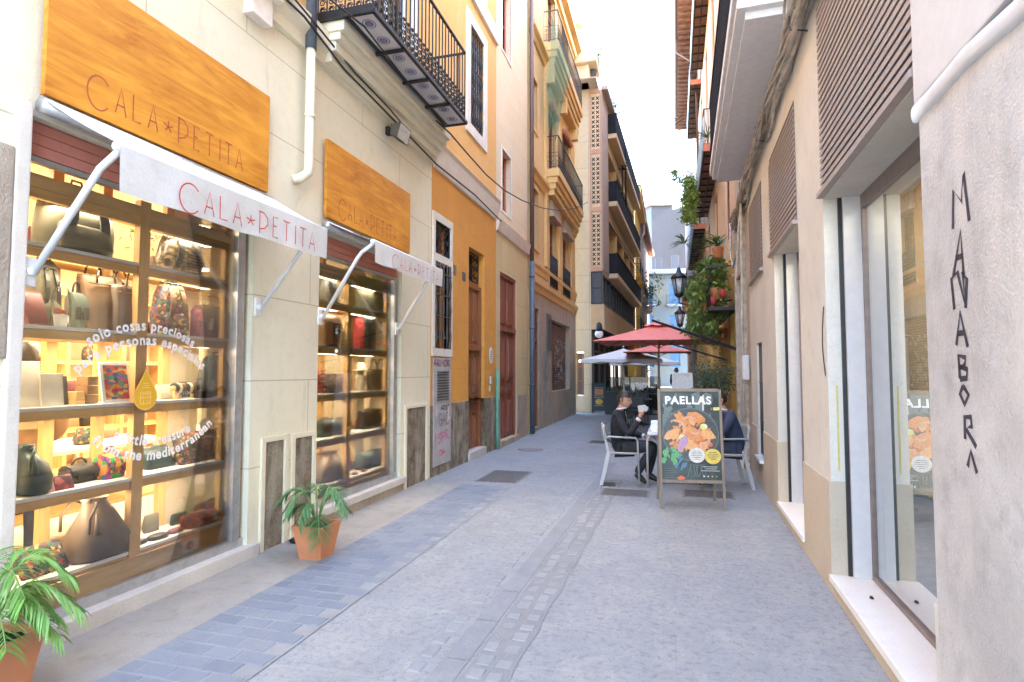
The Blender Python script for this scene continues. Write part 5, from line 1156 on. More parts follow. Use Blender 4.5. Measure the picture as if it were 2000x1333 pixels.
for body_, pts, size, up, lab in (('solo cosas preciosas', ((174, 676), (262, 646), (375, 679)), .098, 1, 'white curved words solo cosas preciosas on the glass, upper line of the four'),
                             ('para personas especiales', ((152, 731), (277, 674), (394, 723)), .098, 1, 'white curved words para personas especiales on the glass, second line'),
                             ('a little treasure', ((221, 857), (275, 870), (372, 842)), .098, -1, 'white curved words a little treasure on the glass, third line'),
                             ('from the mediterranean', ((178, 867), (270, 899), (414, 829)), .098, -1, 'white curved words from the mediterranean on the glass, lowest line')):
    cx, cz, rr, a0, a1 = fitarc(*[gl(*p_) for p_ in pts]); arc_text(body_, cx, cz, rr, a0, a1, size, up, label=lab)
# drop-shaped sticker with a little house emblem
flat_mat('amber', (.80, .42, .02), rough=.5, var=.03); flat_mat('amber_pale', (.86, .62, .25), rough=.5)
cu, cz = gl(283, 772); mb = MB(FL)
def drop(s): return [(cu + s * x, cz + s * y) for x, y in [(.095 * math.cos(t), -.01 + .095 * math.sin(t)) for t in (R_(150 + 240 * k / 18) for k in range(19))] + [(.045, .10), (0, .185), (-.045, .10)]]
mb.poly([(-.062, a, b) for a, b in drop(1)]); DR = mb.build('drop_sticker', 'amber', label='amber drop shaped sticker with a small house emblem on the shop glass', cat='sticker')
mb = MB(FL); pts = drop(.93); mb.stroke(pts + [pts[0]], .004, -.0612)
for a, b, c, e in ((-.04, -.06, -.04, .02), (-.04, .02, .04, .02), (.04, .02, .04, -.06), (-.04, -.06, .04, -.06), (-.04, -.018, .04, -.018), (-.015, -.06, -.015, -.03), (.012, -.06, .012, -.035), (.03, -.035, .03, -.06), (-.03, .008, .03, .008), (-.02, 0, -.02, -.01), (.02, 0, .02, -.01), (-.03, .05, .03, .05), (-.025, .065, .025, .065), (-.02, .08, .02, .08)): mb.stroke([(cu + a, cz + b), (cu + c, cz + e)], .0045, -.0612)
mb.build('emblem', 'amber_pale', DR)
# ---------------------------------------------------------------- bags
def item(name, label, cat, u, z, d, group=None): return empty(name, FL(d, u, z), label, cat, group)
def at(u, d): return lambda a, b, c: FL(d + a, u + b, c)
def backpack(u, z, w_, h, dp, mat, strap, label, d=-.30, seed=0, pocket=True):
    r = item('backpack', label, 'backpack', u, z, d); T = at(u, d)
    mb = MB(T); mb.loft([(0, 0, z, dp * .42, w_ * .44), (0, 0, z + h * .05, dp * .5, w_ * .5), (0, 0, z + h * .35, dp * .52, w_ * .5), (0, 0, z + h * .7, dp * .42, w_ * .45), (0, 0, z + h * .9, dp * .33, w_ * .36), (0, 0, z + h * .98, dp * .2, w_ * .24), (0, 0, z + h, dp * .06, w_ * .1)], e=3.2, wob=.012, seed=seed); mb.build('body', mat, r)
    mb = MB(T); mb.tube([(dp * .47 * (1 - .5 * abs(t) ** 3), w_ * .40 * t, z + h * (.86 - .5 * t ** 4)) for t in (k / 8 - 1 for k in range(17))], .004, n=4); mb.build('zip', 'iron_rust', r)
    if pocket:
        mb = MB(T); mb.loft([(dp * .5, 0, z + h * .06, dp * .12, w_ * .36), (dp * .5, 0, z + h * .1, dp * .16, w_ * .38), (dp * .48, 0, z + h * .36, dp * .14, w_ * .37), (dp * .46, 0, z + h * .4, dp * .05, w_ * .34)], e=4); mb.build('pocket', mat, r)
    for s_ in (-1, 1):
        mb = MB(T); pts = [(dp * (.36 + .25 * math.sin(math.pi * t)), s_ * w_ * (.16 + .12 * t), z + h * (.86 - .78 * t)) for t in (k / 8 for k in range(9))]
        for a, b in zip(pts, pts[1:]): mb.beam(a, b, .012, w_ * .13, up=(0, 1, 0))
        mb.build('strap', strap, r)
    mb = MB(T); mb.tube([(0, -.04, z + h * .97), (0, -.03, z + h * 1.06), (0, .03, z + h * 1.06), (0, .04, z + h * .97)], .007, n=6); mb.build('handle', strap, r)
def tote(u, z, w_, h, dp, mat, strap, label, d=-.30, seed=0, flare=1.15, hh=.12, tassel=None):
    r = item('handbag', label, 'handbag', u, z, d); T = at(u, d)
    mb = MB(T); mb.loft([(0, 0, z, dp * .45, w_ * .44), (0, 0, z + h * .04, dp * .5, w_ * .47), (0, 0, z + h * .5, dp * .5, w_ * .5), (0, 0, z + h * .93, dp * .36, w_ * .5 * flare), (0, 0, z + h, dp * .3, w_ * .5 * flare), (0, 0, z + h * .9, dp * .27, w_ * .46 * flare)], e=3.6, wob=.014, seed=seed); mb.build('body', mat, r)
    mb = MB(T); mb.tube([(dp * .44, w_ * .5 * t * flare * .98, z + h * .84) for t in (-.9, -.5, 0, .5, .9)], .0035, n=4); mb.build('seam', strap, r)
    for s_ in (-1, 1):
        mb = MB(T); mb.tube([(s_ * dp * .3 + .01 * s_, w_ * .26 * math.cos(t), z + h * .86 + hh * 1.4 * math.sin(t)) for t in (math.pi * k / 10 for k in range(11))], .007, n=6); mb.build('handle', strap, r)
    if tassel:
        mb = MB(T); mb.tube([(dp * .5, w_ * .2, z + h * .8), (dp * .56, w_ * .2, z + h * .5)], [.004, .012], n=6); mb.build('tassel', tassel, r)
def satchel(u, z, w_, h, dp, mat, strap, label, d=-.30, flapmat=None, seed=0, hh=.08):
    r = item('handbag', label, 'handbag', u, z, d); T = at(u, d)
    mb = MB(T); mb.loft([(0, 0, z, dp * .46, w_ * .46), (0, 0, z + h * .05, dp * .5, w_ * .5), (0, 0, z + h * .8, dp * .45, w_ * .49), (0, 0, z + h * .97, dp * .25, w_ * .44), (0, 0, z + h, dp * .1, w_ * .38)], e=4, wob=.008, seed=seed); mb.build('body', mat, r)
    mb = MB(T); n_ = 8; mb.smooth = True; A = [[mb.add((dp * (.1 + .5 * math.sin(t * 1.7)), v, z + h * (1.01 - .55 * t ** 1.6))) for v in (-w_ * .46, -w_ * .2, 0, w_ * .2, w_ * .46)] for t in (k / n_ for k in range(n_ + 1))]
    for p_, q_ in zip(A, A[1:]):
        for k in range(4): mb.face((p_[k], p_[k + 1], q_[k + 1], q_[k]))
    mb.build('flap', flapmat or mat, r)
    for s_ in (-1, 1): mb = MB(T); mb.bevbox((dp * .5, s_ * w_ * .25 - .012, z + h * .25), (dp * .5 + .02, s_ * w_ * .25 + .012, z + h * .6), .004); mb.build('buckle_strap', strap, r)
    mb = MB(T); mb.tube([(0, w_ * .22 * math.cos(t), z + h * .96 + hh * math.sin(t)) for t in (math.pi * k / 10 for k in range(11))], .007, n=6); mb.build('handle', strap, r)
def slouch(u, z, w_, h, dp, mat, strap, label, d=-.30, seed=0):
    r = item('handbag', label, 'handbag', u, z, d); T = at(u, d)
    mb = MB(T); mb.loft([(0, 0, z, dp * .5, w_ * .46), (0, 0, z + h * .08, dp * .62, w_ * .54), (.01, 0, z + h * .35, dp * .62, w_ * .52), (.02, -.01, z + h * .6, dp * .45, w_ * .42), (.02, -.02, z + h * .8, dp * .28, w_ * .30), (.0, -.02, z + h * .93, dp * .18, w_ * .22), (.0, -.02, z + h, dp * .24, w_ * .26), (0, -.02, z + h * .94, dp * .1, w_ * .12)], e=2.5, wob=.03, seed=seed, n=36); mb.build('body', mat, r)
    for s_ in (-1, 1):
        mb = MB(T); mb.tube([(dp * .2 * s_, -w_ * .12, z + h * .9), (dp * .45 * s_ + .03, -w_ * .3, z + h * .97), (dp * .5 * s_ + .04, -w_ * .5, z + h * .75), (dp * .5 * s_ + .03, -w_ * .48, z + h * .5)], .009, n=6); mb.build('strap', strap, r)
    mb = MB(T); mb.tube([(dp * .55, -w_ * .3, z + h * .78), (dp * .62, -w_ * .32, z + h * .45)], [.006, .02], n=7); mb.build('tassel', strap, r)
def clutch(u, z, w_, h, mat, label, d=-.22, lean=.08, tagm=None, name='clutch_bag', th=.03):
    r = item(name, label, 'clutch bag', u, z, d); T = at(u, d)
    mb = MB(lambda a, b, c: T(a - lean * (c - z) / h, b, c)); mb.loft([(0, 0, z, th * .5, w_ * .5), (0, 0, z + h * .08, th, w_ * .5), (0, 0, z + h * .9, th * .6, w_ * .5), (0, 0, z + h, th * .2, w_ * .49)], e=5, wob=.006); mb.build('body', mat, r)
    if tagm: mb = MB(T); mb.box((th + .002, -w_ * .12, z + h * .55), (th + .004, -w_ * .12 + .07, z + h * .55 + .08)); mb.build('price_tag', tagm, r)
def purse(u, z, w_, mat, label, d=-.2, h=.03):
    mb = MB(at(u, d)); mb.loft([(0, 0, z, w_ * .3, w_ * .48), (0, 0, z + h * .4, w_ * .33, w_ * .5), (0, 0, z + h, w_ * .22, w_ * .4)], e=2.6); o = mb.build('purse', mat, label=label, cat='purse', group='small flat purses laid on the shelves')
def PX(px0, px1, top, d=-.30): 
    u0, _ = L(px0, 700, d); u1, _ = L(px1, 700, d); return (u0 + u1) / 2, u1 - u0
def hgt_(px, top, z, d=-.30): return L(px, top, d)[1] - z
def auto(fn, px0, px1, top, z, *a, d=-.30, **k):
    u, w_ = PX(px0, px1, top, d); h = hgt_((px0 + px1) / 2, top, z, d); return fn(u, z, w_, h, *a, d=d, **k)
# --- left window, top shelf
auto(backpack, 58, 205, 358, 2.30, .2, 'canvas_olive', 'canvas_grey', 'large olive grey backpack with padded straps on the top shelf, left end', seed=1)
auto(backpack, 303, 388, 455, 2.30, .16, 'foil_dark', 'leather_black', 'dark crumpled glossy backpack on the top shelf right of the post', seed=2, pocket=False)
u, z = L(207, 395, -.2); mb = MB(FL); mb.tube([(-.2, u, 2.6), (-.2, u, z + .02)], .004, n=5); mb.tube([(-.2, u, z), (-.2, u, z - .03), (-.2, u, z - .16)], [.012, .010, .03], n=10); mb.build('tassel', flat_mat('tassel_red', (.34, .09, .05), rough=.8), label='brick red tassel hanging beside the olive backpack', cat='tassel')
# second shelf
auto(backpack, 50, 104, 505, 1.82, .15, 'canvas_olive', 'leather_black', 'olive backpack with dark straps behind the maroon clutch', d=-.38, seed=5)
auto(clutch, 46, 92, 566, 1.82, 'leather_maroon', 'maroon leather clutch with salmon top edge at the left end of the second shelf', d=-.2)
u, w_ = PX(97, 133, 560, -.22); r = item('glass_dome', 'glass dome over a small white flower pot on the second shelf', 'glass dome', u, 1.82, -.22); T = at(u, -.22)
mb = MB(T); mb.lathe((0, 0, 1.825), [(w_ * .46, 0), (w_ * .46, .16), (w_ * .40, .21), (w_ * .25, .25), (.02, .262), (.012, .275), (.004, .28)], n=20); mb.build('dome', 'shop_glass', r)
mb = MB(T); mb.lathe((0, 0, 1.822), [(w_ * .28, 0), (w_ * .34, .075), (w_ * .3, .078)], n=16); mb.build('pot', 'white_paint', r)
mb = MB(T); 
for k in range(16): a = k * 2.4; mb.lathe((.025 * math.cos(a), .025 * math.sin(a), 1.905 + .03 * ((k * 7) % 5) / 5), [(.002, 0), (.012, .006), (.002, .014)], n=5)
mb.build('flowers', 'cloth_red', r)
auto(satchel, 128, 158, 572, 1.82, .1, 'canvas_green', 'leather_black', 'small grey green shoulder bag between the glass dome and the big brown tote', d=-.30)
auto(tote, 153, 222, 540, 1.82, .16, 'leather_brown', 'leather_black', 'tall brown tote bag with dark scarf on its top on the second shelf', seed=4, tassel='leather_black')
auto(tote, 212, 272, 560, 1.82, .16, 'leather_taupe', 'leather_brown', 'wide taupe tote bag against the central post on the second shelf', seed=9, d=-.24)
mb = MB(FL); u, _ = PX(175, 225, 530)
for k in range(5): mb.tube([(-.3 + .03 * math.sin(k + t * .8), u - .1 + .035 * t, 2.13 + .02 * math.sin(t * 1.7 + k * 2) + .012 * k) for t in range(7)], .012, n=6)
mb.build('scarf', 'woven_dark', label='dark patterned scarf tied over the tall brown tote', cat='scarf')
auto(backpack, 298, 358, 548, 1.82, .15, 'woven_dark', 'leather_brown', 'patterned backpack with leather trim on the second shelf right of the post', seed=6)
auto(satchel, 376, 448, 598, 1.82, .15, 'woven_maroon', 'cloth_cream', 'patterned bag with tall striped curved handles on the second shelf', hh=.1, flapmat='leather_taupe')
# third shelf
def notebook(px0, px1, top, z, label, d, mat='paper'):
    u, w_ = PX(px0, px1, top, d); h = hgt_((px0 + px1) / 2, top, z, d); r = item('notebook', label, 'notebook', u, z, d); T = lambda a, b, c: FL(d + a - .12 * (c - z), u + b, c)
    mb = MB(T); mb.bevbox((-.01, -w_ / 2, z), (.006, w_ / 2, z + h), .003); mb.build('cover', mat, r)
    mb = MB(T)
    for k in range(14): zc = z + h * (k + .5) / 14; mb.tube([(.008 * math.cos(t), w_ / 2 + .008 * math.sin(t), zc) for t in (2 * math.pi * j / 8 for j in range(8))], .0016, n=4, closed=True)
    mb.build('spiral', 'iron', r)
notebook(42, 86, 706, 1.34, 'larger pale spiral notebook standing at the left end of the third shelf', -.2)
notebook(84, 128, 730, 1.34, 'smaller pale spiral notebook in front of a dark one on the third shelf', -.18)
notebook(112, 136, 735, 1.34, 'dark notebook half hidden behind the smaller pale one', -.26, 'leather_black')
u, w_ = PX(205, 262, 710, -.16); r = item('picture_frame', 'white framed colourful print leaning in the middle of the third shelf', 'picture frame', u, 1.34, -.16); T = lambda a, b, c: FL(-.16 + a - .15 * (c - 1.34), u + b - .04 * (c - 1.34), c)
h = hgt_(233, 708, 1.34, -.16); mb = MB(T); mb.bevbox((-.012, -w_ / 2, 1.34), (.004, w_ / 2, 1.34 + h), .003); mb.build('frame', 'white_paint', r); mb = MB(T); mb.poly([(.0052, -w_ / 2 + .02, 1.365), (.0052, w_ / 2 - .02, 1.365), (.0052, w_ / 2 - .02, 1.32 + h), (.0052, -w_ / 2 + .02, 1.32 + h)]); mb.build('print', 'print_art', r)
for px0, px1, top, m_, lab in ((138, 158, 765, 'case_wood', 'low stack of wooden boxes on the third shelf next to the dark notebook'), (160, 184, 735, 'leather_tan', 'upright tan box on the third shelf left of the framed print')):
    u, w_ = PX(px0, px1, top, -.26); mb = MB(FL); h = hgt_(px0, top, 1.34, -.26)
    for k in range(3): mb.bevbox((-.31, u - w_ / 2 + .004 * k, 1.34 + h * k / 3), (-.21, u + w_ / 2 - .003 * k, 1.34 + h * (k + .94) / 3), .002)
    mb.build('wooden_box', m_, label=lab, cat='box')
auto(clutch, 310, 350, 752, 1.34, 'cloth_cream', 'small cream clutch on the third shelf beside the drop sticker', lean=.02, th=.05)
u0, _ = L(338, 700, -.26); r = item('bracelet_roll', 'roll of black white and brown bangles on the third shelf', 'bracelets', u0 + .1, 1.34, -.26)
for k in range(7): mb = MB(FL); mb.tube([(-.26 + .035 * math.cos(t), u0 + .02 + k * .034, 1.42 + .035 * math.sin(t)) for t in (2 * math.pi * j / 12 for j in range(12))], .012, n=6, closed=True); mb.build('bangle', ('leather_black', 'cloth_cream', 'leather_brown')[k % 3], r)
mb = MB(FL); mb.tube([(-.26, u0, 1.42), (-.26, u0 + .26, 1.42)], .022, n=8); mb.bevbox((-.29, u0, 1.34), (-.23, u0 + .04, 1.40), .004); mb.bevbox((-.29, u0 + .2, 1.34), (-.23, u0 + .24, 1.40), .004); mb.build('stand', 'case_wood', r)
mb = MB(FL); mb.bevbox((-.2, u0 + .15, 1.34), (-.12, u0 + .27, 1.40), .004); mb.build('black_box', 'leather_black', label='low black box under the bangles on the third shelf', cat='box')
auto(backpack, 392, 454, 694, 1.34, .16, 'canvas_grey', 'leather_black', 'grey and red rounded backpack at the right end of the third shelf', seed=11)
# fourth shelf
auto(slouch, 33, 92, 868, .83, .22, 'leather_teal', 'leather_teal', 'dark teal leather bag at the left end of the fourth shelf', d=-.26, seed=12)
for k, (px0, px1, m_, lab) in enumerate(((92, 118, 'pink_card', 'pink card folder standing beside the teal leather bag'), (116, 156, 'woven_maroon', 'flat purple printed wallet standing beside the pink folder'))):
    auto(clutch, px0, px1, 928, .83, m_, lab, d=-.17, th=.012, lean=.04)
auto(satchel, 130, 194, 905, .83, .14, 'leather_black', 'leather_black', 'low black leather bag behind the wallets on the fourth shelf', d=-.34, hh=.04)
auto(satchel, 198, 244, 884, .83, .14, 'woven_bright', 'woven_dark', 'bright yellow red and green woven bag left of the post on the fourth shelf', hh=.05, d=-.28)
auto(clutch, 292, 345, 872, .83, 'leather_teal', 'dark green purse with chain right of the post on the fourth shelf', d=-.30, th=.05)
auto(clutch, 356, 453, 842, .83, 'woven_dark', 'large dark woven clutch with green flecks and pink tag on the fourth shelf', d=-.24, tagm='pink_card', th=.04)
# bottom shelf
auto(slouch, 150, 243, 968, .34, .24, 'leather_taupe', 'leather_taupe', 'big taupe leather shoulder bag slouching on the bottom shelf', d=-.24, seed=20)
auto(clutch, 62, 148, 1062, .34, 'woven_dark', 'patterned fabric pouch behind the palm on the bottom shelf', d=-.22)
for k, (px, m_, w_, lab) in enumerate(((252, 'leather_maroon', .10, 'flat maroon purse closest to the post on the bottom shelf'), (278, 'leather_black', .09, 'small black purse just left of the post on the bottom shelf'), (310, 'leather_black', .16, 'long black glasses pouch on the bottom shelf'), (345, 'leather_maroon', .13, 'flat dark red purse in the middle of the right bottom shelf'), (372, 'cloth_red', .07, 'tiny bright red purse beside the maroon patterned bag'))):
    u, _ = L(px, 700, -.24); purse(u, .34, w_, m_, lab, d=-.2)
auto(satchel, 398, 452, 975, .34, .2, 'woven_maroon', 'leather_black', 'maroon patterned bag at the right end of the bottom shelf', seed=3, hh=.02, d=-.30)
auto(satchel, 370, 425, 998, .34, .16, 'woven_maroon', 'cloth_cream', 'round maroon belt bag with cream patch on the bottom shelf', seed=8, hh=.01, d=-.2)
# --- right window
auto(slouch, 624, 652, 530, 2.31, .16, 'canvas_grey', 'leather_black', 'dark grey bag at the left end of the top shelf in the right window', d=-.3)
auto(tote, 698, 748, 562, 2.31, .14, 'canvas_olive', 'leather_brown', 'olive open tote bag on the top shelf in the right window', flare=1.35, hh=.03, d=-.3)
auto(satchel, 624, 655, 615, 1.82, .16, 'leather_brown', 'leather_maroon', 'brown bag under a felt hat in the right window', d=-.26)
def hat(u, z, r_, mat, label, d=-.28):
    r = item('hat', label, 'hat', u, z, d); T = at(u, d); mb = MB(T); mb.lathe((0, 0, z), [(r_ * .5, .015), (r_, .0), (r_, .006), (r_ * .55, .022), (r_ * .5, .08), (r_ * .35, .10), (.02, .085)], n=24); mb.build('brim_and_crown', mat, r); mb = MB(T); mb.lathe((0, 0, z), [(r_ * .53, .022), (r_ * .52, .045)], n=24); mb.build('hat_band', 'leather_black', r)
u, _ = L(640, 700, -.3); hat(u, 2.05, .12, 'leather_tan', 'rust brown felt hat on top of the brown bag in the right window')
def bust(u, z, h, label, d=-.28, mat='cloth_cream'):
    T = at(u, d); mb = MB(T); mb.loft([(0, 0, z, .045, .06), (0, 0, z + h * .1, .05, .07), (0, 0, z + h * .35, .05, .068), (0, 0, z + h * .6, .055, .085), (0, 0, z + h * .75, .045, .082), (0, 0, z + h * .82, .025, .035), (0, 0, z + h, .02, .024)], e=2.2); mb.build('display_bust', mat, label=label, cat='display bust')
u, _ = L(668, 700, -.28); bust(u, 1.82, .27, 'cream display bust left of the post on the second shelf of the right window')
auto(tote, 695, 712, 622, 1.82, .1, 'cloth_red', 'cloth_red', 'bright red cloth bag right of the post in the right window', d=-.3)
auto(tote, 711, 729, 620, 1.82, .12, 'leather_black', 'leather_black', 'narrow black tote beside the red cloth bag in the right window', d=-.26)
auto(clutch, 633, 682, 730, 1.31, 'woven_dark', 'dark woven clutch with coloured pattern in the right window', d=-.24, th=.05)
mb = MB(FL); u, _ = L(627, 700, -.24)
for k in range(14): a = k * 2.4; mb.lathe((-.24 + .03 * math.cos(a), u + .03 * math.sin(a), 1.38 + .012 * k), [(.003, 0), (.025, .012), (.004, .03)], n=6)
mb.tube([(-.24, u, 1.312), (-.24, u, 1.42)], .012, n=6); mb.build('flower_bunch', 'cloth_red', label='bunch of pink red fabric flowers at the left of the right window', cat='flowers')
u, _ = L(706, 700, -.28); bust(u, 1.31, .25, 'beige display bust wearing a straw hat in the right window'); hat(u, 1.56, .10, 'cloth_cream', 'straw hat on the display bust in the right window')
auto(tote, 722, 752, 722, 1.31, .14, 'foil_dark', 'leather_brown', 'grey brown crumpled bag on the third shelf of the right window', d=-.3)
auto(satchel, 624, 652, 818, .83, .14, 'leather_teal', 'leather_black', 'dark green bag at the left of the fourth shelf in the right window', hh=.02)
auto(satchel, 652, 679, 818, .83, .14, 'canvas_green', 'leather_black', 'second dark green bag, the one touching the post, in the right window', hh=.02)
auto(tote, 706, 750, 800, .83, .15, 'leather_black', 'leather_brown', 'black and blue structured handbag on the fourth shelf of the right window', hh=.03, flare=1.02)
auto(slouch, 622, 672, 882, .34, .22, 'leather_taupe', 'leather_brown', 'brown slouching bag at the bottom of the right window', seed=31)
auto(satchel, 702, 748, 880, .34, .16, 'canvas_green', 'leather_black', 'boxy dark green bag at the bottom of the right window', hh=.01)
for k, px in enumerate((694, 712)):
    u, _ = L(px, 700, -.2); purse(u, .34, .1, 'leather_maroon', ('flat patterned purse nearest the post at the bottom of the right window', 'flat maroon purse before the boxy green bag in the right window')[k], d=-.18)
random.seed(77)                                       # little pouches filling the gaps
for W_, post, zs in ((W1, 3.15, (2.3, 1.82, 1.34, .83, .34)), (W2, 5.84, (2.31, 1.82, 1.31, .83, .34))):
    for z in zs:
        for k in range(6):
            u = W_[0] + .12 + k * .27 + random.uniform(-.05, .05)
            if abs(u - post) < .1 or u > W_[1] - .25: continue
            w_, h = random.uniform(.09, .17), random.uniform(.06, .15); mb = MB(at(u, -.41 + random.uniform(0, .03))); mb.loft([(0, 0, z, .022, w_ * .48), (0, 0, z + h * .3, .03, w_ * .5), (0, 0, z + h * .9, .018, w_ * .46), (0, 0, z + h, .006, w_ * .42)], e=3.5, wob=.008, n=16, seed=k)
            mb.build('pouch', random.choice(('leather_black', 'leather_brown', 'leather_taupe', 'woven_dark', 'leather_maroon', 'cloth_cream', 'canvas_olive')), label='small pouch filling a gap at the back of a window shelf', cat='pouch', group='small pouches at the back of the window shelves')
# dried leaves hung at the top of the left window
m_ = flat_mat('dry_leaf', (.36, .26, .10), rough=.8); mb = MB(FL); random.seed(5)
for k in range(90):
    u = random.uniform(3.25, 3.8); z = 2.62 - random.random() ** 2 * .22; d = -.44 + random.uniform(-.02, .06); a = random.uniform(0, 6.28); l = random.uniform(.03, .07)
    mb.poly([(d, u, z), (d + .01, u + l * .5 * math.cos(a) - .01, z + l * .5 * math.sin(a) - .02), (d, u + l * math.cos(a), z + l * math.sin(a) - .03), (d - .01, u + l * .5 * math.cos(a) + .012, z + l * .5 * math.sin(a))])
mb.build('leaf_garland', 'dry_leaf', label='garland of dried leaves hanging at the top of the left shop window', cat='garland')
# interior furniture: two tables, wall shelving with goods
def table(u0, u1, d0, d1, z, label):
    r = empty('display_table', FL((d0 + d1) / 2, (u0 + u1) / 2, .07), label, 'table'); mb = MB(FL); mb.bevbox((d0, u0, z - .035), (d1, u1, z), .004); mb.build('tabletop', 'shelf_white', r)
    for a, b in ((d0 + .03, u0 + .03), (d1 - .08, u0 + .03), (d0 + .03, u1 - .08), (d1 - .08, u1 - .08)): mb = MB(FL); mb.box((a, b, .07), (a + .05, b + .05, z - .036)); mb.build('leg', 'case_wood_v', r)
    for zz in (.40,): mb = MB(FL); mb.bevbox((d0 + .03, u0 + .03, zz), (d1 - .03, u1 - .03, zz + .03), .004); mb.build('lower_shelf', 'case_wood', r)
    return r
table(2.9, 4.6, -2.1, -1.25, .92, 'white topped wooden table inside the shop behind the left window'); table(3.3, 4.9, -3.5, -2.7, .78, 'second wooden table further back inside the shop'); table(5.3, 6.8, -2.2, -1.4, .9, 'wooden table inside the shop behind the right window')
r = empty('wall_shelving', FL(-4.4, 4, .07), 'wooden wall shelving full of goods at the back of the shop', 'shelving')
for u in (1.7, 2.5, 3.3, 4.1, 4.9, 5.7, 6.5, 7.3): mb = MB(FL); mb.box((-4.58, u, .07), (-4.2, u + .05, 2.6)); mb.build('upright', 'case_wood_v', r)
for z in (.3, .8, 1.25, 1.7, 2.15, 2.6):
    mb = MB(FL); mb.box((-4.58, 1.75, z - .03), (-4.22, 7.3, z)); mb.build('shelf', 'case_wood', r); mb = MB(FL); mb.box((-4.24, 1.8, z - .05), (-4.22, 7.25, z - .035)); mb.build('light_strip', 'led_warm', r)
random.seed(12)
gm = ['leather_brown', 'leather_black', 'woven_dark', 'leather_tan', 'cloth_cream', 'cloth_red', 'canvas_grey', 'woven_bright']
for z in (.3, .8, 1.25, 1.7, 2.15):
    for k in range(14):
        u = 1.95 + k * .38 + random.uniform(-.03, .03)
        if any(abs(u - q) < .12 for q in (2.5, 3.3, 4.1, 4.9, 5.7, 6.5)): continue
        w_, h = random.uniform(.12, .24), random.uniform(.12, .3); mb = MB(at(u, -4.38)); mb.loft([(0, 0, z, .05, w_ * .46), (0, 0, z + h * .5, .06, w_ * .5), (0, 0, z + h * .9, .04, w_ * .42), (0, 0, z + h, .02, w_ * .3)], e=3.4, wob=.01, n=14); mb.tube([(0, w_ * .2 * math.cos(t), z + h * .95 + .05 * math.sin(t)) for t in (math.pi * j / 6 for j in range(7))], .006, n=5)
        mb.build('handbag', gm[(k * 3 + int(z * 10)) % 8], label='small bag among many on the wall shelving at the back of the shop', cat='handbag', group='bags on the back wall of the shop')
for k, (u, d, z) in enumerate(((3.1, -1.6, .92), (3.5, -1.8, .92), (3.9, -1.5, .92), (4.3, -1.8, .92), (3.7, -3.1, .78), (4.3, -3.0, .78), (5.6, -1.8, .9), (6.3, -1.7, .9), (3.4, -1.6, .43), (4.1, -1.7, .43))):
    mb = MB(at(u, d)); w_ = .2; mb.loft([(0, 0, z, .07, .11), (0, 0, z + .05, .08, .12), (0, 0, z + .1 + .02 * (k % 3), .05, .09)], e=3, wob=.01, n=16); mb.build('handbag', gm[k % 8], label='low bag laid out on one of the tables inside the shop', cat='handbag', group='bags on the shop tables')
# ================================================================== potted palms
leaf_mat('palm_leaf', (.055, .15, .035), (.12, .27, .10)); leaf_mat('palm_bright', (.13, .30, .04), (.22, .42, .10)); flat_mat('palm_stem', (.20, .30, .08), rough=.5); flat_mat('soil', (.035, .026, .02), rough=.95)
def frond(T, base, az, length, rise, droop, leaf, n=16, lw=.0048, curl=.45):
    mb = MB(T); pts = []; ca, sa = math.cos(az), math.sin(az)
    for k in range(n + 1):
        t = k / n; h = length * (t - .12 * t * t); pts.append(Vector((base[0] + ca * h * (.35 + .65 * t) * .9, base[1] + sa * h * (.35 + .65 * t) * .9, base[2] + rise * math.sin(min(1, t * 1.05) * math.pi * .62) - droop * t ** 2.6)))
    mb.tube(pts, [.0055 * (1 - .75 * k / n) + .001 for k in range(n + 1)], n=5); m2 = MB(T)
    side = Vector((-sa, ca, 0))
    for k in range(int(n * .38), n + 1):
        for j in (0, .33, .67):
            f = min(n, k + j); i = int(f); p = pts[i].lerp(pts[min(n, i + 1)], f - i); d = (pts[min(n, i + 1)] - pts[max(0, i - 1)]).normalized(); t = f / n
            ll = leaf * (1 - .55 * abs(t - .6) * 1.6) * random.uniform(.8, 1.1)
            for s_ in (-1, 1):
                dirv = (d * .75 + side * s_ * random.uniform(.65, 1.) + Vector((0, 0, random.uniform(-.1, .25)))).normalized(); q = [p]; 
                for m_ in range(1, 4): tt = m_ / 3; q.append(p + dirv * ll * tt + Vector((0, 0, -curl * ll * tt * tt)))
                wv = dirv.cross(Vector((0, 0, 1))); wv = wv.normalized() if wv.length > 1e-4 else side; wv = (wv + Vector((0, 0, random.uniform(-.5, .5)))).normalized()
                ws = [lw * .5, lw, lw * .75, .0006]; A = [m2.add(tuple(a + wv * w_)) for a, w_ in zip(q, ws)]; B = [m2.add(tuple(a - wv * w_)) for a, w_ in zip(q, ws)]
                for m_ in range(3): m2.face((A[m_], A[m_ + 1], B[m_ + 1], B[m_]))
    return mb, m2
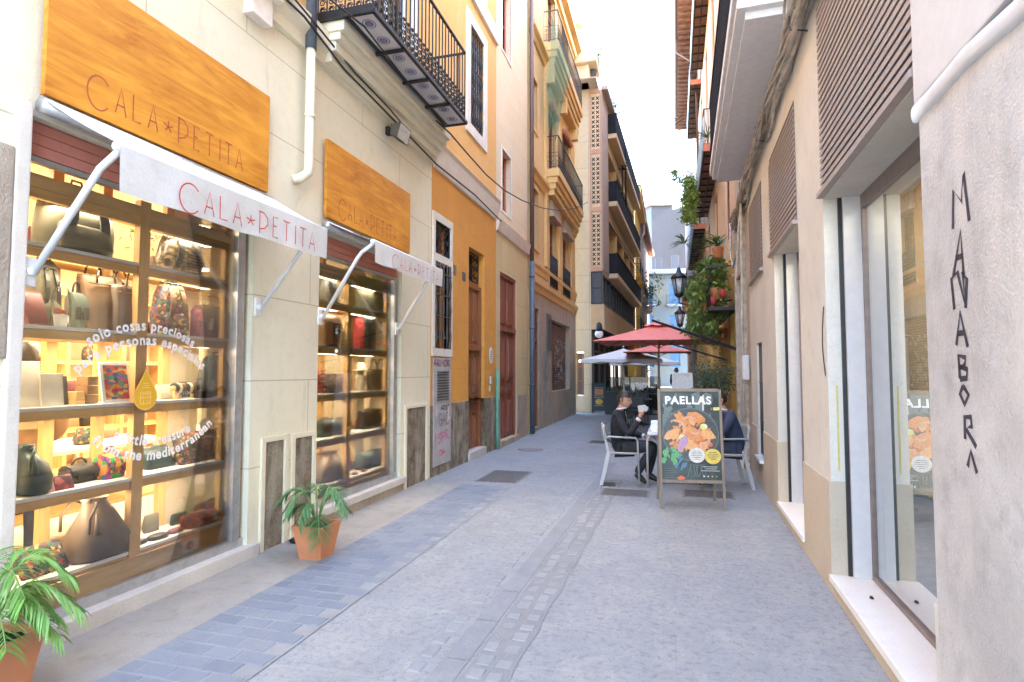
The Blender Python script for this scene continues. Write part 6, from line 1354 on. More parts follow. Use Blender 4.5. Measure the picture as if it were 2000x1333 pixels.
def potted_palm(x, y, bw, tw, h, rz, fr, lmat, label, seed, leaf=.16):
    random.seed(seed); r = empty('potted_palm', (x, y, 0), label, 'potted plant', 'palms in terracotta pots by the shop windows'); c, s = math.cos(rz), math.sin(rz); T = lambda a, b, z: (x + a * c - b * s, y + a * s + b * c, z)
    mb = MB(T); o = [(bw / 2, 0), (tw / 2, h), (tw / 2 - .018, h), (tw / 2 - .022, h - .05)]; R_ = []
    for w_, z in o + [(.001, h - .05)]: R_.append([mb.add((a * w_, b * w_, z)) for a, b in ((-1, -1), (1, -1), (1, 1), (-1, 1))])
    for A, B in zip(R_, R_[1:]):
        for k in range(4): mb.face((A[k], A[(k + 1) % 4], B[(k + 1) % 4], B[k]))
    mb.face(R_[0]); p_ = mb.build('pot', 'terracotta', r); bv = p_.modifiers.new('b', 'BEVEL'); bv.width = .008; bv.segments = 3; bv.limit_method = 'ANGLE'
    mb = MB(T); w_ = tw / 2 - .02; n_ = 10; g = [[mb.add((-w_ + 2 * w_ * i / n_, -w_ + 2 * w_ * j / n_, h - .035 + random.uniform(-.006, .008))) for i in range(n_ + 1)] for j in range(n_ + 1)]
    for j in range(n_):
        for i in range(n_): mb.face((g[j][i], g[j][i + 1], g[j + 1][i + 1], g[j + 1][i]))
    mb.build('soil', 'soil', r)
    for k in range(3): mb = MB(T); a = k * 2.1; mb.tube([(.02 * math.cos(a), .02 * math.sin(a), h - .05), (.03 * math.cos(a), .03 * math.sin(a), h + .14)], [.009, .005], n=6); mb.build('stem', 'palm_stem', r)
    for az, ln, ri, dr in fr:
        a, b = frond(T, (.012 * math.cos(az), .012 * math.sin(az), h - .03), az - rz, ln, ri, dr, leaf); st = a.build('frond_stalk', 'palm_stem', r); b.build('leaflets', lmat, st)
potted_palm(-2.90, 4.31, .20, .295, .28, .02, [(-2.9, .38, .36, .12), (-.35, .44, .42, .18), (.15, .30, .30, .12), (2.2, .25, .34, .05), (-1.7, .26, .26, .16), (-.9, .30, .16, .20), (3.3, .30, .22, .12), (1.1, .26, .30, .1), (-2.2, .30, .36, .16)], 'palm_leaf', 'terracotta pot with small dark green palm between the two shop windows', 4, leaf=.15)
potted_palm(-3.03, 1.95, .22, .32, .34, .08, [(.3, .34, .30, .16), (.9, .36, .42, .14), (-.3, .32, .26, .2), (1.6, .36, .42, .12), (2.4, .32, .42, .1), (.6, .34, .20, .18), (1.2, .32, .26, .2), (0, .28, .40, .14), (-1.2, .30, .36, .15), (3.3, .3, .36, .1), (.75, .42, .32, .20)], 'palm_bright', 'terracotta pot with bright green palm at the near left corner', 9, leaf=.14)
# black cable end / rag at the foot of the pier
mb = MB(FL); mb.loft([(.12, 4.60, .006, .05, .06), (.12, 4.60, .03, .06, .07), (.11, 4.60, .045, .03, .03)], e=2.4, wob=.02); mb.build('black_rag', 'black', label='small crumpled black bag on the ground behind the potted palm', cat='rag')
# ================================================================== paella sandwich board
wood_mat('board_wood', (.27, .21, .155), (.19, .15, .115), 'z', knots=False, rough=.6); flat_mat('poster_teal', (.06, .078, .075), rough=.25, var=.3, scale=6)
for n_, c in dict(p_pan=(.075, .08, .08), p_rice=(.62, .26, .09), p_rice2=(.70, .36, .15), p_red=(.58, .15, .07), p_lemon=(.62, .62, .20), p_onion=(.42, .26, .40), p_green=(.12, .34, .14), p_blue=(.10, .20, .30), p_white=(.80, .80, .78), p_disc=(.62, .60, .55), p_yellow=(.66, .50, .10), p_grey=(.13, .155, .15), p_text=(.55, .56, .54), p_shrimp=(.60, .30, .20)).items(): flat_mat(n_, c, rough=.35, var=.15, scale=40)
BRD = empty('sandwich_board', (.20, 6.86, 0), 'wooden sandwich board with a PAELLAS poster standing in the street', 'sandwich board')
rzb = math.atan2(.17, .70)
def TB(a, d, z):                                          # a along the board, d towards the viewer (leaning), z up
    lean = .17 * (1 - z / 1.34); c, s = math.cos(rzb * .55), math.sin(rzb * .55); dd = d + lean - .10
    return (.20 + a * c + dd * s * 1, 6.93 + a * s - dd * c, z)
PMATS = ['poster_teal', 'p_pan', 'p_rice', 'p_rice2', 'p_red', 'p_lemon', 'p_onion', 'p_green', 'p_blue', 'p_white', 'p_disc', 'p_yellow', 'p_grey', 'p_text', 'p_shrimp']
def sandwich(T, W_, H_, z0, root, frame, art):
    fw = .03
    for s_ in (-1, 1): mb = MB(T); mb.bevbox((s_ * W_ / 2 - fw / 2, -.012, 0), (s_ * W_ / 2 + fw / 2, .016, H_), .004); mb.build('side_post', frame, root)
    for za, zb in ((H_ - .03, H_ + .005), (z0 - .03, z0 + .005)): mb = MB(T); mb.bevbox((-W_ / 2 + fw / 2 + .001, -.011, za), (W_ / 2 - fw / 2 - .001, .015, zb), .004); mb.build('rail', frame, root)
    mb = MB(T); mb.box((-W_ / 2 + .012, -.006, z0), (W_ / 2 - .012, .002, H_ - .02)); return mb.build('panel', art, root)
PN = sandwich(TB, .685, 1.345, .32, BRD, 'board_wood', 'poster_teal')
def TB2(a, d, z): lean = -.30 * (1 - z / 1.34); c, s = math.cos(rzb * .55), math.sin(rzb * .55); dd = -d + lean - .13; return (.20 + a * c + dd * s, 6.93 + a * s - dd * c, z)
for s_ in (-1, 1): mb = MB(TB2); mb.bevbox((s_ * .33 - .014, -.012, 0), (s_ * .33 + .014, .012, 1.30), .004); mb.build('rear_post', 'board_wood', BRD)
mb = MB(TB2); mb.bevbox((-.315, -.01, .33), (.315, .01, .36), .004); mb.bevbox((-.315, -.004, .37), (.315, .004, 1.28), .003); mb.build('rear_panel', 'board_wood', BRD)
mb = MB(TB2); mb.tube([(.3, 0, .2), (-.3, 0, .2)], .004, n=5); mb.build('chain', 'iron', BRD)
PT = lambda d, x, y: TB(x, d, y)
art = MB(PT); DD_ = [.0025]
def disc(mi, cx, cz, rx, rz=None, n=26, jit=0., rot=0.):
    DD_[0] += .00012; art.mi = mi; rz = rz or rx; c, s = math.cos(rot), math.sin(rot); P = []
    for k in range(n):
        t = 2 * math.pi * k / n; q = 1 + random.uniform(-jit, jit); x, z = rx * q * math.cos(t), rz * q * math.sin(t); P.append((DD_[0], cx + x * c - z * s, cz + x * s + z * c))
    art.poly(P)
def strip(mi, pts, w_): DD_[0] += .00012; art.mi = mi; art.stroke(pts, w_, DD_[0])
random.seed(21)
for k in range(26): disc(12, random.uniform(-.3, .3), random.uniform(.95, 1.3), random.uniform(.01, .035), random.uniform(.02, .08), 8, .3)
strip(12, [(.06, 1.30), (.10, 1.22), (.12, 1.05)], .09); strip(13, [(.16, 1.28), (.15, 1.1)], .02)
pc = (.0, .83)
disc(12, pc[0], pc[1], .315, .30, 40); disc(1, pc[0], pc[1], .305, .29, 40)
for k in range(70):
    a, rr = random.uniform(0, 6.28), .24 * math.sqrt(random.random()); disc(random.choice((2, 2, 3, 4)), pc[0] + rr * math.cos(a), pc[1] - .01 + rr * .9 * math.sin(a), random.uniform(.02, .05), random.uniform(.015, .035), 9, .35, a)
for a, b, w_ in ((-.10, 1.0, .10), (.06, 1.02, .10), (-.2, .83, .09), (.18, .82, .09), (.02, .84, .12), (.0, .70, .1), (.14, .71, .08)): disc(random.choice((2, 3)), a, b, w_, w_ * .55, 11, .3, random.uniform(-.8, .8))
def shrimp(cx, cz, r_, a0, sp, m_=14):
    pts = [(cx + r_ * (1 - .3 * k / 9) * math.cos(a0 + sp * k / 9), cz + r_ * (1 - .3 * k / 9) * math.sin(a0 + sp * k / 9)) for k in range(10)]; strip(m_, pts, .032); strip(3, pts[1:-1], .012)
shrimp(-.15, .88, .11, 2.2, -3.2); shrimp(.12, .80, .12, 4.2, 1.9); shrimp(-.02, .96, .08, .2, 2.4); shrimp(.06, .9, .07, 3.6, 2.2); shrimp(-.1, .74, .07, 1, 2)
for a, b in ((-.17, .95), (-.05, 1.07), (-.24, .75), (.22, .93), (-.12, .68), (.25, .88)): disc(1, a, b, .045, .018, 12, .15, random.uniform(-1, 1)); 
disc(5, .15, .92, .042, .035, 16, .05); disc(9, .17, .925, .012, .02, 8); disc(5, -.10, .80, .035, .028, 12, .1); disc(6, -.08, .745, .045, .07, 14, .1, -.4); disc(6, -.12, .68, .03, .05, 12, .1)
for k in range(16): disc(7, -.22 + random.uniform(-.09, .09), .58 + random.uniform(-.08, .08), random.uniform(.02, .05), random.uniform(.015, .03), 7, .5, random.uniform(0, 3))
for k in range(8): disc(8, -.12 + random.uniform(-.05, .05), .50 + random.uniform(-.06, .1), .04, .012, 8, .3, random.uniform(.6, 1.4))
for k in range(14): x = -.02 + k * .012; strip(12, [(x, .50), (x + random.uniform(-.06, .06), .36)], .005)
strip(5, [(.26, 1.12), (.33, 1.125)], .035); strip(4, [(.235, 1.12), (.25, 1.12)], .03); disc(4, -.13, .345, .045, .022, 12, .3)
disc(10, .06, .60, .09, .085, 30); disc(11, .235, .59, .09, .085, 30)
for cx_, mi in ((.06, 12), (.235, 1)):
    for k, w_ in enumerate((.045, .06, .065, .05, .03)): strip(mi, [(cx_ - w_, .635 - k * .02), (cx_ + w_, .635 - k * .02)], .006)
for k, (a, b) in enumerate(((.12, .28), (.15, .27), (.10, .30))): strip(13, [(a, .475 - k * .022), (b, .475 - k * .022)], .006)
for k in range(4): disc((9, 10, 14, 7)[k], .13 + k * .045, .37, .009, n=10)
for k in range(5): strip(12, [(-.3, .45 - k * .025), (-.2 + .02 * (k % 3), .45 - k * .025)], .004)
art.build('poster_print', PMATS, PN)
mb = MB(lambda x, y, d: TB(x, .0065, y)); wd = text_mesh(mb, 'PAELLAS', .12, None, bold=.004, spacing=1.12); k_ = .52 / wd; text_mesh(mb, 'PAELLAS', .12, lambda x, y: (-.275 + x * k_, 1.175 + y * 1.02, 0), bold=.004, spacing=1.12); mb.build('lettering', 'p_white', PN)
# ================================================================== cafe table, chairs
flat_mat('chair_plastic', (.42, .39, .36), rough=.5, var=.04); flat_mat('chair_metal', (.42, .41, .40), rough=.5, metal=.2, var=.05); flat_mat('blue_box', (.03, .08, .35), rough=.4); flat_mat('table_top', (.55, .56, .58), rough=.3, var=.04)
def cafe_chair(x, y, rz, label):
    r = empty('cafe_chair', (x, y, 0), label, 'chair', 'metal cafe chairs at the small table', rz)
    def B(mb, n_, m_): return mb.build(n_, m_, r, local=True)
    mb = MB(); mb.loft([(.0, 0, .425, .21, .215), (.0, 0, .445, .225, .23), (.0, 0, .455, .215, .22)], e=6); B(mb, 'seat', 'chair_plastic')
    mb = MB(); mb.smooth = True; A = [[mb.add((-.235 - .05 * t + .05 * (v / .23) ** 2 - .03 * math.sin(t * 3), v, .56 + .28 * t - .02 * (v / .23) ** 2)) for v in (-.23, -.16, -.08, 0, .08, .16, .23)] for t in (0, .2, .4, .6, .8, 1)]
    for p_, q_ in zip(A, A[1:]):
        for k in range(6): mb.face((p_[k], p_[k + 1], q_[k + 1], q_[k]))
    b = B(mb, 'backrest', 'chair_plastic'); so = b.modifiers.new('s', 'SOLIDIFY'); so.thickness = .014
    for s_ in (-1, 1):
        mb = MB(); mb.tube([(.21, s_ * .245, 0), (.19, s_ * .245, .62), (.165, s_ * .245, .655), (-.19, s_ * .25, .665), (-.24, s_ * .235, .64)], .0125, n=8); B(mb, 'armrest', 'chair_metal')
        mb = MB(); mb.beam((-.30, s_ * .245, 0), (-.20, s_ * .22, .44), .045, .018, up=(0, 1, 0)); mb.beam((-.20, s_ * .22, .44), (-.27, s_ * .205, .82), .03, .018, up=(0, 1, 0)); B(mb, 'leg', 'chair_metal')
    return r
cafe_chair(-.66, 8.22, .05, 'pale cafe chair under the man in the black suit, left of the table'); cafe_chair(.68, 8.38, math.pi + .15, 'pale cafe chair under the man in the navy suit, right of the table')
r = empty('cafe_table', (-.0, 8.3, 0), 'small square cafe table between the two seated men', 'table'); mb = MB(); mb.bevbox((-.33, 7.96, .70), (.36, 8.64, .735), .008); mb.build('tabletop', 'table_top', r)
for a, b in ((-.33, 7.99), (.36, 7.99), (-.33, 8.61), (.36, 8.61)): s_ = 1 if a < 0 else -1; mb = MB(); mb.tube([(a, b, 0), (a, b, .62), (a + .03 * s_, b, .69), (a + .09 * s_, b, .70)], .015, n=8); mb.build('leg', 'chair_metal', r)
mb = MB(); mb.bevbox((-.27, 8.02, .736), (-.10, 8.16, .85), .006); q = mb.build('napkin_box', 'p_white', label='white box with blue end on the cafe table', cat='napkin box'); mb = MB(); mb.bevbox((-.16, 8.015, .745), (-.095, 8.018, .84), .001); mb.build('printed_end', 'blue_box', q)
mb = MB(); mb.bevbox((-.30, 8.25, .736), (.05, 8.50, .80), .01); mb.bevbox((-.29, 8.26, .80), (.04, 8.49, .86), .01); mb.build('tray', 'p_white', label='low white tray stack on the cafe table beyond the blue box', cat='tray')
# ================================================================== people
flat_mat('skin', (.46, .24, .16), rough=.5, var=.05, scale=30); flat_mat('suit_black', (.014, .014, .017), rough=.8); flat_mat('suit_navy', (.035, .05, .09), rough=.8); flat_mat('hair_dark', (.022, .014, .010), rough=.5, var=.4, scale=60); flat_mat('shirt_white', (.70, .69, .68), rough=.8); flat_mat('shoe_black', (.012, .012, .012), rough=.35); flat_mat('coat_tan', (.36, .22, .12), rough=.85); flat_mat('eye', (.01, .008, .008), rough=.2); flat_mat('lips', (.36, .13, .10), rough=.5)
def skin(P, E, R, sub=2):
    """one continuous surface grown round a skeleton; returns (verts, faces)"""
    me = bpy.data.meshes.new('s'); used = {q for e_ in E for q in e_}; names = [q for q in P if q in used]; bm = bmesh.new(); lay = bm.verts.layers.skin.verify(); vv = {n: bm.verts.new(P[n]) for n in names}
    for a, b in E: bm.edges.new((vv[a], vv[b]))
    for n in names: q = R[n]; vv[n][lay].radius = q if isinstance(q, tuple) else (q, q); vv[n][lay].use_root = (n == names[0])
    bm.to_mesh(me); bm.free(); o = bpy.data.objects.new('s', me); COL.objects.link(o); m = o.modifiers.new('k', 'SKIN'); m.use_smooth_shade = True; s = o.modifiers.new('u', 'SUBSURF'); s.levels = sub; s.render_levels = sub
    dg = bpy.context.evaluated_depsgraph_get(); ev = o.evaluated_get(dg); me2 = ev.to_mesh(); out = ([tuple(v.co) for v in me2.vertices], [tuple(p.vertices) for p in me2.polygons]); ev.to_mesh_clear(); bpy.data.objects.remove(o); bpy.data.meshes.remove(me); return out
def addskin(mb, P, E, R, sub=2):
    v, f = skin(P, E, R, sub); base = [mb.add(p) for p in v]; sm = mb.smooth; mb.smooth = True
    for q in f: mb.face([base[k] for k in q])
    mb.smooth = sm
def headpts(c, yaw, pitch=0., sc=1., tilt=0., n=26, m=20):
    M = Matrix.Rotation(yaw, 3, 'Z') @ Matrix.Rotation(-pitch, 3, 'Y') @ Matrix.Rotation(tilt, 3, 'X'); G = []
    for j in range(m + 1):
        ph = math.pi * j / m; row = []
        for i in range(n):
            th = 2 * math.pi * i / n; x, y, z = math.cos(th) * math.sin(ph), math.sin(th) * math.sin(ph), -math.cos(ph)
            X, Y, Z = x * .094, y * .076, z * .118
            if z < 0: k = min(1, -z); Y *= 1 - .30 * k * k; X = X * (1 - .05 * k) + .012 * k * (1 if x > -.2 else 0) if x > 0 else X * (1 - .38 * k)
            if x > .3:
                g = lambda cy, cz, sy, sz: math.exp(-((Y - cy) / sy) ** 2 - ((Z - cz) / sz) ** 2)
                X += .022 * g(0, -.022, .014, .018) + .010 * g(0, .0, .012, .025) - .010 * (g(.03, .005, .016, .012) + g(-.03, .005, .016, .012)) + .005 * g(0, .03, .05, .012) + .006 * g(0, -.058, .022, .010) + .008 * g(0, -.095, .022, .014)
            row.append(tuple(Vector(c) + M @ Vector((X, Y, Z)) * sc))
        G.append(row)
    return G, M
def add_head(mb, c, yaw, pitch=0., sc=1.):
    G, M = headpts(c, yaw, pitch, sc); sm = mb.smooth; mb.smooth = True; I = [[mb.add(p) for p in row] for row in G]; n = len(I[0])
    for A, B in zip(I, I[1:]):
        for k in range(n): mb.face((A[k], A[(k + 1) % n], B[(k + 1) % n], B[k]))
    for s_ in (-1, 1):
        e = [tuple(Vector(c) + M @ Vector((-.005 + a, s_ * (.073 + b), -.01 + z)) * sc) for a, b, z in ((0, 0, -.03), (-.006, .008, -.02), (-.012, .016, .0), (-.014, .018, .018), (-.004, .010, .028), (0, 0, .02))]; mb.tube(e, [.005, .009, .011, .011, .009, .005], n=6)
    mb.smooth = sm; return M
def add_hair(mb, c, yaw, pitch=0., sc=1., front=.34, low=-.5, puff=1.12):
    G, M = headpts(c, yaw, pitch, sc * puff); Mi = M.inverted(); mb.smooth = True; C_ = Vector(c); I = {}
    n = len(G[0])
    def ok(p):
        q = Mi @ (Vector(p) - C_) / sc; x, z = q.x / .094, q.z / .118; lim = front if x > .2 else (-.22 if x > -.1 else low)
        return z > (lim if x > .2 else lim) and (x < .95 or z > front)
    for j in range(len(G) - 1):
        for k in range(n):
            q = [(j, k), (j, (k + 1) % n), (j + 1, (k + 1) % n), (j + 1, k)]
            if all(ok(G[a][b]) for a, b in q):
                for t in q:
                    if t not in I: v = Vector(G[t[0]][t[1]]); v = C_ + (v - C_) * (1 + .05 * noise.noise(v * 60)); I[t] = mb.add(tuple(v))
                mb.face([I[t] for t in q])
def hand(mb, wrist, dirv, palm, sc=1., curl=.7, side=1):
    """palm, five separate fingers of unequal length, thumb from the side of the palm"""
    w_, d, p = Vector(wrist), Vector(dirv).normalized(), Vector(palm).normalized(); s = d.cross(p).normalized() * side; p = s.cross(d).normalized() * side
    L_ = .09 * sc; mb2 = []
    c0 = w_ + d * L_ * .5
    bm = [(w_, .022), (w_ + d * L_ * .5, .036), (w_ + d * L_, .036)]
    for (a, ra), (b, rb) in zip(bm, bm[1:]): mb.beam(a, b, ra * 2 * sc, .026 * sc, up=tuple(p))
    for k, (off, ln) in enumerate(((-.028, .068), (-.010, .078), (.010, .072), (.027, .056))):
        st = w_ + d * L_ * .96 + s * off * sc; cu = curl * (1 + .18 * k); a1 = cu * .5; a2 = cu * 1.2; a3 = cu * 1.7
        q1 = st + (d * math.cos(a1) + p * math.sin(a1)) * ln * .45 * sc; q2 = q1 + (d * math.cos(a2) + p * math.sin(a2)) * ln * .33 * sc; q3 = q2 + (d * math.cos(a3) + p * math.sin(a3)) * ln * .25 * sc
        mb.tube([st - d * .01, q1, q2, q3], [.0092 * sc, .0085 * sc, .0078 * sc, .006 * sc], n=7)
    t0 = w_ + d * L_ * .35 - s * .028 * sc; t1 = t0 + (d * .6 - s * .7 + p * .5).normalized() * .038 * sc; t2 = t1 + (d * .8 - s * .1 + p * .6).normalized() * .032 * sc; mb.tube([t0, t1, t2], [.012 * sc, .010 * sc, .007 * sc], n=7)
def seated_man(x, y, rz, label, suit, J, headyaw=0., shirt=True, hair='hair_dark', pitch=0.):
    """J: joints in the man's own frame, x forward, y to his left, z up"""
    r = empty('person', (x, y, 0), label, 'person'); c, s = math.cos(rz), math.sin(rz); T = lambda a, b, z: (x + a * c - b * s, y + a * s + b * c, z)
    E0 = [('pel', 'belly'), ('belly', 'chest'), ('chest', 'neck'), ('neck', 'head0')]; R = dict(pel=(.10, .07), belly=(.09, .065), chest=(.09, .06), neck=.052, head0=.05)
    for q in 'LR': E0 += [('chest', 'sh' + q), ('sh' + q, 'el' + q), ('el' + q, 'wr' + q), ('pel', 'hip' + q), ('hip' + q, 'kn' + q), ('kn' + q, 'an' + q), ('an' + q, 'toe' + q)]; R.update({'sh' + q: .018, 'el' + q: .02, 'wr' + q: .026, 'hip' + q: .06, 'kn' + q: .04, 'an' + q: .028, 'toe' + q: .02})
    mb = MB(T); addskin(mb, J, E0, R); M = add_head(mb, J['head'], headyaw, pitch)
    for q, sd in (('L', 1), ('R', -1)): w_ = Vector(J['wr' + q]); dv = Vector(J['hd' + q]); hand(mb, tuple(w_ + dv.normalized() * .01), dv, J['pm' + q], curl=J.get('cu' + q, .7), side=sd)
    body_ = mb.build('body', 'skin', r)
    mb = MB(T); hc = Vector(J['head'])
    for s_ in (-1, 1): mb.lathe(tuple(hc + M @ Vector((.078, s_ * .03, .004))), [(.002, -.006), (.010, 0), (.002, .006)], n=8)
    mb.build('eyes', 'eye', body_)
    mb = MB(T); q = [tuple(hc + M @ Vector((.093 - .012 * abs(t) ** 2, .022 * t, -.058))) for t in (-1, -.5, 0, .5, 1)]; mb.tube(q, .004, n=5); mb.build('mouth', 'lips', body_)
    mb = MB(T); add_hair(mb, J['head'], headyaw, pitch); mb.build('hair', hair, r)
    mb = MB(T); k = {n: J[n] for n in ('pel', 'belly', 'chest', 'collar', 'shL', 'elL', 'wcL', 'shR', 'elR', 'wcR', 'tailL', 'tailR')}
    addskin(mb, k, [('pel', 'belly'), ('belly', 'chest'), ('chest', 'collar'), ('chest', 'shL'), ('shL', 'elL'), ('elL', 'wcL'), ('chest', 'shR'), ('shR', 'elR'), ('elR', 'wcR'), ('pel', 'tailL'), ('pel', 'tailR')], dict(pel=(.158, .128), belly=(.15, .118), chest=(.172, .122), collar=(.075, .07), shL=.078, shR=.078, elL=.060, elR=.060, wcL=.044, wcR=.044, tailL=.10, tailR=.10)); mb.build('jacket', suit, r)
    mb = MB(T); k = {n: J[n] for n in ('pel', 'hipL', 'knL', 'anL', 'hipR', 'knR', 'anR')}; addskin(mb, k, [('pel', 'hipL'), ('hipL', 'knL'), ('knL', 'anL'), ('pel', 'hipR'), ('hipR', 'knR'), ('knR', 'anR')], dict(pel=(.15, .12), hipL=.10, hipR=.10, knL=.072, knR=.072, anL=.056, anR=.056)); mb.build('trousers', suit, r)
    for q in 'LR':
        mb = MB(T); a, b = Vector(J['an' + q]), Vector(J['toe' + q]); d = (b - a).normalized(); addskin(mb, dict(m=tuple(a.lerp(b, .4)), h=tuple(a - d * .035 + Vector((0, 0, -.03))), t=tuple(b + d * .03), u=tuple(a + Vector((0, 0, .03)))), [('m', 'h'), ('m', 't'), ('m', 'u')], dict(m=(.042, .05), h=.040, t=(.036, .026), u=.042)); mb.build('shoe', 'shoe_black', r)
    if shirt:
        mb = MB(T); a, b = Vector(J['collar']), Vector(J['belly']); f = Vector((1, 0, 0)); n_ = 6; A = [a + f * .075 + Vector((0, 0, .02))]; mb.smooth = True
        P1 = [(a.lerp(b, t) + f * (.072 + .058 * math.sin(min(1, t * 1.6) * 1.5)) + Vector((0, s_ * .052 * (1 - t), 0))) for t in (k / n_ for k in range(n_ + 1)) for s_ in (-1, 1)]; I = [mb.add(tuple(p)) for p in P1]
        for k in range(n_): mb.face((I[2 * k], I[2 * k + 1], I[2 * k + 3], I[2 * k + 2]))
        n0 = Vector(J['neck']); mb.tube([tuple(n0 + Vector((.062 * math.cos(t) + .01, .062 * math.sin(t), -.005 + .01 * math.cos(t)))) for t in (2 * math.pi * j / 14 for j in range(14))], .012, n=6, closed=True); mb.build('shirt', 'shirt_white', r)
        mb = MB(T); mb.beam(a + f * .088 + Vector((0, 0, .02)), a.lerp(b, .45) + f * .138, .03, .008, up=(1, 0, 0)); mb.build('tie', 'suit_black', r)
        for q in 'LR': w_, e_ = Vector(J['wc' + q]), Vector(J['wr' + q]); mb = MB(T); mb.tube([tuple(w_), tuple(w_.lerp(e_, .75))], .036, n=10); mb.build('cuff', 'shirt_white', r)
    return r
def lerp3(a, b, t): return tuple(Vector(a).lerp(Vector(b), t))
J = dict(pel=(0, 0, .52), belly=(-.06, 0, .68), chest=(-.05, 0, .88), collar=(-.005, 0, 1.0), neck=(.005, 0, 1.04), head0=(.04, 0, 1.10), head=(.055, 0, 1.155),
         shL=(-.04, .18, .945), elL=(.10, .24, .68), wrL=(.33, .15, .64), hdL=(.9, -.3, .0), pmL=(0, 0, -1), cuL=.5, shR=(-.04, -.18, .945), elR=(.13, -.24, .70), wrR=(.27, -.17, .92), hdR=(.35, .15, .9), pmR=(.7, .6, .1), cuR=.8,
         hipL=(.06, .10, .50), knL=(.46, .12, .53), anL=(.36, .12, .12), toeL=(.48, .12, .05), hipR=(.06, -.10, .50), knR=(.44, -.14, .53), anR=(.22, -.14, .16), toeR=(.33, -.14, .06), tailL=(-.02, .12, .50), tailR=(-.02, -.12, .50))
for q in 'LR': J['wc' + q] = lerp3(J['el' + q], J['wr' + q], .84)
seated_man(-.70, 8.2, .0, 'man in black suit and white shirt seated at the cafe table holding a paper', 'suit_black', J, headyaw=-.25, pitch=-.12)
mb = MB(); mb.poly([(-.44, 8.0, 1.0), (-.33, 8.05, 1.01), (-.32, 8.05, 1.07), (-.36, 8.02, 1.10), (-.45, 7.98, 1.09)]); mb.poly([(-.44, 8.01, 1.0), (-.33, 8.06, 1.01), (-.31, 8.08, 1.06), (-.35, 8.06, 1.09), (-.45, 8.02, 1.07)]); mb.build('paper', 'pink_card' if False else 'p_disc', label='folded pale paper held up by the man in the black suit', cat='paper')
J2 = dict(J); J2.update(belly=(.0, 0, .68), chest=(.06, 0, .88), collar=(.11, 0, 1.0), neck=(.13, 0, 1.04), head0=(.16, 0, 1.10), head=(.18, 0, 1.16), shL=(.06, .19, .95), elL=(.20, .24, .72), wrL=(.42, .14, .78), hdL=(1, -.2, 0), pmL=(0, 0, -1), shR=(.06, -.19, .95), elR=(.2, -.25, .72), wrR=(.42, -.15, .78), hdR=(1, .2, 0), pmR=(0, 0, -1), knL=(.42, .12, .53), anL=(.34, .12, .11), toeL=(.46, .12, .05), knR=(.42, -.14, .53), anR=(.30, -.14, .11), toeR=(.42, -.14, .05))
for q in 'LR': J2['wc' + q] = lerp3(J2['el' + q], J2['wr' + q], .84)
seated_man(.80, 8.42, math.pi + .12, 'man in navy suit seated behind the paella board, seen from the side', 'suit_navy', J2, headyaw=.1, pitch=-.1)
# third diner, only the top of the head shows over the board
J3 = dict(J2); r3 = seated_man(.33, 9.6, math.pi * .5, 'seated diner whose dark hair just shows above the paella board', 'suit_black', J3, shirt=False)
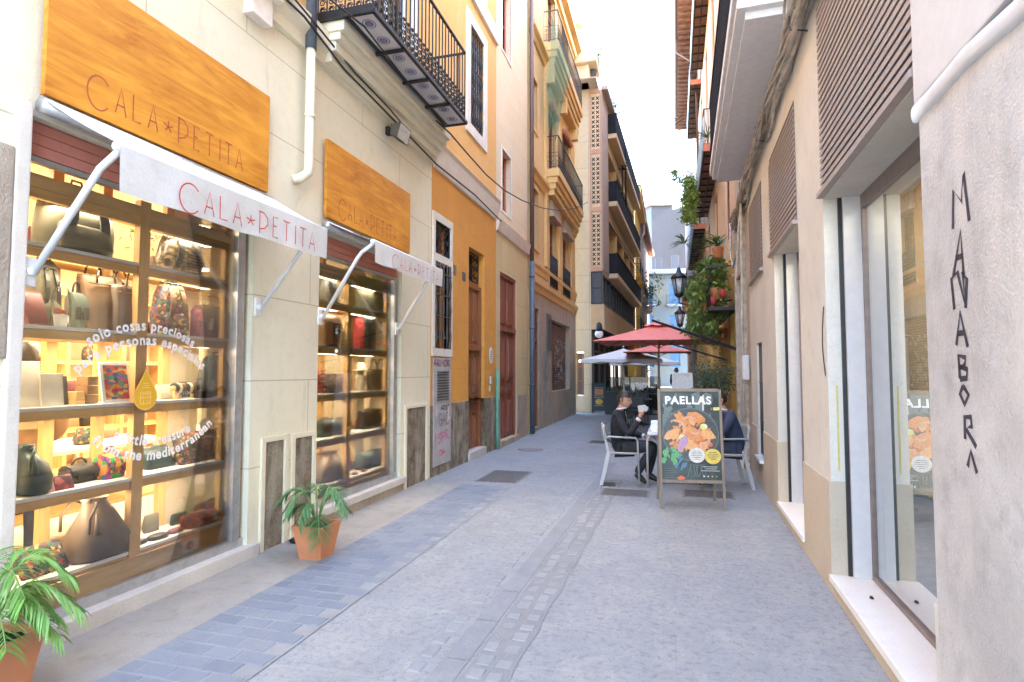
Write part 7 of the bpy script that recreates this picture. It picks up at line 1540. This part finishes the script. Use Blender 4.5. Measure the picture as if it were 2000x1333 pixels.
# standing shop customer in a tan coat
def standing(x, y, rz, label, coat, legs, hair='hair_dark', parent=None, h=1.0, longc=True, low=-.45):
    r = empty('person', (x, y, 0), label, 'person'); c, s = math.cos(rz), math.sin(rz); T = lambda a, b, z: (x + a * c - b * s, y + a * s + b * c, z * h + .0)
    J = dict(pel=(0, 0, .95), belly=(0, 0, 1.1), chest=(0, 0, 1.30), neck=(.01, 0, 1.45), head0=(.02, 0, 1.52), shL=(0, .17, 1.38), elL=(.03, .22, 1.10), wrL=(.20, .17, .98), shR=(0, -.17, 1.38), elR=(.03, -.22, 1.10), wrR=(.20, -.17, .98), hipL=(0, .09, .9), knL=(.03, .09, .5), anL=(0, .09, .08), toeL=(.12, .1, .04), hipR=(0, -.09, .9), knR=(.03, -.09, .5), anR=(0, -.09, .08), toeR=(.12, -.1, .04))
    E0 = [('pel', 'belly'), ('belly', 'chest'), ('chest', 'neck'), ('neck', 'head0')]; R = dict(pel=(.12, .09), belly=(.11, .085), chest=(.13, .09), neck=.048, head0=.045)
    for q in 'LR': E0 += [('chest', 'sh' + q), ('sh' + q, 'el' + q), ('el' + q, 'wr' + q), ('pel', 'hip' + q), ('hip' + q, 'kn' + q), ('kn' + q, 'an' + q), ('an' + q, 'toe' + q)]; R.update({'sh' + q: .05, 'el' + q: .036, 'wr' + q: .024, 'hip' + q: .08, 'kn' + q: .05, 'an' + q: .034, 'toe' + q: .028})
    mb = MB(T); addskin(mb, J, E0, R); hc = (.03, 0, 1.585); M = add_head(mb, hc, 0)
    for q, sd in (('L', 1), ('R', -1)): hand(mb, J['wr' + q], (.9, 0, -.3), (0, -sd, 0), side=sd)
    bd = mb.build('body', 'skin', r); mb = MB(T)
    for s_ in (-1, 1): mb.lathe(tuple(Vector(hc) + Vector((.078, s_ * .03, .004))), [(.002, -.006), (.010, 0), (.002, .006)], n=8)
    mb.build('eyes', 'eye', bd)
    mb = MB(T); add_hair(mb, hc, 0, low=low, puff=1.14); mb.build('hair', hair, r)
    ks = dict(pel=J['pel'], belly=J['belly'], chest=J['chest'], shL=J['shL'], elL=J['elL'], wcL=lerp3(J['elL'], J['wrL'], .85), shR=J['shR'], elR=J['elR'], wcR=lerp3(J['elR'], J['wrR'], .85), hem=(0, 0, .62 if longc else .85))
    mb = MB(T); addskin(mb, ks, [('pel', 'belly'), ('belly', 'chest'), ('chest', 'shL'), ('shL', 'elL'), ('elL', 'wcL'), ('chest', 'shR'), ('shR', 'elR'), ('elR', 'wcR'), ('pel', 'hem')], dict(pel=(.17, .14), belly=(.155, .125), chest=(.165, .125), shL=.075, shR=.075, elL=.058, elR=.058, wcL=.046, wcR=.046, hem=(.19, .15))); mb.build('coat', coat, r)
    k = {n: J[n] for n in ('pel', 'hipL', 'knL', 'anL', 'hipR', 'knR', 'anR')}; mb = MB(T); addskin(mb, k, [('pel', 'hipL'), ('hipL', 'knL'), ('knL', 'anL'), ('pel', 'hipR'), ('hipR', 'knR'), ('knR', 'anR')], dict(pel=(.13, .1), hipL=.09, hipR=.09, knL=.065, knR=.065, anL=.05, anR=.05)); mb.build('trousers', legs, r)
    for q in 'LR': mb = MB(T); a, b = Vector(J['an' + q]), Vector(J['toe' + q]); addskin(mb, dict(m=tuple(a.lerp(b, .4) + Vector((0, 0, -.02))), h=tuple(a + Vector((-.03, 0, -.035))), t=tuple(b)), [('m', 'h'), ('m', 't')], dict(m=.04, h=.035, t=.03)); mb.build('shoe', 'shoe_black', r)
    return r
ps = standing(XL - .95, 2.98, 2.6, 'dark haired customer in a tan coat inside the shop behind the notebooks', 'coat_tan', 'suit_navy', h=.985)
for ch in list(ps.children): ch.location.z += .07
ps = standing(.18, 24.5, -1.4, 'person in dark clothes standing beyond the terrace tables', 'suit_black', 'suit_black', longc=False)
# ================================================================== parasols
rough_mat('parasol_red', (.84, .24, .19), (.79, .21, .165), s1=3, bump=.05); rough_mat('parasol_white', (.78, .76, .74), (.72, .70, .68), s1=3, bump=.05); flat_mat('pole_wood', (.30, .20, .12), rough=.5)
def parasol(x, y, hw, ze, zt, mat, label, group, pole='pole_wood', drop=0., rz=0., vent=True, px=0, py=0):
    r = empty('parasol', (x + px, y + py, 0), label, 'parasol', group); c, s = math.cos(rz), math.sin(rz); T = lambda a, b, z: (x + a * c - b * s, y + a * s + b * c, z)
    cor = [(-hw, -hw), (0, -hw), (hw, -hw), (hw, 0), (hw, hw), (0, hw), (-hw, hw), (-hw, 0)]; mb = MB(T); n_ = 6; R_ = []
    for j in range(n_ + 1):
        t = j / n_; z = zt + (ze - zt) * (t ** .88); ring = []
        for k in range(8):
            a, b = cor[k], cor[(k + 1) % 8]
            for q in range(4):
                f = q / 4; xx, yy = a[0] + (b[0] - a[0]) * f, a[1] + (b[1] - a[1]) * f; sag = -.035 * math.sin(math.pi * f) * t * math.sin(math.pi * min(1, t + .15)); ring.append(mb.add((xx * (t + .001), yy * (t + .001), z + sag + .012 * t)))
        R_.append(ring)
    if drop:
        ring = []
        for k in range(8):
            a, b = cor[k], cor[(k + 1) % 8]
            for q in range(4): f = q / 4; xx, yy = a[0] + (b[0] - a[0]) * f, a[1] + (b[1] - a[1]) * f; ring.append(mb.add((xx * 1.004, yy * 1.004, ze - drop * (.8 + .25 * math.sin(k * 9 + q * 2)))))
        R_.append(ring)
    m_ = len(R_[0])
    for A, B in zip(R_, R_[1:]):
        for k in range(m_): mb.face((A[k], A[(k + 1) % m_], B[(k + 1) % m_], B[k]))
    cv = mb.build('canopy', mat, r)
    if vent:
        mb = MB(T); n8 = 16; A = [mb.add((.26 * hw * math.cos(2 * math.pi * k / n8), .26 * hw * math.sin(2 * math.pi * k / n8), zt - (zt - ze) * .14 + (.02 if k % 2 else -.01))) for k in range(n8)]; t_ = mb.add((0, 0, zt + .06))
        for k in range(n8): mb.face((A[k], A[(k + 1) % n8], t_))
        mb.build('vent', mat, cv)
    mb = MB(T); mb.tube([(0, 0, .02), (0, 0, zt - .02)], .022, n=10); mb.build('pole', pole, r)
    mb = MB(T); mb.lathe((0, 0, zt + .04), [(.02, 0), (.03, .03), (.01, .07)], n=8); mb.build('finial', pole, r)
    mb = MB(T); mb.bevbox((-.25, -.25, 0), (.25, .25, .05), .02); mb.tube([(0, 0, .05), (0, 0, .3)], .035, n=10); mb.build('base', 'iron', r)
    for k in range(8): a = cor[k]; mb = MB(T); mb.beam((0, 0, zt - .05), (a[0] * .97, a[1] * .97, ze - .02), .02, .02); mb.beam((0, 0, ze - .12), (a[0] * .5, a[1] * .5, (zt + ze) / 2 - .03), .015, .015); mb.build('rib', pole, r)
parasol(-.31, 15.2, 1.5, 2.27, 2.78, 'parasol_red', 'larger red parasol in front, with a vented top, over the terrace', 'red parasols', rz=.0)
parasol(-.40, 18.4, 1.0, 2.12, 2.42, 'parasol_red', 'smaller and lower red parasol just behind the larger one', 'red parasols', vent=False)
parasol(-1.55, 19.6, 1.25, 1.93, 2.32, 'parasol_white', 'white parasol with scalloped drop edge left of the red ones', 'white parasols', pole='white_paint', drop=.12, vent=False)
parasol(-.95, 22.6, 1.25, 1.88, 2.25, 'parasol_white', 'second white parasol mostly hidden behind the first white one', 'white parasols', pole='white_paint', drop=.12, vent=False)
# ================================================================== menu boards, planters, terrace
flat_mat('board_black', (.03, .035, .045), rough=.5); flat_mat('p_food', (.58, .22, .10), rough=.5); flat_mat('p_food2', (.72, .45, .05), rough=.5)
def menu(x, y, w_, h, rz, label, mat='board_black', pics=True):
    r = empty('menu_board', (x, y, 0), label, 'menu board'); c, s = math.cos(rz), math.sin(rz); T = lambda a, d, z: (x + a * c + (d + .12 * (1 - z / h)) * s, y + a * s - (d + .12 * (1 - z / h)) * c, z); pn = sandwich(T, w_, h, .14, r, mat, mat)
    mb = MB(lambda a, d, z: (x + a * c - (.25 * (1 - z / h)) * s, y + a * s + (d + .25 * (1 - z / h)) * c, z))
    for s_ in (-1, 1): mb.box((s_ * w_ * .48 - .012, -.01, 0), (s_ * w_ * .48 + .012, .01, h))
    mb.build('rear_frame', mat, r)
    if pics:
        T2 = lambda d, a, z: T(a, d, z)
        for za, m_, sh in ((h * .70, 'p_food', 0), (h * .38, 'p_food2', 1)):
            mb = MB(T2); mb.box((.003, -w_ * .30, za - h * .09), (.005, w_ * .30, za + h * .09)) if not sh else mb.poly([(.005, w_ * .27 * math.cos(t), za + h * .095 * math.sin(t)) for t in (2 * math.pi * k / 18 for k in range(18))]); mb.build('menu_picture', m_, pn)
            mb = MB(T2); mb.box((.003, -w_ * .33, za + h * .125), (.005, w_ * .33, za + h * .135)); mb.box((.003, -w_ * .33, za - h * .135), (.005, w_ * .33, za - h * .125)); mb.build('lettering', 'p_disc', pn)
        mb = MB(T2)
        for k in range(7): a = k * .9; mb.poly([(.0062, -.06 + .02 * k + .02 * math.cos(t), h * .70 + .03 * math.sin(a) + .02 * math.sin(t)) for t in (2 * math.pi * j / 7 for j in range(7))])
        mb.build('picture_detail', 'p_red', pn)
menu(-2.62, 21.6, .52, 1.13, .1, 'black menu board with two food pictures beside the white parasol')
menu(.19, 11.6, .36, 1.52, .2, 'plain white backed menu board beyond the paella board', mat='p_disc', pics=False)
def planter(x, y, l, label, rz=0., screen=True):
    r = empty('planter', (x, y, 0), label, 'planter', 'black planters fencing the terrace'); c, s = math.cos(rz), math.sin(rz); T = lambda a, b, z: (x + a * c - b * s, y + a * s + b * c, z)
    mb = MB(T); mb.bevbox((-l / 2, -.18, .03), (l / 2, .18, .82), .01); mb.build('box', 'board_black', r); mb = MB(T)
    for k in range(60): a = random.uniform(-l / 2, l / 2); b = random.uniform(-.15, .15); h = random.uniform(.1, .28); mb.poly([(a - .01, b, .8), (a + .01, b, .8), (a + random.uniform(-.08, .08), b + random.uniform(-.05, .05), .82 + h)])
    mb.build('leaves', 'olive_leaf', r)
    if screen: mb = MB(T); mb.box((-l / 2, .16, .83), (l / 2, .17, 1.35)); mb.build('glass_screen', 'window_glass', r)
leaf_mat('olive_leaf', (.09, .14, .07), (.17, .20, .12)); leaf_mat('vine_leaf', (.10, .20, .03), (.30, .34, .05)); leaf_mat('fern_leaf', (.06, .13, .03), (.20, .28, .07)); leaf_mat('dry_vine', (.20, .15, .08), (.30, .22, .12))
planter(-1.55, 20.9, 1.5, 'long black planter under the white parasol nearest the menu board'); planter(-1.2, 24.5, 1.5, 'black planter further along the terrace behind the first')
for k, (x, y) in enumerate(((-.75, 21.5), (-.5, 24.2), (-.9, 17.4))):
    r = empty('bistro_table', (x, y, 0), ('dark bistro table under the second white parasol', 'farthest dark bistro table on the terrace', 'nearest dark bistro table under the small red parasol')[k], 'table', 'dark bistro tables'); mb = MB(); mb.bevbox((x - .32, y - .32, .72), (x + .32, y + .32, .75), .01); mb.build('tabletop', 'board_black', r); mb = MB(); mb.tube([(x, y, .02), (x, y, .72)], .03); mb.lathe((x, y, 0), [(.25, 0), (.25, .02), (.05, .05)]); mb.build('pedestal', 'iron', r)
    mb = MB(); mb.tube([(x - .1, y, .752), (x - .1, y, .90), (x - .1, y, .98)], [.035, .035, .012], n=10); mb.build('bottle', 'p_white' if k == 0 else 'canvas_green', label=('white bottle on the table under the second white parasol', 'green bottle on the farthest bistro table', 'green bottle on the table under the small red parasol')[k], cat='bottle')
for k, (x, y, a) in enumerate(((-1.3, 21.4, 0), (-.2, 21.7, 3.1), (-.95, 16.8, 1.5), (-.9, 18.1, -1.5), (-.05, 24.3, 3.1), (-1.0, 24.0, .2))):
    r = empty('terrace_chair', (x, y, 0), 'dark terrace chair around the bistro tables behind the parasols', 'chair', 'dark terrace chairs', a)
    mb = MB(); mb.bevbox((-.2, -.2, .43), (.2, .2, .46), .01); mb.build('seat', 'board_black', r, local=True); mb = MB(); mb.bevbox((-.22, -.2, .55), (-.2, .2, .85), .008); mb.build('backrest', 'board_black', r, local=True)
    for p_, q_ in ((-.18, -.18), (.18, -.18), (-.18, .18), (.18, .18)): mb = MB(); mb.beam((p_, q_, 0), (p_, q_, .43 if p_ > 0 else .85), .025, .025); mb.build('leg', 'iron', r, local=True)
# ================================================================== plants on the right, olive tree
def leafcloud(mb, pts, size, n, spread, droop=.3):
    for _ in range(n):
        c = Vector(random.choice(pts)) + Vector([random.gauss(0, spread) for _ in range(3)]); a = random.uniform(0, 6.28); e = random.uniform(-.9, .5); d = Vector((math.cos(a) * math.cos(e), math.sin(a) * math.cos(e), math.sin(e) - droop)).normalized() * size * random.uniform(.6, 1.3); w_ = d.cross(Vector((random.random(), random.random(), random.random()))).normalized() * size * .22
        mb.poly([tuple(c), tuple(c + d * .5 + w_), tuple(c + d), tuple(c + d * .5 - w_)])
random.seed(33); r = empty('olive_tree', (.78, 12.2, 0), 'small olive tree in a pot before the orange wall', 'tree')
mb = MB(); mb.lathe((.78, 12.2, 0), [(.16, 0), (.22, .36), (.24, .40), (.20, .40)], n=18); mb.build('pot', 'terracotta', r)
mb = MB(); mb.tube([(.78, 12.2, .38), (.76, 12.2, .7), (.80, 12.22, 1.0), (.76, 12.2, 1.25)], [.03, .026, .022, .018], n=8)
tips = []
for k in range(26):
    a = k * 2.4; l = random.uniform(.2, .45); b = Vector((.77, 12.2, random.uniform(.85, 1.25))); e = b + Vector((l * math.cos(a), l * math.sin(a), random.uniform(.15, .65))); mb.tube([tuple(b), tuple(b.lerp(e, .5) + Vector((0, 0, .06))), tuple(e)], [.010, .006, .002], n=5); tips += [tuple(b.lerp(e, t)) for t in (.45, .7, .85, 1)]
mb.build('trunk', 'pole_wood', r); mb = MB(); leafcloud(mb, tips, .055, 4200, .075, .1); mb.build('crown', 'olive_leaf', r)
def dracaena(x, y, z, n, ln, label, mat='fern_leaf', pot=True, w_=.018):
    r = empty('potted_plant', (x, y, z), label, 'plant', 'potted plants over the orange wall'); mb = MB()
    for k in range(n):
        a = random.uniform(0, 6.28); e = random.uniform(.1, 1.3); l = ln * random.uniform(.7, 1.15); P = []
        for j in range(6): t = j / 5; P.append(Vector((x + math.cos(a) * l * t * math.cos(e * (1 - .4 * t)), y + math.sin(a) * l * t * math.cos(e * (1 - .4 * t)), z + .15 + l * (math.sin(e) * t - .55 * t * t))))
        sd = Vector((-math.sin(a), math.cos(a), .2)).normalized(); W_ = [w_ * .5, w_, w_, w_ * .8, w_ * .5, .001]; A = [mb.add(tuple(p + sd * q)) for p, q in zip(P, W_)]; B = [mb.add(tuple(p - sd * q)) for p, q in zip(P, W_)]
        for j in range(5): mb.face((A[j], A[j + 1], B[j + 1], B[j]))
    mb.build('leaves', mat, r)
    if pot: mb = MB(); mb.lathe((x, y, z - .1), [(.09, 0), (.12, .2), (.13, .22), (.10, .22)], n=14); mb.build('pot', 'terracotta', r)
def P3(px, py, Y): return onY(px, py, Y)
# iron plant balcony on the orange house
mb = MB(); 
for z in (2.85, 3.7): mb.beam((.75, 12.4, z), (.75, 16.5, z), .03, .03); mb.beam((1.3, 12.4, z), (.75, 12.4, z), .03, .03)
for k in range(36): mb.tube([(.75, 12.4 + k * .117, 2.85), (.75, 12.4 + k * .117, 3.7)], .008, n=5)
mb.box((.75, 12.4, 2.8), (1.3, 16.5, 2.84)); pb = mb.build('plant_balcony', 'iron', B12)
for px, py, Y, n_, ln, lab in ((1402, 495, 12.6, 46, .55, 'spiky green yucca plant highest on the balcony over the orange wall'), (1385, 540, 12.9, 60, .5, 'bushy fern below the yucca on the balcony'), (1362, 585, 13.6, 70, .5, 'bushy fern hanging at the left end of the balcony plants'), (1378, 600, 13.1, 60, .45, 'fern in the middle of the balcony plants'), (1345, 600, 14.8, 60, .5, 'farthest fern of the balcony plants, nearest the lantern'), (1398, 575, 12.7, 40, .35, 'small fern beside the dark door house'), (1360, 560, 14.5, 50, .45, 'light green fern behind the balcony rail')):
    x, y, z = P3(px, py, Y); dracaena(x, y, z, n_, ln, lab)
mb = MB(); pts = []
for k in range(26):
    x, y, z = P3(random.uniform(1345, 1402), random.uniform(590, 640), random.uniform(12.8, 14.5)); l = random.uniform(.3, .9)
    for j in range(8): pts.append((x + random.gauss(0, .03), y, z - l * j / 8))
leafcloud(mb, pts, .05, 3600, .035, .5); hv = mb.build('hanging_vine', 'fern_leaf', label='tangle of trailing vines hanging under the balcony plants', cat='vine')
mb = MB(); leafcloud(mb, pts[::3], .045, 900, .04, .7); mb.build('dry_leaves', 'dry_vine', hv)
for k in range(8): mb = MB() if k == 0 else mb; x, y, z = P3(1360 + k * 6, 560, 13); mb.tube([(x, y, z + .3), (x + .03, y, z - .4), (x - .02, y, z - 1.0)], .008, n=4)
mb.build('vine_stems', 'dry_vine', hv)
mb = MB(); pts = []
for k in range(190):
    py = random.uniform(505, 655); lo = 1350 if py > 540 else 1372; x, y, z = P3(random.uniform(lo, 1412 if py < 620 else 1395), py, random.uniform(12.6, 14.6)); pts.append((x, y, z))
leafcloud(mb, pts, .11, 3600, .07, .45); mb.build('fern_mass', 'fern_leaf', hv)
mb = MB(); leafcloud(mb, pts[::4], .10, 1100, .06, .5); mb.build('pale_leaves', 'vine_leaf', hv)
mb = MB(); pts = [tuple(Vector(P3(random.uniform(1337, 1356), random.uniform(345, 432), 19)) + Vector((0, random.uniform(-.3, .3), 0))) for _ in range(160)]; leafcloud(mb, pts, .11, 2600, .07, .4)
pts = [P3(random.uniform(1312, 1336), random.uniform(332, 356), 18.8) for _ in range(24)]; leafcloud(mb, pts, .10, 260, .06, .1)
mb.build('climbing_vine', 'vine_leaf', label='yellow green vine climbing the balcony edge against the sky', cat='vine')
x, y, z = P3(1372, 285, 12.5); dracaena(x + .1, y, z, 40, .5, 'thin leaved palm on the upper balcony beside the white one', pot=False, w_=.008); x, y, z = P3(1338, 485, 19); dracaena(x, y, z, 40, .6, 'green plant on a balcony beyond the vine', pot=False)
for k, (px, py) in enumerate(((1412, 575), (1393, 590))):
    x, y, z = P3(px, py, 12.4); mb = MB(); mb.lathe((x, y, z - .14), [(.03, .08), (.045, .12), (.055, .24), (.045, .24)], n=12); mb.build('red_pot', 'cloth_red', label=('bright red hanging pot close to the dark door', 'second red hanging pot among the trailing vines')[k], cat='pot')
for k, (px, py, Y, n_) in enumerate(((1133, 75, 22, 60), (1158, 112, 22, 60))):
    x, y, z = P3(px, py, Y); r = empty('roof_plant', (x, y, z - .3), ('leafy plant on the roof parapet of the stone block, upper one', 'leafy plant at the outer edge of the stone block roof')[k], 'plant'); mb = MB(); leafcloud(mb, [(x + random.gauss(0, .22), y + random.gauss(0, .2), z + random.gauss(0, .18)) for _ in range(20)], .13, 420, .07, 0); mb.build('leaves', 'vine_leaf', r); mb = MB(); mb.lathe((x, y, z - .75), [(.12, 0), (.2, .35), (.16, .35)], n=12); mb.tube([(x, y, z - .45), (x, y, z)], .03); mb.build('pot', 'white_render', r)
for k, (px, py, Y) in enumerate(((1183, 205, 24.5), (1190, 222, 26), (1268, 560, 48), (1262, 690, 34))):
    x, y, z = P3(px, py, Y); mb = MB(); sc = Y / 24; leafcloud(mb, [(x + random.gauss(0, .2 * sc), y + random.gauss(0, .5), z + random.gauss(0, .25 * sc)) for _ in range(20)], .14 * sc, 260, .08 * sc, 0); mb.build('roof_plant', 'fern_leaf' if k > 1 else 'olive_leaf', label=('tuft of leaves on the roof edge of the modern block, nearer one', 'tuft of leaves on the roof edge of the modern block, farther one', 'dark green plant on a balcony of the tiled house', 'green bush at street level beyond the red parasols')[k], cat='plant')
# ================================================================== street lanterns on brackets
flat_mat('lantern_pane', (.50, .50, .50), rough=.3)
def lantern(px, py, Y, sc, label, plant=False):
    x, y, z = P3(px, py, Y); r = empty('street_lantern', (x, y, z), label, 'street lamp', 'wall lanterns on the right'); h = .5 * sc
    mb = MB(); n_ = 6
    for k in range(n_):
        a = 2 * math.pi * k / n_; mb.beam((x + .11 * sc * math.cos(a), y + .11 * sc * math.sin(a), z - h * .5), (x + .19 * sc * math.cos(a), y + .19 * sc * math.sin(a), z + h * .35), .018, .018)
    mb.lathe((x, y, z - h * .5), [(.06 * sc, -.08), (.12 * sc, -.02), (.12 * sc, .02)], n=12); mb.lathe((x, y, z + h * .35), [(.21 * sc, 0), (.22 * sc, .03), (.12 * sc, .13 * sc), (.07 * sc, .17 * sc), (.05 * sc, .26 * sc), (.01, .32 * sc)], n=14); mb.build('lantern_frame', 'iron', r)
    mb = MB(); mb.lathe((x, y, z), [(.10 * sc, -h * .48), (.175 * sc, h * .34)], n=6); mb.build('glass', 'lantern_pane', r)
    mb = MB(); mb.tube([(x, y, z - h * .6), (x, y, z - h * 1.0), (x + .3, y, z - h * 1.15), (1.35, y, z - h * .9)], .02, n=6); mb.tube([(x + .15, y, z - h * 1.1), (x + .4, y, z - h * .8), (1.35, y, z - h * .3)], .014, n=5); mb.build('bracket', 'iron', r)
lantern(1326, 557, 13.6, .84, 'nearer and larger black street lantern in front of the blue house'); lantern(1328, 622, 19, .8, 'lower and smaller black street lantern under the first one')
# ================================================================== cables and bars in the air
def wire(pts, r_, label, name='overhead_cable', mat='cable', cat='cable'):
    mb = MB(); mb.tube(pts, r_, n=6); return mb.build(name, mat, label=label, cat=cat)
pp = [(852, 236), (880, 262), (915, 303), (950, 342), (985, 372), (1020, 392), (1060, 407), (1095, 412), (1125, 407), (1150, 394)]
wire([onX(px, py, -3.02 + .0 * k) for k, (px, py) in enumerate(pp[:8])] + [onX(1125, 407, -3.0), onX(1148, 395, -2.95)], .012, 'dark cable looping from the iron balcony to the stone block')
mb = MB(); mb.tube([(XL + .05, 3.6, 5.02), (XL + .14, 4.2, 4.98), (XL + .18, 4.75, 4.86), (XL + .16, 5.4, 4.78), (XL + .16, 6.2, 4.74), (XL + .2, 6.42, 4.66), (XL + .2, 6.42, 4.6)], .010, n=6); mb.tube([(XL + .05, 3.6, 4.96), (XL + .16, 4.5, 4.86), (XL + .15, 5.2, 4.72), (XL + .14, 6.1, 4.68), (XL + .1, 7.8, 4.62), (XL + .12, 9.5, 4.66), (XL + .12, 11.1, 4.6)], .012, n=6); mb.tube([(XL + .1, 3.5, 5.1), (XL + .50, 5.0, 5.0), (XL + .42, 6.0, 5.02), (XL + .38, 7.4, 5.0)], .010, n=6); mb.build('wall_cable', 'cable', label='black cables stapled along the cornice of the cream building', cat='cable')
a, b = P3(1220, 296, 27), P3(1335, 224, 22); a2, b2 = P3(1226, 296, 27), P3(1335, 232, 22)
wire([a, tuple(Vector(a).lerp(Vector(b), .5) + Vector((0, 0, -.12))), b], .014, 'upper of two thin wires crossing the sky'); wire([a2, tuple(Vector(a2).lerp(Vector(b2), .5) + Vector((0, 0, -.15))), b2], .014, 'lower of two thin wires crossing the sky')
mb = MB(); x, y, z = P3(1222, 340, 27); mb.tube([(x, y, z - 1.5), (x, y, z + 1.15)], .04, n=6); mb.tube([(x - .15, y, z - 1.5), (x - .15, y, z + 1.0)], .03, n=6)
for k in range(5): mb.beam((x - .35, y, z + .9 - k * .16), (x + .1, y, z + .85 - k * .16), .03, .03); mb.lathe((x - .3 + .05 * k, y, z + .9 - k * .16), [(.05, -.05), (.06, 0), (.03, .06)], n=8)
mb.build('cable_mast', 'navy_rail', label='rooftop mast with insulators where the sky wires end', cat='mast')
wire([P3(1165, 395, 22), P3(1230, 500, 28), P3(1290, 590, 40)], .02, 'long cable running down past the modern block to the blue house')
mb = MB(); mb.beam(P3(1438, 682, 11.4), P3(1275, 626, 13.5), .05, .05); mb.beam(P3(1420, 704, 12), P3(1310, 672, 13.8), .03, .03); mb.build('folded_awning', 'iron', label='black folded awning arm slanting over the red parasols from the right wall', cat='awning')
mb = MB(S12); mb.tube([(1.0, 10, 10.9), (1.6, 10, 10.9), (1.6, 10, 10.0), (1.0, 10, 10.0)], .025, n=6); mb.build('pipe_hook', 'rose_frame', B12)
